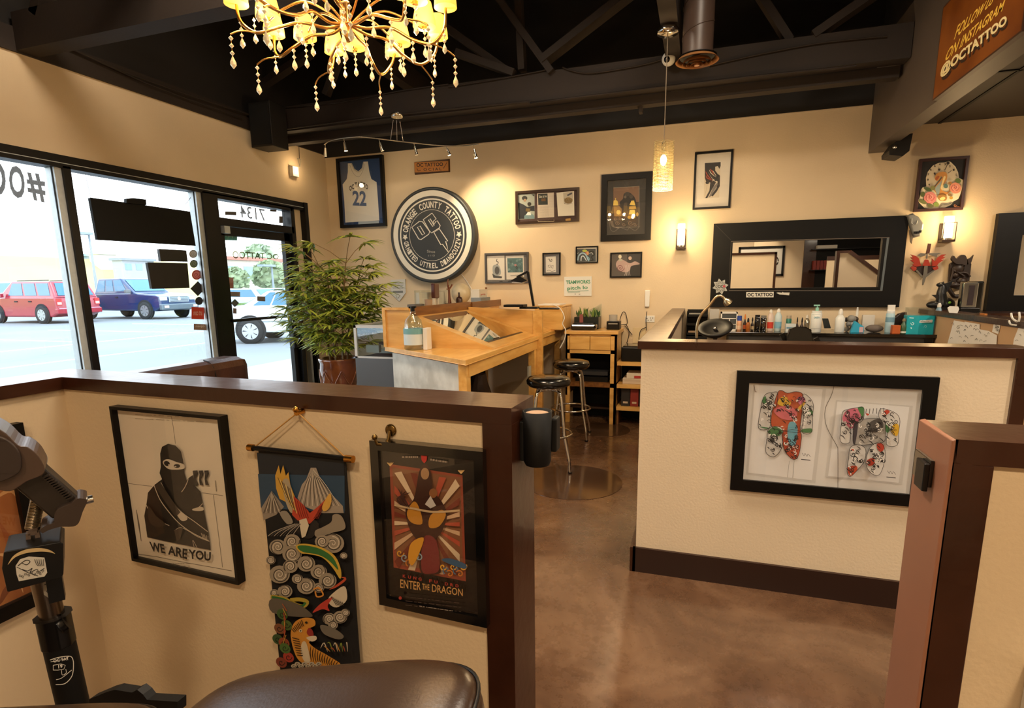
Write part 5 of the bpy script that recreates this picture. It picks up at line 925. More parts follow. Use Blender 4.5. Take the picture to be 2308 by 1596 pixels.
# bag and carton under the desk
t = thing('paper_bag', 'crumpled brown bag under the drafting desk', 'bag', (-1.9, 4.75, .36)); mb = MB(); rn = random.Random(4)
rs = [[V((-1.9+(.13-.02*j)*math.cos(k*math.pi/5)*(1+rn.uniform(-.15, .15)), 4.75+(.2-.03*j)*math.sin(k*math.pi/5)*(1+rn.uniform(-.12, .12)), .36+j*.08)) for k in range(10)] for j in range(5)]; mb.loft(rs, mat('bag_brown', '4a3626', .7, noise=.3, nscale=9), sm=False); mb.build('body', t)
tag(MB().box((-2.1, 4.5, 0), (-1.7, 5.0, .36), mat('carton_dark', '2c2018', .7)).build('storage_carton', bev=.004), 'dark storage carton under the drafting desk', 'box')
tag(MB().box((-1.53, 5.05, .6), (-1.515, 5.13, .72), paint('a8a69a')).build('sticker_card'), 'small printed card fixed inside the desk leg', 'card')
# ---- glass display case on a grey base
t = thing('display_case', 'glass display case with white frame on a grey base', 'display case', (-2.72, 4.9, 0)); x0, x1, ya, yb = -2.93, -2.49, 4.32, 5.5; GY = mat('case_base_grey', '60666c', .5); 
MB().box((x0, ya, 0), (x1, yb, .86), GY).build('base', t, bev=.003); mb = MB(); WF = mat('case_frame_white', 'd2d4d2', .4)
for a_, b_ in (((x0, ya, .86), (x0+.025, ya+.02, 1.15)), ((x1-.025, ya, .86), (x1, ya+.02, 1.15)), ((x0, ya, 1.13), (x1, ya+.02, 1.155)), ((x0, ya, .86), (x1, ya+.02, .875)), ((x0, ya, 1.13), (x0+.02, yb, 1.155)), ((x1-.02, ya, 1.13), (x1, yb, 1.155)), ((x0, yb-.02, .86), (x0+.02, yb, 1.15)), ((x0, yb-.02, 1.13), (x1, yb, 1.155))): mb.box(a_, b_, WF)
mb.build('frame', t); MB().box((x0+.02, ya+.008, .875), (x1-.02, ya+.012, 1.13), glass('case_glass', (.85, .93, .95), .22)).build('front_glass', t); MB().box((x0+.01, ya+.02, 1.14), (x1-.01, yb-.02, 1.146), CGLASS).build('top_glass', t)
MB().box((x0+.04, ya+.25, .875), (x1-.04, yb-.05, .9), mat('case_lining', 'b9c2c0', .6)).build('lining', t)
t = thing('baseball_cap', 'dark cap with a curved peak inside the display case', 'cap', (-2.62, 4.5, .9)); MB().ball((-2.62, 4.52, .98), (.09, .1, .075), mat('cap_dark', '2c383c', .7), 18, 10).build('crown', t); MB().prism([(-2.74, 4.42, .985), (-2.70, 4.36, .98), (-2.58, 4.36, .98), (-2.53, 4.42, .985), (-2.6, 4.5, .99), (-2.7, 4.5, .99)], (0, 0, .01), mat('cap_dark', '')).build('peak', t)
tag(MB().box((-2.85, 4.38, .905), (-2.72, 4.42, .97), WHT).build('case_card'), 'small white price card inside the display case', 'card')
# ---- potted palm
PC = V((PY(5.0).hit(764, 806).x, 5.0, 0)); zt_ = PY(5.0).hit(764, 806).z; rt = .5*(PY(5.0).hit(802, 806).x-PY(5.0).hit(727, 806).x)
t = thing('potted_palm', 'tall bushy green bamboo palm in a glazed brown pot in the corner', 'plant', PC)
POT = mat('pot_glaze', (156, 88, 44), .18, noise=.5, nscale=4, col2=(96, 48, 24), coat=.8); mb = MB()
mb.lathe(PC, [(rt*.62, 0), (rt*.66, .1), (rt*.74, zt_-.38), (rt*.88, zt_-.24), (rt*.98, zt_-.12), (rt*.95, zt_-.05), (rt*1.02, zt_-.02), (rt*1.02, zt_), (rt*.92, zt_), (rt*.9, zt_-.06)], POT, 36); mb.build('pot', t)
mb = MB()
for k in range(7):
    for s_ in (1, -1):
        pts = [PC+V(((rt*(1.0-.10*abs(i/6)**1.5))*math.cos(k*.9+s_*i*.12), (rt*(1.0-.1*abs(i/6)**1.5))*math.sin(k*.9+s_*i*.12), zt_-.12-.045*i)) for i in range(5)]; mb.tube(pts, .006, POT, 6)
mb.build('pot_relief', t); MB().lathe(PC, [(rt*.9, zt_-.05), (.001, zt_-.045)], mat('soil', '2a1c12', .9), 20).build('soil', t)
rn = random.Random(21); G1, G2, G3 = (mat('leaf_'+n_, c_, .45, coat=.2) for n_, c_ in (('bright', 'c6cc4e'), ('mid', '9aa83e'), ('dark', '5c762e'))); CANE = mat('cane', (146, 112, 62), .5, noise=.3, nscale=12, stretch=(1, 1, 4)); tips = []
for k in range(8):
    a_ = k*.8+.2; b0 = PC+V((rt*.45*math.cos(a_), rt*.45*math.sin(a_), zt_-.05)); hh = rn.uniform(.6, 1.12); lean = rn.uniform(.12, .34)
    pts = [tuple(b0+V((lean*math.cos(a_)*(u**1.7), lean*.8*math.sin(a_)*(u**1.7), hh*u))) for u in (0, .25, .5, .75, 1)]; sp_ = spl(pts, k=4)
    MB().tube(sp_, [.011-.006*i/len(sp_) for i in range(len(sp_))], CANE, 7).build('cane', t); tips += [V(sp_[int((len(sp_)-1)*u)]) for u in (.30, .40, .5, .58, .66, .74, .82, .9, 1)]
fol = [MB(), MB(), MB()]; G_ = (G1, G2, G3)
def leaflet(mb, p, d, l, w, m):
    d = d.normalized(); s = d.cross(V((0, 0, 1))).normalized(); 
    if s.length < .1: s = V((1, 0, 0))
    nn = s.cross(d); P_ = [p, p+d*l*.3+s*w-V((0, 0, .02*l)), p+d*l*.3-s*w-V((0, 0, .02*l)), p+d*l*.65+s*w*.8-V((0, 0, .10*l)), p+d*l*.65-s*w*.8-V((0, 0, .10*l)), p+d*l-V((0, 0, .28*l)), p+d*l*.3+nn*w*.25, p+d*l*.65+nn*w*.2-V((0, 0, .09*l))]
    mb.add(P_, [(0, 1, 6), (0, 6, 2), (1, 3, 7, 6), (6, 7, 4, 2), (3, 5, 7), (7, 5, 4)], m)
fr_ = MB()
for i, tp in enumerate(tips):
    for q_ in range(3):
        az = rn.uniform(0, 6.28); el = rn.uniform(-.05, .75); L1 = rn.uniform(.12, .38); d = V((math.cos(az)*math.cos(el), math.sin(az)*math.cos(el)*.75, math.sin(el)))
        end = tp+d*L1; end.y = min(end.y, 5.62); end.x = max(end.x, XL+.14); end.x = min(end.x, -3.0); fr_.tube([tp, (tp+end)/2+V((0, 0, .02)), end], .0035, CANE, 5); nl = rn.randint(9, 13)
        for j in range(nl):
            u = (j/(nl-1)-.5)*2.9; d2 = V((math.cos(az+u), math.sin(az+u), .35*math.cos(u)-.1+rn.uniform(-.15, .15))); m_ = rn.choices((0, 1, 2), (5, 4, 3))[0]
            if end.y+d2.y*.2 > 6.1 or end.x+d2.x*.2 < XL+.02 or (end.x+d2.x*.2 > -2.98 and end.z < 1.45): continue
            leaflet(fol[0], end, d2, rn.uniform(.15, .25), rn.uniform(.011, .018), G_[m_])
for az, zz in ((3.6, .12), (3.9, .2), (5.2, .2), (.3, .22), (4.6, .1), (3.2, .28), (5.8, .12)):
    end = PC+V((math.cos(az)*.17, math.sin(az)*.15, zt_+zz)); fr_.tube([PC+V((math.cos(az)*.05, math.sin(az)*.05, zt_)), end], .003, CANE, 5)
    for j in range(9): u = (j/8-.5)*2.6; leaflet(fol[0], end, V((math.cos(az+u), math.sin(az+u), -.25+.3*math.cos(u))), .16, .012, G_[j % 2])
fol[0].build('foliage', t, recalc=False); fr_.build('leaf_stalks', t)
# ---- leather couch by the window
t = thing('leather_couch', 'worn brown leather couch with its back to the window', 'couch', (-3.35, 2.9, 0)); LB = mat('couch_leather', (74, 42, 24), .33, noise=.4, nscale=5, bump=.2, bscale=50)
MB().box((-3.88, 2.0, .1), (-3.6, 3.78, .93), LB).build('backrest', t, bev=.07); MB().box((-3.62, 2.02, .15), (-2.9, 3.6, .45), LB).build('seat', t, bev=.05); MB().box((-3.7, 3.6, .1), (-2.88, 3.82, .65), LB).build('armrest', t, bev=.06); MB().box((-3.7, 1.96, .1), (-2.88, 2.08, .65), LB).build('armrest', t, bev=.05)
for x, y in ((-3.8, 2.1), (-3.8, 3.7), (-2.98, 2.06), (-2.98, 3.7)): MB().cyl((x, y, 0), (x, y, .12), .03, BLK, n=10).build('foot', t)
mb = MB(); mb.tube(spl([(-3.595, 3.42, .55), (-3.592, 3.41, .75), (-3.62, 3.4, .90), (-3.7, 3.4, .937)]), .005, BLK, 6); mb.build('seam', t)
# ---- small bin hung on the wall end
t = thing('wall_bin', 'small black round bin hung on the brown end of the foreground half wall', 'bin', (-.364, 1.28, 1.06)); c_ = V((-.364, 1.28, 1.06))
MB().lathe(c_, [(.030, 0), (.034, .01), (.036, .135), (.033, .135), (.030, .012)], BLKM, 32).build('body', t); MB().lathe(c_+V((0, 0, .126)), [(.028, 0), (.028, .004)], mat('liner_tan', 'a8886c', .7), 24).build('liner', t)
MB().box((-.404, 1.26, 1.07), (-.393, 1.32, 1.17), BLKM).build('mounting_plate', t, bev=.003); MB().box((-.334, 1.29, 1.09), (-.318, 1.33, 1.175), BLKM).build('side_pocket', t, bev=.004)
# ================================================================ foreground: tattoo chair and armrest stand
AN = V((.82, -.57, 0)).normalized(); AO = V((-1.34, .78, 0))
def pxprism(name, pts, y, depth, m, par, bev=.0, smooth=True, k=4, closed=True):
    pl = Plane(AO-AN*(y-.78), AN); q = spl(pts, True, k) if smooth else pts
    return MB().prism([pl.hit(*p) for p in q], -AN*depth, m).build(name, par, bev=bev)
def cushion(name, c, ux, uy, uz, m, par, e=.45, n=40, k=20, pipe=True):
    """superellipsoid cushion with piping; ux, uy, uz are half extents"""
    c, ux, uy, uz = V(c), V(ux), V(uy), V(uz); sg = lambda v, p: math.copysign(abs(v)**p, v); rings = []
    for j in range(k+1):
        ph = -math.pi/2+math.pi*j/k; cz_, sz = sg(math.cos(ph), .55), sg(math.sin(ph), .55)
        rings.append([c+ux*(max(cz_, 1e-3)*sg(math.cos(th), e))+uy*(max(cz_, 1e-3)*sg(math.sin(th), e))+uz*sz for th in [2*math.pi*i/n for i in range(n)]])
    o = MB().loft(rings, m, (False, False)).build(name, par)
    if pipe: MB().tube([c+ux*(sg(math.cos(th), e)*1.0)+uy*(sg(math.sin(th), e)*1.0)+uz*.35 for th in [2*math.pi*i/64 for i in range(65)]], .0028, BLK, 6).build('piping', o)
    return o
t = thing('tattoo_chair', 'padded dark leather tattoo chair across the foreground', 'chair', (-.7, .45, 0)); LE = mat('pad_leather', (50, 33, 21), .3, noise=.2, nscale=5, bump=.04, bscale=200)
pl = PY(.64); a_, b_ = pl.hit(520, 1575), pl.hit(1135, 1575); top = pl.hit(930, 1487); lft = pl.hit(560, 1516)
ax = V((b_.x-a_.x, 0, 0))*.5; slope_ = (top.z-lft.z)/(top.x-lft.x)
ux = V((ax.x, 0, ax.x*slope_*1.0)); nz = V((-slope_*1.0, 0, 1)).normalized()
cc = V(((a_.x+b_.x)/2, .64-.17, 0)); cc.z = (top.z+lft.z)/2-.03
cushion('headrest', cc, ux, (0, .17, .02), nz*.05, LE, t, .42)
a2, b2 = PY(.66).hit(-160, 1600), PY(.66).hit(412, 1600); tp = PY(.66).hit(250, 1558)
cushion('backrest', ((a2.x+b2.x)/2, .66-.2, PY(.66).hit(130, 1568).z-.062), ((b2.x-a2.x)/2, 0, .115), (0, .2, .0), (0, 0, .05), LE, t, .3)
mb = MB(); mb.box((-.95, .38, .45), (-.55, .56, .56), BLKM); mb.cyl((-.72, .45, .03), (-.72, .45, .5), .05, CHROME); mb.build('frame', t); MB().cyl((-.72, .45, 0), (-.72, .45, .04), .28, BLKM, n=32).build('base', t)
mb = MB(); f5 = PY(.72); P_ = [f5.hit(*p) for p in ((222, 1562), (262, 1545), (280, 1540), (318, 1546), (330, 1540), (343, 1550), (352, 1562), (420, 1566), (420, 1590), (222, 1590))]; mb.prism(P_, (0, -.02, 0), BLKM); mb.build('adjuster', t, bev=.002)
YA = .78; t = thing('armrest_stand', 'black adjustable armrest stand with padded arm and stickered box', 'armrest stand', (-1.3, .78, 0))
LD = mat('arm_plastic', (36, 28, 23), .38, noise=.15, nscale=12); PA = Plane(AO, AN); g = lambda x, y, dy=0: PA.hit(x, y)-AN*dy
pxprism('arm_pad', [(-70, 950), (0, 968), (40, 1003), (62, 1008), (88, 1030), (100, 1066), (60, 1086), (22, 1108), (-20, 1098), (-70, 1080)], YA-.05, .10, mat('pad_brown', (72, 54, 44), .33, noise=.15, nscale=8), t, bev=.012)
pxprism('pad_face', [(-70, 975), (0, 985), (38, 1012), (48, 1045), (40, 1068), (0, 1086), (-70, 1092)], YA-.062, .02, mat('pad_dark', (44, 32, 26), .5), t, bev=.006)
MB().beam(g(60, 1062), g(152, 1142), .062, .045, LD, AN).build('ratchet_arm', t, bev=.004)
mb = MB(); p, q = g(98, 1068, -.02), g(150, 1116, -.02)
for k in range(12): c = p.lerp(q, k/11); d = (q-p).normalized(); u = d.cross(AN).normalized(); u = u if u.z > 0 else -u; mb.beam(c, c+u*.012+d*.003, .003, .03, LD, AN)
mb.build('ratchet_teeth', t)
pxprism('clamp_lever', [(122, 1165), (130, 1148), (160, 1135), (175, 1124), (192, 1125), (196, 1132), (186, 1155), (178, 1178), (165, 1187), (135, 1188), (108, 1196), (96, 1202), (90, 1194), (105, 1184), (122, 1178)], YA-.04, .07, mat('lever_brown', (52, 40, 33), .4), t, bev=.005, k=3)
MB().cyl(g(180, 1132, .0), g(210, 1124, 0), .009, CHROME, n=14).build('lever_pin', t)
mb = MB(); p, q = g(86, 1122, .03), g(70, 1200, .03); mb.tube([p.lerp(q, k/180)+V((.013*math.cos(k*.785), .013*math.sin(k*.785), 0)) for k in range(181)], .0016, mat('spring_brass', 'a09078', .35, metal=1), 4); mb.build('spring', t)
mb = MB()
for a_, b_ in (((64, 1200), (66, 1225)), ((84, 1198), (88, 1223)), ((64, 1200), (84, 1198))): mb.beam(g(*a_), g(*b_), .008, .02, mat('link_brown', '5c4c42', .4), AN)
mb.build('link', t); MB().tube(spl([g(78, 1030, .05), g(92, 1034, .05), g(98, 1046, .05), g(96, 1062, .05)]), .005, mat('hose_grey', '8c867e', .5), 8).build('hose', t)
pxprism('clamp_box', [(8, 1246), (15, 1243), (135, 1222), (143, 1226), (143, 1295), (138, 1302), (22, 1334), (16, 1334), (4, 1282)], YA-.06, .10, BLK, t, bev=.004, smooth=False)
MB().prism([g(*p) for p in ((42, 1240), (60, 1226), (100, 1220), (132, 1222), (130, 1236), (50, 1246))], -AN*.04, BLKM).build('clamp_top', t, bev=.003)
a = Art(Plane(AO+AN*.0605, AN), .0006, (0, 950, 3.991)); a.line([(70, 1290), (130, 1215), (230, 1170), (350, 1155), (440, 1165), (495, 1190)], 34, 'b49a6c', True, taper=True)
a.poly([(140, 1300), (180, 1240), (260, 1215), (400, 1225), (425, 1360), (400, 1395), (170, 1438), (150, 1380)], 'b9b2a4'); a.line([(90, 1285), (150, 1225), (240, 1200), (300, 1195)], 5, '15100e', True)
a.line([(160, 1300), (230, 1250), (270, 1260), (240, 1290), (200, 1275)], 7, '1d1815', True); a.line([(200, 1330), (250, 1345), (290, 1320), (270, 1360), (330, 1330), (350, 1350), (400, 1320)], 6, '1d1815', True); a.line([(150, 1310), (250, 1360), (340, 1390)], 6, '1d1815')
for k in range(9): a.spiral(180+k*26, 1385-k*5+(k % 2)*16, 14, '1d1815', 4, 1.3, a0=k)
for k in range(5): a.line([(310+k*20, 1240), (325+k*16, 1280), (345+k*12, 1300)], 5, '1d1815', True)
a.build('sticker', t)
mb = MB(); mb.cyl(g(94, 1308, .02), g(120, 1410, .02), .0235, mat('pole_steel', '6e6258', .25, metal=1), n=24); mb.build('pole', t)
a = Art(Plane(AO+AN*.006, AN), .0006, (0, 950, 3.991)); MB().beam(g(122, 1300), g(130, 1350), .028, .03, BLK, AN).build('pole_bracket', t)
a.poly([(385, 1450), (450, 1425), (470, 1520), (490, 1590), (440, 1590), (395, 1560)], 'aaa294'); a.line([(400, 1470), (440, 1460), (450, 1500), (420, 1530), (460, 1550)], 7, '1d1815', True); a.spiral(440, 1500, 20, '1d1815', 5, 1.5); a.build('pole_sticker', t)
mb = MB(); mb.cyl(g(118, 1395, .02), g(132, 1462, .02), .034, BLK, n=10); mb.cyl(g(133, 1410, .0), g(150, 1400, .0), .018, BLK, n=10); mb.build('clamp_collar', t, bev=.003)
e0, e1 = g(130, 1450, .02), g(158, 1570, .02); dd = (e1-e0); e2 = e0+dd*((e0.z-.02)/(-dd.z)); MB().cyl(e0, e2, .031, BLKM, n=28).build('column', t)
MB().cyl((e2.x, e2.y, 0), (e2.x, e2.y, .025), .2, BLKM, n=32).build('base_plate', t)
a = Art(Plane(AO-AN*.02+AN*.0318, AN), .0, (0, 900, 2.293)); a.line([(258, 1348), (300, 1335), (350, 1328), (372, 1335), (380, 1370), (372, 1430), (335, 1470), (288, 1475)], 4, 'cfc8bc', True); a.line([(262, 1358), (350, 1340)], 3, 'cfc8bc')
a.text('OC TAT', (275, 1345), (355, 1330), (277, 1362), 'cfc8bc', .02); a.line([(275, 1375), (275, 1400), (300, 1400), (330, 1395), (338, 1375), (315, 1368), (275, 1375)], 3, 'cfc8bc'); a.text('19', (300, 1374), (322, 1370), (302, 1392), 'cfc8bc', .03); a.line([(318, 1400), (322, 1425), (342, 1415), (340, 1395)], 3, 'cfc8bc', True); a.line([(290, 1450), (320, 1440), (370, 1400)], 3, 'cfc8bc', True); a.build('column_sticker', t)
# gate latch on the post at the right
PGT = Plane((.437, 0, 0), (-1, 0, 0)); t = thing('gate_latch', 'black metal latch plate on the end of the right hand post', 'latch', (.43, 1.25, 1.04))
l0, l1 = PGT.hit(2072, 1012), PGT.hit(2100, 1100); MB().box((.430, l1.y, l1.z), (.4369, l0.y, l0.z), BLKG).build('plate', t, bev=.001); MB().box((.420, l1.y-.003, l1.z-.008), (.430, (l0.y+l1.y)/2, l0.z-.006), BLK).build('strike', t, bev=.002)
# ================================================================ booth behind the right hand half wall
SZ = 1.008; t = thing('booth_counter', 'black counter along the wall under the big mirror', 'counter', (1.1, 6.07, 0))
MB().box((.265, 5.83, SZ-.03), (2.0, 6.29, SZ), BLKG).build('worktop', t, bev=.003); MB().box((.28, 5.85, SZ-.14), (1.97, 6.28, SZ-.03), mat('counter_grey', '2a2a2b', .4)).build('fascia', t, bev=.004); MB().box((.3, 5.95, 0), (.34, 6.28, SZ-.14), BLKM).box((1.9, 5.95, 0), (1.94, 6.28, SZ-.14), BLKM).build('leg', t)
MB().box((1.90, 5.84, SZ-.13), (1.96, 5.848, SZ-.02), BLK).build('end_handle', t)
def sx(x, Y=6.02): return PY(Y).hit(x, 735).x
def sz(x, y, Y=6.02): return PY(Y).hit(x, y).z
def zx(x): return 1540+x/6.994
def bottle(name, label, x0, x1, yt, prof, mb_, capm=None, caph=.2, lab=None, Y=6.02, group=None, cat='bottle', m=None, labz=(.15, .5)):
    X0, X1 = sx(x0, Y), sx(x1, Y); c = V(((X0+X1)/2, Y, SZ+.001)); r = (X1-X0)/2; h = sz((x0+x1)/2, yt, Y)-SZ; t = thing(name, label, cat, c, group)
    bh = h*(1-caph); P_ = {'round': [(r*.92, 0), (r, .004), (r, bh*.8), (r*.6, bh*.95), (r*.4, bh)], 'slim': [(r*.92, 0), (r, .004), (r, bh*.6), (r*.5, bh*.85), (r*.3, bh)], 'jar': [(r*.92, 0), (r, .004), (r, bh*.96), (r*.85, bh)]}[prof]
    MB().lathe(c, P_, mb_, 20).build('body', t)
    if capm: MB().lathe(c+V((0, 0, bh)), [(r*.5, 0), (r*.5, h*caph*.5), (r*.25, h*caph)] if prof != 'jar' else [(r*.9, 0), (r*.9, h*caph)], capm, 16).build('cap', t)
    if lab: MB().lathe(c+V((0, 0, bh*labz[0])), [(r*1.015, 0), (r*1.015, bh*(labz[1]-labz[0]))], paint(lab), 20).build('label', t)
    return t, c, r, h
BG = lambda h, a=.15: glass('tint_'+h, lin(h), a)
bottle('spray_bottle', 'peach bottle with a blue cap, leftmost on the black counter', zx(840), zx(922), 690+155/6.994, 'jar', mat('btl_peach', 'cf9c78', .4), paint('2c4aa0'), .32, 'e0c0a4')
bottle('ink_bottle', 'dark bottle with an orange flower like top beside the blue capped one', zx(940), zx(995), 690+130/6.994, 'slim', mat('btl_dark', '2a1c18', .3), paint('d07a28'), .3, 'a84e22')
bottle('amber_bottle', 'amber brown bottle with black cap on the counter', zx(985), zx(1055), 690+190/6.994, 'round', mat('btl_amber', '9c5620', .15, coat=.5), BLK, .3, None, 5.97)
bottle('ink_bottle', 'short dark bottle with a cream label right of the amber one', zx(1060), zx(1112), 690+180/6.994, 'slim', mat('btl_dark', ''), BLK, .3, 'b8a078')
bottle('black_bottle', 'tall black bottle in the middle of the counter', zx(1118), zx(1208), 690+140/6.994, 'jar', BLKG, BLK, .1, None)
bottle('glass_jar', 'clear jar of dark needles right of the tall black bottle', zx(1212), zx(1308), 690+150/6.994, 'jar', BG('5a5a58', .2), mat('jar_lid', '8c8c88', .3, metal=.5), .15, None, cat='jar')
bottle('red_label_bottle', 'clear bottle with red label and white cap', zx(1318), zx(1418), 690+55/6.994, 'round', mat('btl_pink', 'd8c4b8', .3), WHT, .16, 'cc3c2a')
bottle('blue_label_bottle', 'clear bottle with pale blue label and white cap', zx(1432), zx(1545), 690+42/6.994, 'round', mat('btl_clearblue', 'c4d6da', .3), WHT, .16, '7fb4cc')
bottle('teal_jar', 'teal topped jar behind the small white carton', zx(1615), zx(1700), 690+150/6.994, 'jar', mat('btl_teal', '2a8278', .4), paint('bcae9c'), .2, None, 6.12, cat='jar')
t = thing('glove_carton', 'small white and blue carton on the counter right of the blue label bottle', 'box', (sx(zx(1680)), 5.98, SZ)); MB().box((sx(zx(1602)), 5.95, SZ), (sx(zx(1760)), 6.02, SZ+.075), paint('c9d0d0')).build('body', t, bev=.002); MB().box((sx(zx(1612)), 5.949, SZ+.03), (sx(zx(1750)), 5.9495, SZ+.045), paint('5a86a0')).build('print', t)
bottle('ink_bottle', 'left one of two small dark ink bottles with orange labels', zx(1770), zx(1815), 690+178/6.994, 'slim', mat('btl_dark', ''), BLK, .35, 'cf8a5c', 5.98, 'two ink bottles'); bottle('ink_bottle', 'right one of two small dark ink bottles with orange labels', zx(1842), zx(1895), 690+182/6.994, 'slim', mat('btl_dark', ''), BLK, .35, 'cf8a5c', 5.98, 'two ink bottles')
bottle('clear_bottle', 'clear empty bottle left of the white pump bottle', zx(1900), zx(1988), 690+140/6.994, 'round', BG('c8c8c4', .25), mat('btl_milk', 'd8d2c8', .4), .2)
t, c, r, h = bottle('pump_bottle', 'white pump bottle with a mint green nozzle on the counter', zx(2002), zx(2176), 690+75/6.994, 'jar', mat('btl_white', 'e2e4e0', .35), mat('btl_white', ''), .08, None, 5.95)
MB().cyl(c+V((0, 0, h)), c+V((0, 0, h+.03)), r*.32, paint('8cc4b4')).cyl(c+V((0, 0, h+.03)), c+V((0, 0, h+.045)), r*.12, paint('8cc4b4')).box(c+V((-.03, -.012, h+.043)), c+V((.02, .012, h+.056)), paint('8cc4b4')).build('pump', t)
aa = Art(PY(5.95-r), .0008, (1540, 690, 6.994)); aa.text('GREEN', (2055, 165), (2150, 165), (2055, 195), '5c9cb0', .02); aa.line([(2030, 128), (2165, 128)], 4, 'a8b8b8'); aa.line([(2010, 355), (2165, 358)], 4, '7c8488'); aa.build('print', t)
tag(MB().prism([PY(6.1).hit(zx(x), 690+y/6.994) for x, y in ((2190, 195), (2285, 195), (2330, 350), (2225, 352))], (0, .015, 0), mat('tablet_dark', '2c3434', .3)).build('tablet', bev=.003), 'dark tablet leaning behind the white pump bottle', 'tablet')
wx = lambda x: 1860+x/7.959; wy = lambda y: 680+y/7.959
bottle('squeeze_bottle', 'white bottle right of the leaning tablet', wx(170), wx(345), wy(130), 'round', mat('btl_white', ''), WHT, .25, None, 5.97)
bottle('spray_bottle', 'white nozzle bottle standing among small grey ornaments', wx(500), wx(600), wy(100), 'slim', mat('btl_dark2', '2c3a44', .4), WHT, .5, None, 6.17)
mb = MB(); rn = random.Random(8); tt = thing('ornament_cluster', 'cluster of small grey and brown ornaments on the counter', 'ornament', (sx(wx(560)), 6.05, SZ))
for i in range(9): x_ = sx(wx(rn.uniform(380, 720))); r_ = rn.uniform(.02, .035); mb.ball((x_, rn.uniform(6.02, 6.08), SZ+r_+rn.choice((0, .05, .09))), r_, paint(['8a8884', '3a322e', 'c4c2bc', '5a4a40'][i % 4]), 12, 7)
mb.build('figures', tt)
t = thing('wipes_pack', 'bright teal and blue pack in front of the ornaments', 'pack', (sx(wx(560)), 5.93, SZ)); MB().prism([(sx(wx(460), 5.93), 5.92, SZ), (sx(wx(700), 5.93), 5.92, SZ), (sx(wx(690), 5.93), 5.92, SZ+.06), (sx(wx(520), 5.93), 5.92, SZ+.11)], (0, .05, 0), paint('2ba0c4')).build('body', t, bev=.004); MB().box((sx(wx(610), 5.93), 5.917, SZ+.005), (sx(wx(680), 5.93), 5.9195, SZ+.055), paint('c8a8b0')).build('label', t)
tag(MB().ball((sx(wx(890)), 6.03, SZ+.035), (.075, .04, .035), mat('pouch_grey', '6a5f58', .7), 18, 10).build('grey_pouch'), 'soft grey brown pouch on the counter', 'pouch')
tag(MB().box((sx(wx(755)), 6.2, SZ), (sx(wx(980)), 6.24, SZ+.15), mat('btl_milk', '')).build('white_carton', bev=.003), 'plain pale carton against the wall on the counter', 'box')
t, c, r, h = bottle('lotion_tube', 'tall pale blue tube with a white clip on the counter', wx(1070), wx(1232), wy(170), 'jar', mat('btl_paleblue', 'a8c8d4', .35), paint('dfe4e4'), .1, '6f98ac', 5.97, labz=(.55, .8)); MB().box(c+V((-r*.8, -.01, h)), c+V((r*.8, .01, h+.055)), WHT).build('clip', t)
tag(MB().box((sx(wx(1200), 5.9), 5.88, SZ), (sx(wx(1345), 5.9), 5.94, SZ+.075), paint('b4551c')).build('orange_carton', bev=.003), 'small orange carton left of the teal box', 'box')
bottle('green_vial', 'small green vial with a pale base beside the teal box', wx(1340), wx(1470), wy(300), 'slim', mat('btl_green', '38583a', .3), paint('7a6a4c'), .2, 'c8ccc0', 5.91, labz=(.05, .2))
tag(MB().prism([PY(6.1).hit(wx(x), wy(y)) for x, y in ((1240, 480), (1230, 300), (1330, 220), (1470, 180), (1470, 480))], (0, .06, 0), mat('btl_dark', '')).build('dark_pouch', bev=.008), 'dark pouch slumped behind the orange carton', 'pouch')
X0, X1 = sx(wx(1470), 5.87), sx(wx(1945), 5.87); Xm = sx(wx(1660), 5.87); t = thing('wipe_box', 'bright teal box with a clear top at the right end of the counter', 'box', ((X0+X1)/2, 5.95, SZ)); zt_ = sz(wx(1600), wy(255), 5.87); TL = mat('box_teal', '0fa4b4', .4)
MB().prism([(X0, 5.89, SZ), (Xm, 5.85, SZ), (X1, 5.87, SZ), (X1-.01, 6.02, SZ), (X0+.01, 6.02, SZ)], (0, 0, zt_-SZ), TL).build('carton', t); MB().prism([(X0+.005, 5.9, zt_), (Xm, 5.86, zt_), (X1-.005, 5.88, zt_), (X1-.01, 6.0, zt_), (X0+.01, 6.0, zt_)], (0, 0, .07), CGLASS).build('clear_lid', t)
aa = Art(PY(5.85), .0015, (1860, 680, 7.959)); aa.poly([(1700, 335), (1925, 325), (1920, 370), (1685, 378)], 'd6dcd8'); aa.text('allegiant', (1705, 340), (1915, 332), (1708, 370), '2a4a4c', .02); aa.line([(1510, 290), (1590, 295)], 12, 'd6f0f0'); aa.line([(1530, 380), (1560, 420), (1590, 390), (1560, 370)], 10, 'd6f0f0', True); aa.poly([(1525, 465), (1555, 465), (1545, 490)], 'd6f0f0'); aa.line([(1770, 465), (1790, 425), (1815, 440), (1800, 470)], 5, '9cd4d8', True); aa.build('print', t)
bottle('soda_bottle', 'grey and blue bottle with a white cap beside the teal box', wx(1930), wx(2075), wy(25), 'round', mat('btl_greyblue', '7f9cae', .3), WHT, .14, '1f8ca4', 5.93, labz=(.5, .8))
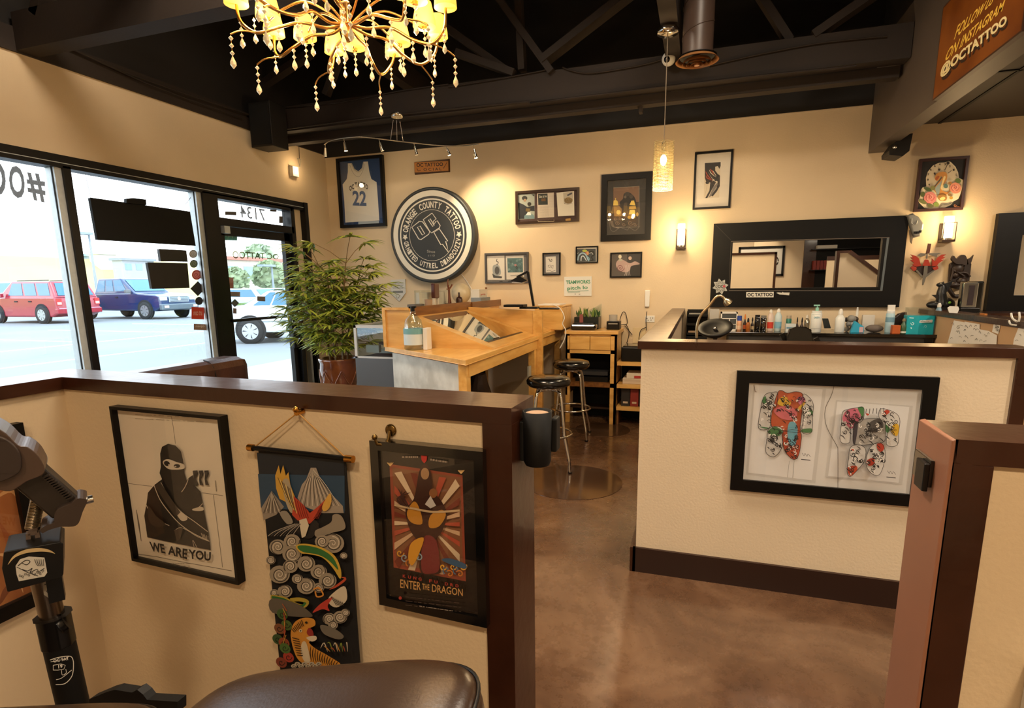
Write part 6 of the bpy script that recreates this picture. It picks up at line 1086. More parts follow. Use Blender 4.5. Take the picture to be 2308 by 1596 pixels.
# organiser drawers, trays, carton
t = thing('drawer_organiser', 'small clear drawer organiser with a white frame at the left end of the counter', 'organiser', (sx(zx(715)), 6.1, SZ)); X0, X1 = sx(zx(585), 6.02), sx(zx(850), 6.02); z0, z1 = SZ, sz(zx(700), 690+100/6.994)
mb = MB()
for a_, b_ in (((X0, 6.02, z0), (X0+.012, 6.2, z1)), ((X1-.012, 6.02, z0), (X1, 6.2, z1)), ((X0, 6.02, z1-.012), (X1, 6.2, z1)), ((X0, 6.02, z0), (X1, 6.2, z0+.012)), ((X0, 6.02, z0+(z1-z0)*.33), (X1, 6.03, z0+(z1-z0)*.36)), ((X0, 6.02, z0+(z1-z0)*.64), (X1, 6.03, z0+(z1-z0)*.68)), (((X0+X1)/2, 6.02, z0+(z1-z0)*.36), ((X0+X1)/2+.008, 6.03, z0+(z1-z0)*.64))): mb.box(a_, b_, WHT)
mb.build('frame', t); MB().box((X0+.012, 6.03, z0+.012), (X1-.012, 6.19, z1-.012), mat('drawer_smoke', '4a4e50', .2)).build('drawer', t)
tag(MB().box((sx(zx(410)), 6.08, SZ), (sx(zx(560)), 6.2, sz(zx(480), 690+58/6.994)), mat('box_pale', 'b0aca4', .6)).build('pale_box', bev=.003), 'pale box behind the drooping lamp head, left of the organiser', 'box')
t = thing('letter_tray', 'black stacked letter trays in the corner of the booth', 'tray', (0.05, 6.1, 0)); X0, X1 = sx(1547, 6.0), sx(1576, 6.0)
MB().box((X0, 6.0, 0), (X1+.08, 6.27, SZ-.06), BLKM).build('cabinet', t); mb = MB()
for z in (SZ-.055, SZ+.04, SZ+.13): mb.box((X0, 6.0, z), (X1+.08, 6.25, z+.008), BLK); mb.box((X0, 6.0, z), (X1+.08, 6.006, z+.03), BLK)
mb.box((X0, 6.24, SZ-.06), (X1+.08, 6.25, SZ+.2), BLK); mb.box((X0, 6.0, SZ-.06), (X0+.006, 6.25, SZ+.19), BLK); mb.build('shelf', t)
MB().box((X0+.02, 6.03, SZ-.046), (X1+.06, 6.2, SZ-.01), mat('papers_tan', '9c8064', .7)).build('papers', t); MB().box((X0+.02, 6.03, SZ+.14), (X1+.02, 6.2, SZ+.165), mat('papers_grey', '8a8884', .7)).build('papers', t)
# gooseneck lamp on the cap
PGN = PY(2.96); t = thing('gooseneck_lamp', 'silver gooseneck lamp clamped behind the half wall cap', 'desk lamp', PGN.hit(1568, 764)); g2 = lambda x, y: tuple(PGN.hit(x, y))
MB().tube(spl([g2(1570, 762), g2(1571, 735), g2(1580, 710), g2(1598, 690), g2(1612, 672), g2(1622, 667), g2(1630, 670), g2(1634, 678)], k=6), .0065, mat('goose_steel', 'b8a888', .3, metal=1), 8).build('neck', t)
MB().lathe(PGN.hit(1634, 674), [(.007, 0), (.018, .012), (.022, .03)], mat('goose_steel', ''), 16, (.5, .1, -.6)).build('lamp_head', t); MB().lathe(V(PGN.hit(1634, 674))+V((.5, .1, -.6)).normalized()*.029, [(.019, 0), (.017, .003)], mat('goose_lens', 'd8b860', .3), 16, (.5, .1, -.6)).build('lens', t)
q = PGN.hit(1568, 765); MB().box((q.x-.02, 2.936, 1.16), (q.x+.02, 2.97, 1.20), CHROME).build('clamp', t, bev=.003)
# big black dish lamp and chair back in the booth
t = thing('dish_lamp', 'black dished magnifier lamp head tipped over in the booth', 'lamp', (.1, 4.0, 0)); c = V(PY(4.0).hit(1612, 744)); ax_ = V((-.10, -.42, .85)).normalized(); DB = mat('dish_black', (10, 6, 4), .5, spec=.25)
MB().lathe(c, [(.001, -.035), (.06, -.03), (.10, .0), (.115, .02), (.108, .026), (.07, .012), (.045, .004), (.001, .002)], DB, 40, ax_).build('dish', t); MB().ball(c+ax_*.012, .014, CHROME, 12, 8).build('hub', t)
MB().cyl(c-ax_*.03, (c.x, 4.06, .03), .014, BLK).build('pole', t); MB().cyl((c.x, 4.06, 0), (c.x, 4.06, .03), .16, BLKM, n=28).build('base', t)
t = thing('booth_chair', 'black rolling chair with a rounded back behind the half wall', 'chair', (.62, 4.0, 0)); q = [PY(4.0).hit(x, y) for x, y in ((1776, 800), (1775, 760), (1780, 742), (1795, 738), (1818, 738), (1828, 744), (1833, 770), (1834, 800))]
MB().prism(q, (0, .05, 0), mat('chair_black', '141514', .3, coat=.3)).build('backrest', t, bev=.012); cx_ = .62; MB().cyl((cx_, 4.08, .1), (cx_, 4.08, 1.0), .02, BLK).build('back_post', t)
MB().box((cx_-.22, 4.05, .42), (cx_+.22, 4.45, .5), LEATH).build('seat', t, bev=.03); mb = MB(); mb.cyl((cx_, 4.25, .06), (cx_, 4.25, .42), .025, CHROME)
for k in range(5): a_ = k*1.2566; mb.beam((cx_, 4.25, .07), (cx_+.26*math.cos(a_), 4.25+.26*math.sin(a_), .06), .04, .03, BLK)
mb.build('base', t)
for k in range(5): a_ = k*1.2566; MB().ball((cx_+.26*math.cos(a_), 4.25+.26*math.sin(a_), .028), .028, BLK, 10, 6).build('caster', t)
mb = MB(); mb.beam(PY(4.1).hit(1838, 762), PY(4.1).hit(1852, 785), .03, .03, BLK); mb.beam(PY(4.1).hit(1762, 752), PY(4.1).hit(1778, 785), .03, .03, BLK); mb.build('armrest', t)
# ---- big mirror
t, o, r = picture('wall_mirror', 'large wide mirror with a broad black wood frame over the booth counter', 'mirror', UB, [(1607, 503), (2044, 487), (2031, 697), (1602, 688)], .19, .05, mat('mirror_frame', (9, 7, 6), .42, noise=.4, nscale=3, stretch=(1, 1, 8), spec=.25), MIRROR, False)
a = Art(PB, .0515, (1600, 480, 5.017)); a.line([(240, 322), (2030, 278), (1942, 880), (215, 878)], 7, '6c6258', closed=True); a.line([(2015, 280), (1938, 880)], 26, '5c6468'); a.line([(60, 130), (235, 305)], 3, '3a342e'); a.build('inner_trim', t)
tt = thing('lettered_sticker', 'white sticker with black lettering on the mirror frame', 'sticker', (PB.hit(1715, 664).x, YB-.051, PB.hit(1715, 668).z)); a = Art(PB, .0508, (1600, 480, 5.017)); a.poly([(412, 895), (722, 892), (720, 955), (410, 955)], 'd8d4c8'); a.text('OC TATTOO', (422, 905), (710, 902), (424, 946), '14110f', .04); a.build('sticker_face', tt)
tt = thing('knife_sticker', 'small white knife shaped sticker right of the lettered one', 'sticker', (PB.hit(1765, 664).x, YB-.051, PB.hit(1765, 667).z)); a = Art(PB, .0508, (1600, 480, 5.017)); a.poly([(750, 905), (770, 898), (815, 902), (825, 892), (832, 900), (902, 900), (896, 932), (835, 925), (790, 922)], 'd8d4c8'); a.build('sticker_face', tt)
tt = thing('star_sticker', 'grey star shaped sticker on the lower left corner of the mirror frame', 'sticker', (PB.hit(1624, 646).x, YB-.051, PB.hit(1624, 664).z)); a = Art(PB, .0508, (1600, 480, 5.017)); pts = []
for k in range(16): rr_ = 92 if k % 2 == 0 else 62; pts.append((120+rr_*math.cos(k*math.pi/8-.2), 832+rr_*math.sin(k*math.pi/8-.2)))
a.poly(pts, 'b4b4ac')
for k in range(10): a.spiral(120+52*math.cos(k*.63), 832+52*math.sin(k*.63), 18, '3c3c38', 4, 1.3, a0=k)
a.ell(162, 830, 15, 15, 'b4404a'); a.text('OC', (90, 812), (150, 812), (92, 852), '2c2c28', .03); a.build('sticker_face', tt)
t, o, r = picture('wall_mirror', 'second black framed mirror, cut off at the right edge of the view', 'mirror', UB, [(2258, 482), (2560, 466), (2560, 726), (2216, 704)], .19, .06, mat('mirror_frame', ''), MIRROR, False)
# ---- wall ornaments at right
def relief(name, label, cat, z, items, base, build_parts):
    pass
q = PB.hit(2064, 506); t = thing('steel_mask', 'grey moulded mask hooked on the upper right mirror corner', 'mask', (q.x, YB-.05, q.z-.1)); P7 = PY(YB-.055); h = lambda x, y, d=0: P7.hit(1880+x/3.395, 330+y/3.395)+V((0, -d, 0))
GRM = mat('mask_grey', '8a8a86', .35, metal=.3); MB().prism([h(*p) for p in ((555, 530), (600, 520), (640, 540), (680, 595), (672, 640), (650, 680), (605, 692), (590, 660), (570, 590))], (0, -.03, 0), GRM).build('face', t, bev=.012)
mb = MB()
for x, y in ((608, 662), (628, 662), (648, 654)): mb.box(h(x-7, y-8, .045), h(x+7, y+8, .028), BLK)
mb.build('teeth', t); mb = MB(); mb.tube([h(585, 555, .034), h(582, 590, .036), h(600, 605, .036), h(608, 590, .036), h(620, 600, .036), h(628, 570, .034)], .004, mat('mask_pale', 'b8b8b4', .3), 6); mb.build('brow', t)
MB().prism([h(*p) for p in ((572, 640), (600, 692), (590, 745), (580, 730))], (0, -.015, 0), mat('mask_strap', '6a5c4c', .6)).build('strap', t)
q = PB.hit(2090, 640); t = thing('sword_crest', 'wall crest of a steel sword over red flame shaped wings', 'wall ornament', (q.x, YB-.03, q.z)); P7b = PY(YB-.02); h2 = lambda x, y, d=0: P7b.hit(2030+x/9.389, 540+y/9.389)+V((0, -d, 0))
RD = mat('crest_red', '9c2c18', .35, coat=.3); STE = mat('crest_steel', '8c8880', .3, metal=.8); DRK = mat('crest_dark', '2a1a18', .4)
MB().prism([h2(*p) for p in ((190, 600), (240, 560), (440, 560), (540, 560), (740, 560), (775, 620), (700, 660), (520, 740), (440, 760), (260, 660))], (0, -.02, 0), DRK).build('back_plate', t, bev=.003)
mb = MB()
for p in ([(195, 320), (300, 350), (360, 400), (410, 560), (300, 580), (220, 540), (260, 500), (190, 440), (240, 430), (190, 380), (240, 375)], [(440, 560), (480, 440), (500, 425), (560, 430), (610, 560)], [(640, 570), (640, 400), (700, 470), (760, 380), (850, 320), (935, 318), (860, 370), (925, 375), (830, 430), (890, 430), (780, 500), (740, 560)], [(190, 600), (230, 560), (320, 600), (300, 650), (250, 670)], [(640, 600), (760, 560), (775, 620), (690, 660)]): mb.prism([h2(*q_, .02) for q_ in p], (0, -.012, 0), RD)
mb.build('flame_wings', t, bev=.002)
mb = MB(); mb.prism([h2(*p, .034) for p in ((470, 560), (540, 560), (530, 720), (450, 960), (425, 965), (430, 860))], (0, -.008, 0), STE); mb.prism([h2(*p, .034) for p in ((515, 310), (545, 310), (530, 410), (505, 400))], (0, -.006, 0), STE)
for p in ([(320, 640), (430, 760), (430, 820), (290, 660)], [(520, 740), (690, 640), (690, 660), (510, 800)], [(330, 330), (400, 290), (500, 300), (500, 340), (400, 370)], [(560, 290), (820, 290), (740, 330), (740, 370), (570, 320)]): mb.prism([h2(*q_, .028) for q_ in p], (0, -.008, 0), STE)
mb.build('blade', t, bev=.001); MB().prism([h2(*p, .036) for p in ((545, 90), (608, 95), (570, 290), (500, 310))], (0, -.014, 0), mat('grip_brown', '4a2418', .4)).build('grip', t, bev=.002)
DW = mat('carved_dark', (52, 38, 32), .4, noise=.3, nscale=18); q = PB.hit(2160, 665); t = thing('carved_mask', 'dark carved horned face plaque on the wall by the soap dispenser', 'wall ornament', (q.x, YB-.05, q.z))
MB().prism([h2(*p) for p in ((1010, 520), (1060, 480), (1460, 490), (1475, 520), (1430, 900), (1380, 980), (1200, 1060), (1000, 1000), (985, 880))], (0, -.03, 0), DW).build('plaque', t, bev=.008)
mb = MB(); mb.prism([h2(*p, .03) for p in spl([(1025, 400), (1070, 345), (1130, 410), (1220, 335), (1310, 340), (1350, 440), (1330, 560), (1240, 530), (1120, 520), (1040, 450)], True, 3)], (0, -.03, 0), DW); mb.prism([h2(*p, .03) for p in ((1360, 420), (1430, 390), (1495, 325), (1440, 490), (1380, 530))], (0, -.025, 0), DW); mb.build('horns', t, bev=.004)
mb = MB()
for x, y, rx_, rz_ in ((1120, 760, .03, .028), (1260, 880, .045, .035), (1180, 620, .05, .05), (1100, 960, .05, .03)): mb.ball(h2(x, y, .03), (rx_, .03, rz_), DW, 16, 8)
for p in ([(1070, 650), (1180, 700), (1300, 780)], [(1200, 700), (1350, 710), (1420, 790)], [(1100, 900), (1200, 960), (1330, 900)], [(1100, 690), (1200, 600), (1290, 540)], [(1060, 600), (1060, 700), (1020, 850)]): mb.tube(spl([tuple(h2(*q_, .045)) for q_ in p], k=4), .010, DW, 7)
mb.build('features', t)
mb = MB(); mb.tube(spl([tuple(h2(*q_, .02)) for q_ in ((1000, 1040), (1060, 1140), (1120, 1200), (1270, 1190))], k=4), .018, DW, 8); mb.build('lower_curl', t)
t = thing('dragon_statue', 'black winged dragon statue on the ledge in the far corner', 'statue', PY(6.13).hit(2120, 703)); h3 = lambda x, y, d=0: PY(6.13).hit(2030+x/9.389, 540+y/9.389)+V((0, -d, 0)); DK = mat('statue_black', (22, 22, 24), .35, coat=.2)
mb = MB(); mb.tube(spl([tuple(h3(*p)) for p in ((860, 1385), (870, 1300), (860, 1150), (880, 1020), (850, 950), (820, 985))], k=5), [.055-.0016*i for i in range(26)], DK, 10); mb.ball(h3(840, 960), (.032, .03, .02), DK, 12, 8); mb.ball(h3(780, 1380), (.09, .05, .04), DK, 16, 10); mb.ball(h3(960, 1370), (.07, .05, .06), DK, 16, 10); mb.build('body', t)
mb = MB(); mb.prism([h3(*p, .02) for p in ((630, 1170), (760, 1165), (860, 1150), (860, 1240), (790, 1290))], (0, -.01, 0), DK); mb.prism([h3(*p, .0) for p in ((900, 940), (1020, 900), (1100, 850), (1060, 960), (980, 1100), (930, 1160))], (0, -.01, 0), DK); mb.build('wing', t); mb = MB(); mb.cyl(h3(900, 940), h3(910, 885), .008, DK, .002); mb.cyl(h3(850, 940), h3(930, 920), .006, CHROME, .002); mb.build('horn', t)
MB().ball(h3(980, 1330, .06), .012, paint('7cb83c'), 10, 6).build('green_gem', t); b0, b1 = h3(700, 1470), h3(1060, 1440); MB().box((b0.x, b0.y-.05, 1.1965), (b1.x, b1.y+.05, 1.235), DK).build('base', t)
# ledge in the next booth that carries the dispenser
t = thing('side_counter', 'brown counter on the wall beyond the far return wall', 'counter', (3.0, 6.1, 0)); MB().box((2.13, 5.85, 1.175), (4.2, 6.29, 1.195), BROWN).build('worktop', t); MB().box((2.2, 6.2, 0), (4.1, 6.28, 1.175), WALL2).build('support', t)
q = PY(5.93); x0, x1 = q.hit(2162, 700).x, q.hit(2212, 700).x; zt_ = q.hit(2190, 634).z
t = thing('soap_dispenser', 'glossy black and chrome upright dispenser by the second mirror', 'dispenser', ((x0+x1)/2, 5.98, 1.196)); MB().box((x0+.03, 5.93, 1.197), (x1, 6.08, zt_), mat('disp_black', '0e0f0e', .12, coat=.6)).build('housing', t, bev=.015)
MB().box((x0+.005, 5.918, 1.24), (x1-.045, 5.96, zt_-.01), mat('disp_chrome', 'a8a8a4', .12, metal=.9)).build('front_cover', t, bev=.008); MB().box((x0+.045, 5.913, 1.26), (x1-.075, 5.919, zt_-.035), mat('disp_window', '3c3438', .2)).build('window', t); MB().box((x0, 5.91, 1.197), (x1-.02, 5.99, 1.235), BLK).build('drip_tray', t, bev=.003)
q = PX(1.99); t = thing('white_note', 'small curled white note on the corner of the far cap', 'note', PZ(HP).hit(2148, 705)); a_ = V(PZ(HP).hit(2150, 706)); 
MB().prism([PY(a_.y).hit(x, y) for x, y in ((2138, 700), (2136, 694), (2142, 690), (2160, 691), (2162, 697), (2158, 706), (2140, 705))], (0, .01, 0), WHT).build('paper', t)
# papers taped to the inner face of the far return
PR = Plane((1.985, 0, 0), (-1, 0, 0))
def sheet(label, pts, seed, big=False, off=.004):
    p = [PR.hit(x, y, off) for x, y in pts]; t = thing('taped_paper', label, 'paper', (1.985-off, sum(q.y for q in p)/len(p), min(q.z for q in p)), 'sheets taped inside the booth'); MB().prism(p, (.001, 0, 0), mat('sheet_white', 'ece9e2', .7)).build('sheet', t)
    a = Art(PR, off+.0006); xs = [x for x, y in pts]; ys = [y for x, y in pts]; x0, x1, y0, y1 = min(xs), max(xs), min(ys), max(ys); rn = random.Random(seed)
    for i in range(14): x, y = rn.uniform(x0+6, x1-8), rn.uniform(y0+6, y1-6); a.line([(x, y), (x+rn.uniform(1, 4), y-rn.uniform(1, 5)), (x+rn.uniform(3, 7), y+rn.uniform(-2, 3))], .8, '77746c' if not big else '3c3a36', True)
    a.build('print', t)
sheet('leftmost taped white sheet, curling at its lower corner', [(2150, 722), (2175, 727), (2165, 800), (2128, 800), (2138, 765)], 3)
sheet('tall taped sheet with dark brush lettering', [(2174, 725), (2208, 731), (2206, 800), (2164, 800)], 4, True, .006)
sheet('wide taped sheet with a rounded top corner', [(2206, 742), (2228, 746), (2247, 756), (2244, 800), (2200, 800)], 5, False, .008)
sheet('taped sheets nearest the edge of the view, under the white coat hook', [(2296, 737), (2330, 742), (2330, 810), (2280, 800), (2285, 765)], 6)
sheet('small torn strip with writing taped near the cap edge', [(2240, 728), (2255, 731), (2250, 753), (2236, 748)], 7, False, .005)
q = PR.hit(2294, 727, .01); t = thing('coat_hook', 'white three pronged coat hook on the far half wall edge', 'hook', q); hk = lambda x, y, d=.03: PR.hit(x, y, d)
MB().prism([hk(2288, 724, .005), hk(2298, 722, .005), hk(2302, 730, .005), hk(2296, 737, .005), hk(2288, 735, .005)], (-.006, 0, 0), WHT).build('backplate', t)
mb = MB()
for p in ([(2292, 725), (2282, 718), (2279, 706)], [(2296, 725), (2298, 715), (2297, 704)], [(2290, 733), (2278, 731), (2274, 723)]): mb.tube(spl([tuple(hk(*q_)) for q_ in p], k=4), .006, WHT, 7)
mb.build('prong', t)
tag(MB().box(PZ(HP).hit(2205, 709)+V((0, -.02, .0005)), PZ(HP).hit(2228, 711)+V((.0, .02, .012)), paint('b8702c')).build('orange_scissors'), 'small orange handled tool on the far cap', 'tool')
# ---- what the mirror sees behind the camera
YR = -2.1; PV = PY(2*6.285-YR-.0); 
def mv(x, y, Yr=YR): p = PY(2*6.28-Yr).hit(x, y); return (p.x, p.z)
(a0, z1), (a1, z0) = mv(1665, 557), mv(1765, 622); t = thing('framed_print', 'black framed print seen reflected in the big mirror', 'picture', ((a0+a1)/2, YR+.02, z0))
mb = MB(); Y0 = YR; 
for b in (((a0, Y0, z0), (a1, Y0+.03, z0+.05)), ((a0, Y0, z1-.05), (a1, Y0+.03, z1)), ((a0, Y0, z0), (a0+.05, Y0+.03, z1)), ((a1-.05, Y0, z0), (a1, Y0+.03, z1))): mb.box(*b, FRB)
mb.build('frame', t); MB().box((a0+.04, Y0, z0+.04), (a1-.04, Y0+.012, z1-.04), mat('print_paper', 'c8c8c4', .6)).build('backing', t); mb = MB(); mb.tube([(a1-.2+.07*math.cos(k*.5), Y0+.016, (z0+z1)/2+.1*math.sin(k*.5)) for k in range(13)], .012, BLKM, 6); mb.build('drawing', t)
(a0, z1), (a1, z0) = mv(1600, 572, -1.2), mv(1745, 665, -1.2); t = thing('room_divider', 'brown framed beige divider panel seen reflected in the big mirror', 'partition', ((a0+a1)/2, -1.2, 0))
MB().box((a0, -1.22, .0), (a1-.05, -1.18, z1-.05), WALL).build('panel', t); mb = MB(); mb.box((a0, -1.23, z1-.05), (a1, -1.17, z1), BROWN); mb.box((a1-.05, -1.23, 0), (a1, -1.17, z1), BROWN); mb.build('frame', t)
(a0, z1), (a1, z0) = mv(1817, 500), mv(1832, 660); MB2 = MB().box((a0, YR, 0), (a1, YR+.04, 2.9), BROWN); struct('trim_opening', MB2)
(a0, z1), (a1, z0) = mv(1832, 500), mv(1905, 660); t = thing('dark_bookcase', 'dark shelving with books seen reflected in the big mirror', 'bookcase', ((a0+a1)/2+.2, YR-.1, 0)); MB().box((a0, YR+.0, 0), (a1+1.2, YR+.02, 2.8), BLKM).build('back', t)
mb = MB(); 
for y in (562, 608): z = mv(1850, y)[1]; mb.box((a0, YR+.02, z-.015), (a1+1.2, YR+.25, z), BLK)
mb.build('shelf', t)
for k in range(5): xa = a0+.05+k*.07; za = mv(1850, 608)[1]; tag(MB().box((xa, YR+.03, za+.0005), (xa+.06, YR+.2, za+.2), paint('8c2c20')).build('red_binder'), 'red binder on the reflected dark shelf', 'binder', 'red binders on the dark bookcase')
za = mv(1850, 562)[1]; tag(MB().box((a0+.1, YR+.03, za+.001), (a0+.5, YR+.22, za+.08), WHT).build('white_device', bev=.01), 'white device on the upper reflected shelf', 'device')
(a0, z1), (a1, z0) = mv(1888, 566, 1.0), mv(2030, 566, 1.0); mb = MB(); e = mv(1995, 628, 2.4); s0 = V((a0, 1.0, 0)); 
s1 = mv(1912, 570, 1.0); s2 = mv(1995, 630, 1.0); mb.prism([(a0, 1.0, 0), (a0, 1.0, z1-.04), (s1[0], 1.0, z1-.04), (s2[0], 1.0, s2[1]), (s2[0]+1.2, 1.0, 1.1), (s2[0]+1.2, 1.0, 0)], (0, .1, 0), WALL2); struct('wall_reflected', mb); mb = MB(); mb.box((a0-.03, .98, z1-.04), (s1[0], 1.12, z1), BROWN); mb.box((a0-.03, .98, 0), (a0+.02, 1.12, z1-.04), BROWN); mb.beam((s1[0], 1.05, z1-.02), (s2[0], 1.05, s2[1]), .16, .06, BROWN); mb.box((a0+.1, -.4, z1-.12), (a0+1.6, -.36, z1-.04), BROWN); mb.box((a0+.1, -.4, 0), (a0+1.6, -.37, z1-.12), WALL); struct('trim_reflected_cap', mb)
# ================================================================ outside
GZ = -.02
ASP = mat('asphalt', (128, 131, 133), .8, noise=.12, nscale=.35, bump=.05, bscale=20, detail=8)
struct('ground_lot', MB().box((-90, -40, GZ-.1), (-4.7, 120, GZ), ASP)); mb = MB(); mb.box((-8.2, -10, GZ), (-4.67, 40, GZ+.012), mat('walkway', (168, 166, 160), .8, noise=.08, nscale=.8)); struct('walkway', mb)
LN = mat('lot_line', 'd8dadc', .8); q0, q1 = PZ(GZ).hit(20, 793), PZ(GZ).hit(455, 746); xl = (q0.x+q1.x)/2
mb = MB(); mb.box((xl-.08, -5, GZ), (xl+.08, 40, GZ+.006), LN); q = PZ(GZ).hit(370, 785); mb.box((q.x-.06, -5, GZ), (q.x+.06, 30, GZ+.006), LN)
for y in (14.9, 18.3, 21.9, 25.6, 11.6): mb.box((xl-7, y-.06, GZ), (xl, y+.06, GZ+.006), LN)
struct('lot_markings', mb)
def carbody(name, label, org, d, W, L, prof, roof, m, wheels, wr, parts):
    """org: ground point under the near rear corner; d: unit vector rear to front; lateral axis points away from the viewer"""
    org, d = V(org), V(d); n = V((-d.y, d.x, 0)); n = n if n.dot(V((-1, 1, 0))) > 0 else -n
    C = lambda u, v, z: org+d*u+n*v+V((0, 0, z))
    t = thing(name, label, 'car' if 'truck' not in name else 'truck', C(L/2, W/2, 0))
    MB().prism([C(u, .02, z) for u, z in prof], n*(W-.04), m).build('body', t, bev=.07)
    (u0, z0), (u1, z1), (u2, z2), (u3, z3) = roof; ins = .16
    b = [C(u0, .05, z0), C(u3, .05, z3), C(u3, W-.05, z3), C(u0, W-.05, z0)]; tp = [C(u1, ins, z1), C(u2, ins, z2), C(u2, W-ins, z2), C(u1, W-ins, z1)]
    MB().add(b+tp, [(4, 5, 6, 7), (0, 1, 5, 4), (1, 2, 6, 5), (2, 3, 7, 6), (3, 0, 4, 7)], m).build('cabin', t, bev=.06)
    GLs = mat('car_glass', (52, 110, 140), .08, coat=.3)
    def side(a, b_, lo=.12, hi=.88, off=-.012):
        P = lambda u, w: (b[0].lerp(b[1], u)).lerp(tp[0].lerp(tp[1], u), w)+n*off
        MB().prism([P(a[0], lo), P(b_[0], lo), P(b_[1], hi), P(a[1], hi)], n*.01, GLs).build('side_window', t)
    for s in parts['side']: side(*s)
    for key, e0, e1, f0, f1, sg in (('rear', b[0], b[3], tp[0], tp[3], -1), ('front', b[1], b[2], tp[1], tp[2], 1)):
        P = lambda v, w: e0.lerp(e1, v).lerp(f0.lerp(f1, v), w)+d*(sg*.015)+V((0, 0, .012))
        MB().prism([P(.08, .1), P(.92, .1), P(.90, .88), P(.10, .88)], d*(sg*.01), GLs).build('rear_window' if key == 'rear' else 'windscreen', t)
    TY_ = mat('tyre', (30, 32, 34), .8); RM = mat('rim_silver', 'b8bcc0', .3, metal=.7)
    for u in wheels:
        for v, sd in ((-.04, -1), (W-.18, 1)):
            c = C(u, v, wr); w = MB().lathe(c, [(wr*.62, 0), (wr*.95, 0), (wr, .04), (wr, .18), (wr*.95, .22), (wr*.62, .22)], TY_, 32, n).build('wheel', t)
            fo = -.004 if sd < 0 else .224; mb = MB(); mb.lathe(c+n*(fo if sd < 0 else fo-.01), [(wr*.64, 0), (wr*.60, .01)], RM, 28, n); o = mb.build('rim', w)
            mb = MB()
            for k in range(7): a_ = k*.8976; r1 = d*math.cos(a_)+V((0, 0, math.sin(a_))); r2 = d*math.cos(a_+.45)+V((0, 0, math.sin(a_+.45))); mb.add([c+n*(fo-.003)+r2*wr*.2+(r1-r2)*0, c+n*(fo-.003)+(r1*.35+r2*.65)*wr*.55, c+n*(fo-.003)+(r1*.0+r2*1.0)*wr*.6], [(0, 1, 2)], TY_)
            mb.build('spoke_gap', w, recalc=False)
    return t, C, n, d
RED_ = mat('paint_red', (152, 34, 52), .22, coat=.7); BLU_ = mat('paint_navy', (22, 48, 92), .2, coat=.8); WHC = mat('paint_white', (206, 212, 214), .25, coat=.5)
DKG = mat('arch_dark', '1a1c1e', .8)
def arch(C, n, t, u, wr, W, m=None):
    mb = MB(); 
    for v in (-.002, W-.048): mb.lathe(C(u, v, wr+.03), [(wr*1.18, 0), (wr*1.18, .05)], DKG, 28, n)
    mb.build('wheel_arch', t)
# red SUV, rear towards us
q = PZ(GZ).hit(97, 730); ox = q.x+1.05
t, C, n, d = carbody('red_car', 'red estate car with roof rails, parked tail towards the window', (ox, q.y, GZ), (-1, 0, 0), 2.0, 5.1, [(0, .45), (.02, 1.0), (.1, 1.2), (3.6, 1.22), (4.9, 1.05), (5.1, .9), (5.1, .4), (4.6, .3), (.4, .3)], [(.08, 1.18), (.45, 1.9), (3.0, 1.92), (3.9, 1.2)], RED_, (1.0, 4.05), .40, dict(side=[((.07, .05), (.27, .34)), ((.31, .38), (.52, .66)), ((.56, .70), (.83, .93))]))
arch(C, n, t, 1.0, .40, 2.0); arch(C, n, t, 4.05, .40, 2.0)
mb = MB(); mb.box(C(-.06, .0, .45), C(.12, 2.0, .68), RED_); mb.build('rear_bumper', t, bev=.03); mb = MB(); mb.box(C(-.07, .08, .66), C(-.05, 1.9, .70), paint('c890a0')); mb.build('bumper_strip', t)
for v in (.04, 1.74): MB().box(C(-.015, v, .82), C(.02, v+.22, 1.12), paint('b8302c')).build('tail_light', t); MB().box(C(-.018, v+.02, .86), C(.02, v+.2, .97), paint('d8b8b0')).build('lamp_lens', t)
MB().box(C(-.02, .8, .86), C(0, 1.2, 1.02), paint('9ca4ac')).build('number_plate', t); mb = MB()
for v in (.3, 1.7): mb.box(C(.7, v-.02, 1.93), C(2.8, v+.02, 1.97), mat('rail_dark', '3a4248', .5))
mb.build('roof_rail', t); MB().box(C(3.4, -.14, 1.2), C(3.5, .0, 1.38), RED_).build('door_mirror', t, bev=.02); mb = MB(); mb.box(C(1.6, -.003, .98), C(1.8, .02, 1.03), DKG); mb.box(C(2.55, -.003, .98), C(2.75, .02, 1.03), DKG); mb.build('door_handle', t)
# blue pickup, nose towards us
q = PZ(GZ).hit(330, 720); ox = q.x-1.1+.0
org = V((q.x+1.05-6.0, q.y, GZ))
t, C, n, d = carbody('blue_truck', 'dark blue pickup truck parked nose first beside the red car', org, (1, 0, 0), 2.15, 6.0, [(0, .55), (0, 1.3), (4.2, 1.32), (5.6, 1.22), (5.95, 1.1), (6.0, .6), (5.6, .4), (.3, .45)], [(1.5, 1.3), (1.75, 2.03), (3.3, 2.05), (4.25, 1.32)], BLU_, (1.0, 4.95), .43, dict(side=[((.05, .08), (.28, .33)), ((.32, .37), (.52, .62)), ((.56, .68), (.86, .97))]))
arch(C, n, t, 1.0, .43, 2.15); arch(C, n, t, 4.95, .43, 2.15)
SIL = mat('grille_silver', 'aeb8c0', .3, metal=.5); MB().box(C(5.98, .5, .82), C(6.03, 1.65, 1.14), SIL).build('grille', t, bev=.02); mb = MB()
for k in range(4): mb.box(C(6.03, .56, .86+k*.07), C(6.036, 1.6, .88+k*.07), DKG)
mb.build('grille_bars', t); tb = MB(); tb.lathe(C(6.035, 1.07, .99), [(.09, 0), (.09, .01)], WHT, 20, d); tb.build('badge', t)
for v in (.05, 1.72): MB().box(C(5.7, v, .92), C(6.01, v+.38, 1.10), paint('c8d4dc')).build('headlight', t, bev=.03); 
MB().box(C(5.9, .0, .45), C(6.12, 2.15, .76), mat('bumper_grey', '6c7880', .35, metal=.4)).build('front_bumper', t, bev=.05)
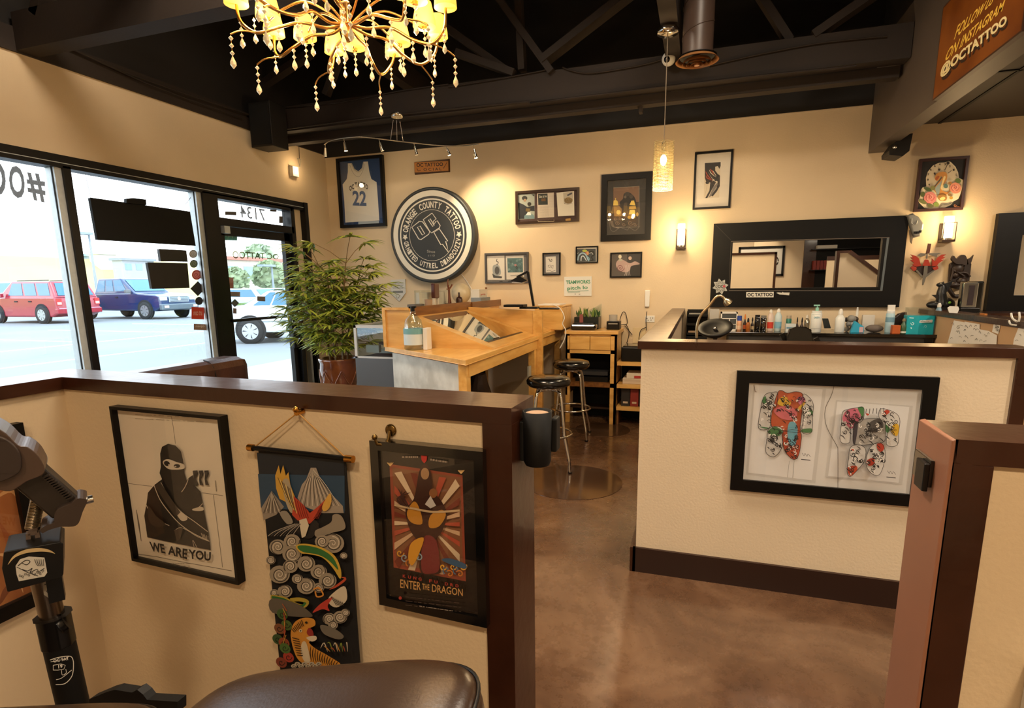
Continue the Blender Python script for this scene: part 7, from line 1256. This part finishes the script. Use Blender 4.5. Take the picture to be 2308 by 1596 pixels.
for v in (.12, 1.8): MB().box(C(6.1, v, .56), C(6.13, v+.25, .68), paint('d8c0b0')).build('fog_light', t)
MB().box(C(4.0, -.25, 1.3), C(4.14, .02, 1.48), mat('mirror_grey', '5c6468', .4)).build('door_mirror', t, bev=.03); mb = MB(); mb.box(C(3.0, -.01, 1.08), C(3.2, .02, 1.13), DKG); mb.build('door_handle', t)
# white sedan, side on
q = PZ(GZ).hit(568, 775); wd = V((.92, .39, 0)).normalized(); org = V((q.x, q.y, GZ))-wd*.85
t, C, n, d = carbody('white_car', 'white saloon car seen side on through the glass door', org, wd, 1.8, 4.4, [(0, .4), (-.02, .8), (.1, 1.0), (1.2, 1.03), (3.2, 1.0), (4.2, .85), (4.4, .6), (4.3, .3), (.3, .3)], [(.6, .98), (1.35, 1.43), (2.6, 1.43), (3.5, .98)], WHC, (.85, 3.65), .34, dict(side=[((.10, .10), (.26, .20)), ((.28, .22), (.52, .60)), ((.55, .64), (.86, .96))]))
arch(C, n, t, .85, .34, 1.8); arch(C, n, t, 3.65, .34, 1.8); mb = MB(); mb.beam(C(.0, .02, .6), C(4.3, .02, .6), .03, .03, paint('8c9498')); mb.build('side_moulding', t); MB().beam(C(-.03, .05, .82), C(-.03, .35, .82), .04, .14, paint('a83c34')).build('tail_light', t)
# hillside, buildings, poles, trees
HL = mat('dry_grass', (196, 186, 120), .9, noise=.1, nscale=.2); P60 = PX(-62); z_ = lambda x, y, X=-62: PX(X).hit(x, y)
a_ = z_(-200, 578); b_ = z_(330, 584); c_ = z_(330, 640)
mb = MB(); mb.prism([(-58, -60, GZ), (-58, 140, GZ), (-66, 140, b_.z), (-66, -60, b_.z)], (-20, 0, 0), HL); struct('ground_hillside', mb)
def bld(label, x0, x1, yt, yb, X, m, roof=None, win=0):
    p0, p1 = z_(x0, yt, X), z_(x1, yb, X); zt, zb = z_((x0+x1)/2, yt, X).z, min(z_((x0+x1)/2, yb, X).z, b_.z); t = thing('far_building', label, 'building', (X-.7, (p0.y+p1.y)/2, zb)); zf = GZ if X > -58 else zb-1.5; MB().box((X-1.5, p0.y, zf), (X, p1.y, zt), m).build('wall', t)
    MB().box((X-1.7, p0.y-.2, zt), (X+.2, p1.y+.2, zt+.25), roof or m).build('roof', t)
    for k in range(win): y = p0.y+(p1.y-p0.y)*(k+.5)/win; w = (p1.y-p0.y)/win*.3; MB().box((X, y-w, zb+(zt-zb)*.25), (X+.03, y+w, zb+(zt-zb)*.75), mat('win_pale', '8aa4b0', .2)).build('window', t)
bld('pale square building on the hill left of the hanging screens', 222, 266, 574, 606, -64, mat('bld_pale', 'cfcdc8', .8), mat('roof_pale', 'b8b4ac', .8), 0)
bld('low blue grey building beside the pale square one', 188, 218, 578, 606, -67.5, mat('bld_blue', '8aa0b4', .8), None, 1)
bld('wide grey roofed building behind the pickup truck', 275, 350, 588, 616, -59.5, mat('bld_grey', 'a8acb0', .8), mat('roof_grey', '8e959a', .8), 3)
bld('long pale shop building seen through the door', 505, 640, 588, 640, -34, mat('bld_cream', 'd2c8ba', .8), mat('roof_red', 'b07c6c', .8), 4)
def pole(label, x, yt, X):
    p = z_(x, yt, X); y0 = p.y; t = thing('lamp_post', label, 'lamp post', (X, y0, GZ)); MB().cyl((X, y0, GZ), (X, y0, p.z), .1, mat('post_grey', '8c98a0', .6), .06, n=10).build('pole', t); MB().box((X-.3, y0-1.1, p.z-.05), (X+.3, y0+.1, p.z+.1), mat('post_grey', '')).build('lamp_arm', t)
pole('tall grey lamp post behind the pickup truck', 200, 528, -38); pole('distant thin lamp post above the palm', 612, 600, -30)
def tree(label, x, yt, yb, X, w, c1, seed):
    p = z_(x, yt, X); q = z_(x, yb, X); rn = random.Random(seed); y0 = q.y; h = p.z-GZ; t = thing('lot_tree', label, 'tree', (X, y0, GZ), 'trees beyond the parking lot'); mb = MB(); m = mat('tree_'+c1, c1, .9, noise=.4, nscale=1.5)
    for k in range(230):
        th, ph = rn.uniform(0, 6.28), rn.uniform(-.6, 1.57); r = w*rn.uniform(.7, 1.0); c = V((X+r*math.cos(th)*math.cos(ph), y0+r*math.sin(th)*math.cos(ph), h-w*.9+w*math.sin(ph)*.9)); u = V((rn.uniform(-1, 1), rn.uniform(-1, 1), rn.uniform(-1, 1))).normalized()*w*.22; v = u.orthogonal().normalized()*w*.16
        mb.add([c-u, c+v, c+u, c-v], [(0, 1, 2, 3)], m)
    mb.ball((X, y0, h-w*.9), (w*.75, w*.75, w*.7), m, 14, 9); mb.build('crown', t, recalc=False); MB().cyl((X, y0, GZ), (X, y0, h-w), .18, mat('bark', '6a5848', .9), n=8).build('trunk', t)
tree('rounded green tree seen in the middle of the door glass', 612, 592, 650, -31, 1.3, 'a0b088', 1); tree('pale conifer like tree behind the shop building', 592, 556, 650, -48, 2.2, 'b4c4a4', 2); tree('tree at the right edge of the door glass', 655, 592, 650, -38, 1.1, '98ac84', 3); tree('small tree at the left of the door glass', 534, 606, 650, -31, .9, 'a4b48c', 4)  # outdoor haze is mixed into these pale crown colours
mb = MB(); p = PX(-19).hit(520, 700); q = PX(-19).hit(650, 700); rn = random.Random(9)
mb.box((-20, p.y+1.2, GZ), (-19, q.y+2, .8), mat('hedge_green', (96, 120, 62), .9, noise=.5, nscale=6)); tag(mb.build('lot_hedge', bev=.15), 'low clipped hedge behind the white saloon car', 'hedge')
# distant cars of the lot, seen tiny through the door
for k, (x, y, X, c) in enumerate(((556, 655, -23, 'b8c0c4'), (640, 655, -23, '9cb0b8'))):
    p = PX(X).hit(x, y); t, C, n, d = carbody('distant_car', ['pale grey car far off at the left of the door view', 'pale blue car far off at the right of the door view'][k], (X+2, p.y-.9, GZ), (-1, 0, 0), 1.8, 4.4, [(0, .4), (0, .95), (3.4, 1.0), (4.4, .8), (4.4, .3), (.2, .3)], [(.3, .95), (.9, 1.45), (2.4, 1.45), (3.2, .98)], mat('far_'+c, c, .3, coat=.4), (.8, 3.5), .32, dict(side=[((.1, .1), (.9, .9))]))
p = PZ(GZ).hit(25, 690); t, C, n, d = carbody('distant_car', 'white van far off beyond the red car', (-44, PX(-44).hit(20, 660).y, GZ), (0, 1, 0), 2.0, 5.0, [(0, .4), (0, 1.3), (4.2, 1.3), (5, 1), (5, .3), (.2, .3)], [(.1, 1.3), (.4, 2.1), (3.4, 2.1), (4.3, 1.3)], WHC, (.9, 4.0), .36, dict(side=[((.5, .55), (.9, .92))]))
# ---- things hanging in and stuck on the window
PW = Plane((XL+.03, 0, 0), (1, 0, 0)); zz = (0, 330, 2.956)
def hang(name, label, pts, dep=.03, m=BLKM, z=zz, extra=None):
    p = [PW.hit(z[0]+x/z[2], z[1]+y/z[2]) for x, y in pts]; t = thing(name, label, 'sign', (XL+.03, sum(q.y for q in p)/len(p), min(q.z for q in p))); MB().prism(p, (-dep, 0, 0), m).build('panel', t, bev=.002)
    if extra: extra(t)
    return t
def ex(t):
    mb = MB(); f = lambda x, y: PW.hit(x/2.956, 330+y/2.956)
    for a_, b_ in (((605, 345), (568, 182)), ((1052, 405), (1035, 275)), ((1243, 430), (1232, 390))): mb.tube([f(*a_), f(*b_)], .0015, BLK, 4)
    mb.tube(spl([tuple(f(*p)) for p in ((960, 378), (1050, 385), (1110, 410), (1180, 395), (1235, 385), (1270, 340))], k=3), .002, BLK, 4); mb.build('hanging_wire', t)
    mb = MB(); p = [f(*q) for q in ((825, 350), (870, 345), (955, 355), (958, 392), (825, 378))]; mb.prism(p, (.03, 0, 0), BLKM); mb.build('transformer', t)
hang('neon_sign_back', 'largest black panel hanging in the window, back of a lit sign', [(602, 342), (1265, 435), (1303, 662), (652, 622)], extra=ex)
hang('neon_sign_back', 'small dark panel hanging below the largest one', [(1062, 684), (1240, 694), (1250, 768), (1072, 765)], m=mat('panel_grey', '1c1a1a', .5))
hang('neon_sign_back', 'middle sized dark brown panel hanging lowest in the window', [(984, 774), (1248, 780), (1262, 942), (1014, 948)], m=mat('panel_brown', '1c1511', .6))
def sticker(label, shape, z, cxy, r, c, c2=None, txt=None):
    pl = Plane((-4.592, 0, 0), (1, 0, 0)); a = Art(pl, .0008, z); x, y = cxy
    if shape == 'o': a.ell(x, y, r, r*1.03, c)
    elif shape == 'd': a.poly([(x, y-r), (x+r, y), (x, y+r), (x-r, y)], c)
    else: a.poly([(x-r[0], y-r[1]), (x+r[0], y-r[1]+3), (x+r[0], y+r[1]+3), (x-r[0], y+r[1])], c)
    if c2 and shape == 'o': a.ell(x, y, r*.75, r*.75, c2); a.spiral(x, y, r*.6, c, r*.12, 1.5)
    if txt: a.text(txt, (x+r[0]*.7, y-r[1]*.4), (x-r[0]*.7, y-r[1]*.4), (x+r[0]*.7, y+r[1]*.4), c2, .02)
    q = a.P(x, y); t = thing('window_sticker', label, 'sticker', (q.x, q.y, q.z-.03), 'stickers on the shop front glass'); a.build('sticker_face', t); return t
sticker('round grey sticker, topmost in the column beside the hanging panels', 'o', zz, (1287, 717), 27, '9c9c98', 'c8c8c4'); sticker('round green sticker in the column beside the hanging panels', 'o', zz, (1291, 782), 26, '3c4c38', '7c8c70'); sticker('round red sticker with an eye in the window column', 'o', zz, (1310, 856), 32, 'b03c3c', 'd88078')
sticker('black diamond sticker in the window column', 'd', zz, (1318, 948), 50, '24211e'); sticker('small round black sticker under the black diamond', 'o', zz, (1326, 1030), 26, '24211e'); sticker('square red sticker with small lettering low in the window', 'r', zz, (1318, 1110), (42, 40), 'c0381c', 'd8a090', 'art care'); sticker('small brown sticker, lowest in the window column', 'r', zz, (1333, 1202), (42, 20), '8c7058', 'c8b8a8', 'open')
zd = (490, 440, 4.433); sticker('teal sticker in the top corner of the door glass', 'r', zd, (128, 408), (70, 42), '3c8c88', 'c8e0dc', 'square'); sticker('small brick coloured sticker at the left edge of the door glass', 'r', zd, (132, 875), (28, 55), 'a86450'); sticker('flat brown sticker above the black diamond on the door', 'r', zd, (172, 988), (55, 24), '8c7068'); sticker('black diamond sticker on the door glass', 'd', zd, (175, 1078), 42, '34302e'); sticker('small brown sticker beside the white car window', 'r', zd, (438, 1034), (40, 24), '6c5448'); sticker('small brown arch sticker low on the door glass', 'r', zd, (174, 1155), (18, 26), '7c5448')
for lb, txt, tl, tr, bl, br_, z, c, st, ct in (('large grey hash mark lettering on the top of the left window', '#', (298, 186), (172, 172), (305, 376), (190, 350), zz, '77716c', 0, 0), ('large grey letter O beside the hash mark on the left window', 'O', (160, 140), (55, 118), (170, 360), (65, 330), zz, '77716c', 0, 0), ('large grey letter C cut by the left edge of the view', 'C', (38, 110), (-70, 90), (40, 345), (-65, 310), zz, '77716c', 0, 0), ('mirrored street number 7134 on the glass over the door', '7134', (470, 140), (222, 98), (480, 260), (232, 222), zd, '4c4844', 0, 0), ('mirrored gold lettering across the door glass', 'OC TATTOO', (615, 590), (150, 555), (612, 640), (155, 632), zd, '5c5a34', 0, 0)):
    a = Art(Plane((-4.592, 0, 0), (1, 0, 0)), .0012, z); c = glass('vinyl_'+c, (.05, .045, .04) if c != '5c5a34' else (.09, .085, .03), .03); a.text(txt, tl, tr, bl, c, .03 if len(txt) == 1 else .01, br=br_); q = a.P((tl[0]+tr[0])/2, bl[1]); t = thing('window_lettering', lb, 'lettering', (q.x, q.y, q.z)); a.build('letters', t)
for lb, x, y, w, h_ in (('small dark strip sticker left of the street number', 133, 180, 56, 18), ('small grey strip sticker right of the street number', 558, 153, 32, 10), ('small brown tab sticker near the corner over the door', 634, 243, 18, 34)): sticker(lb, 'r', zd, (x, y), (w, h_), '5c5854')
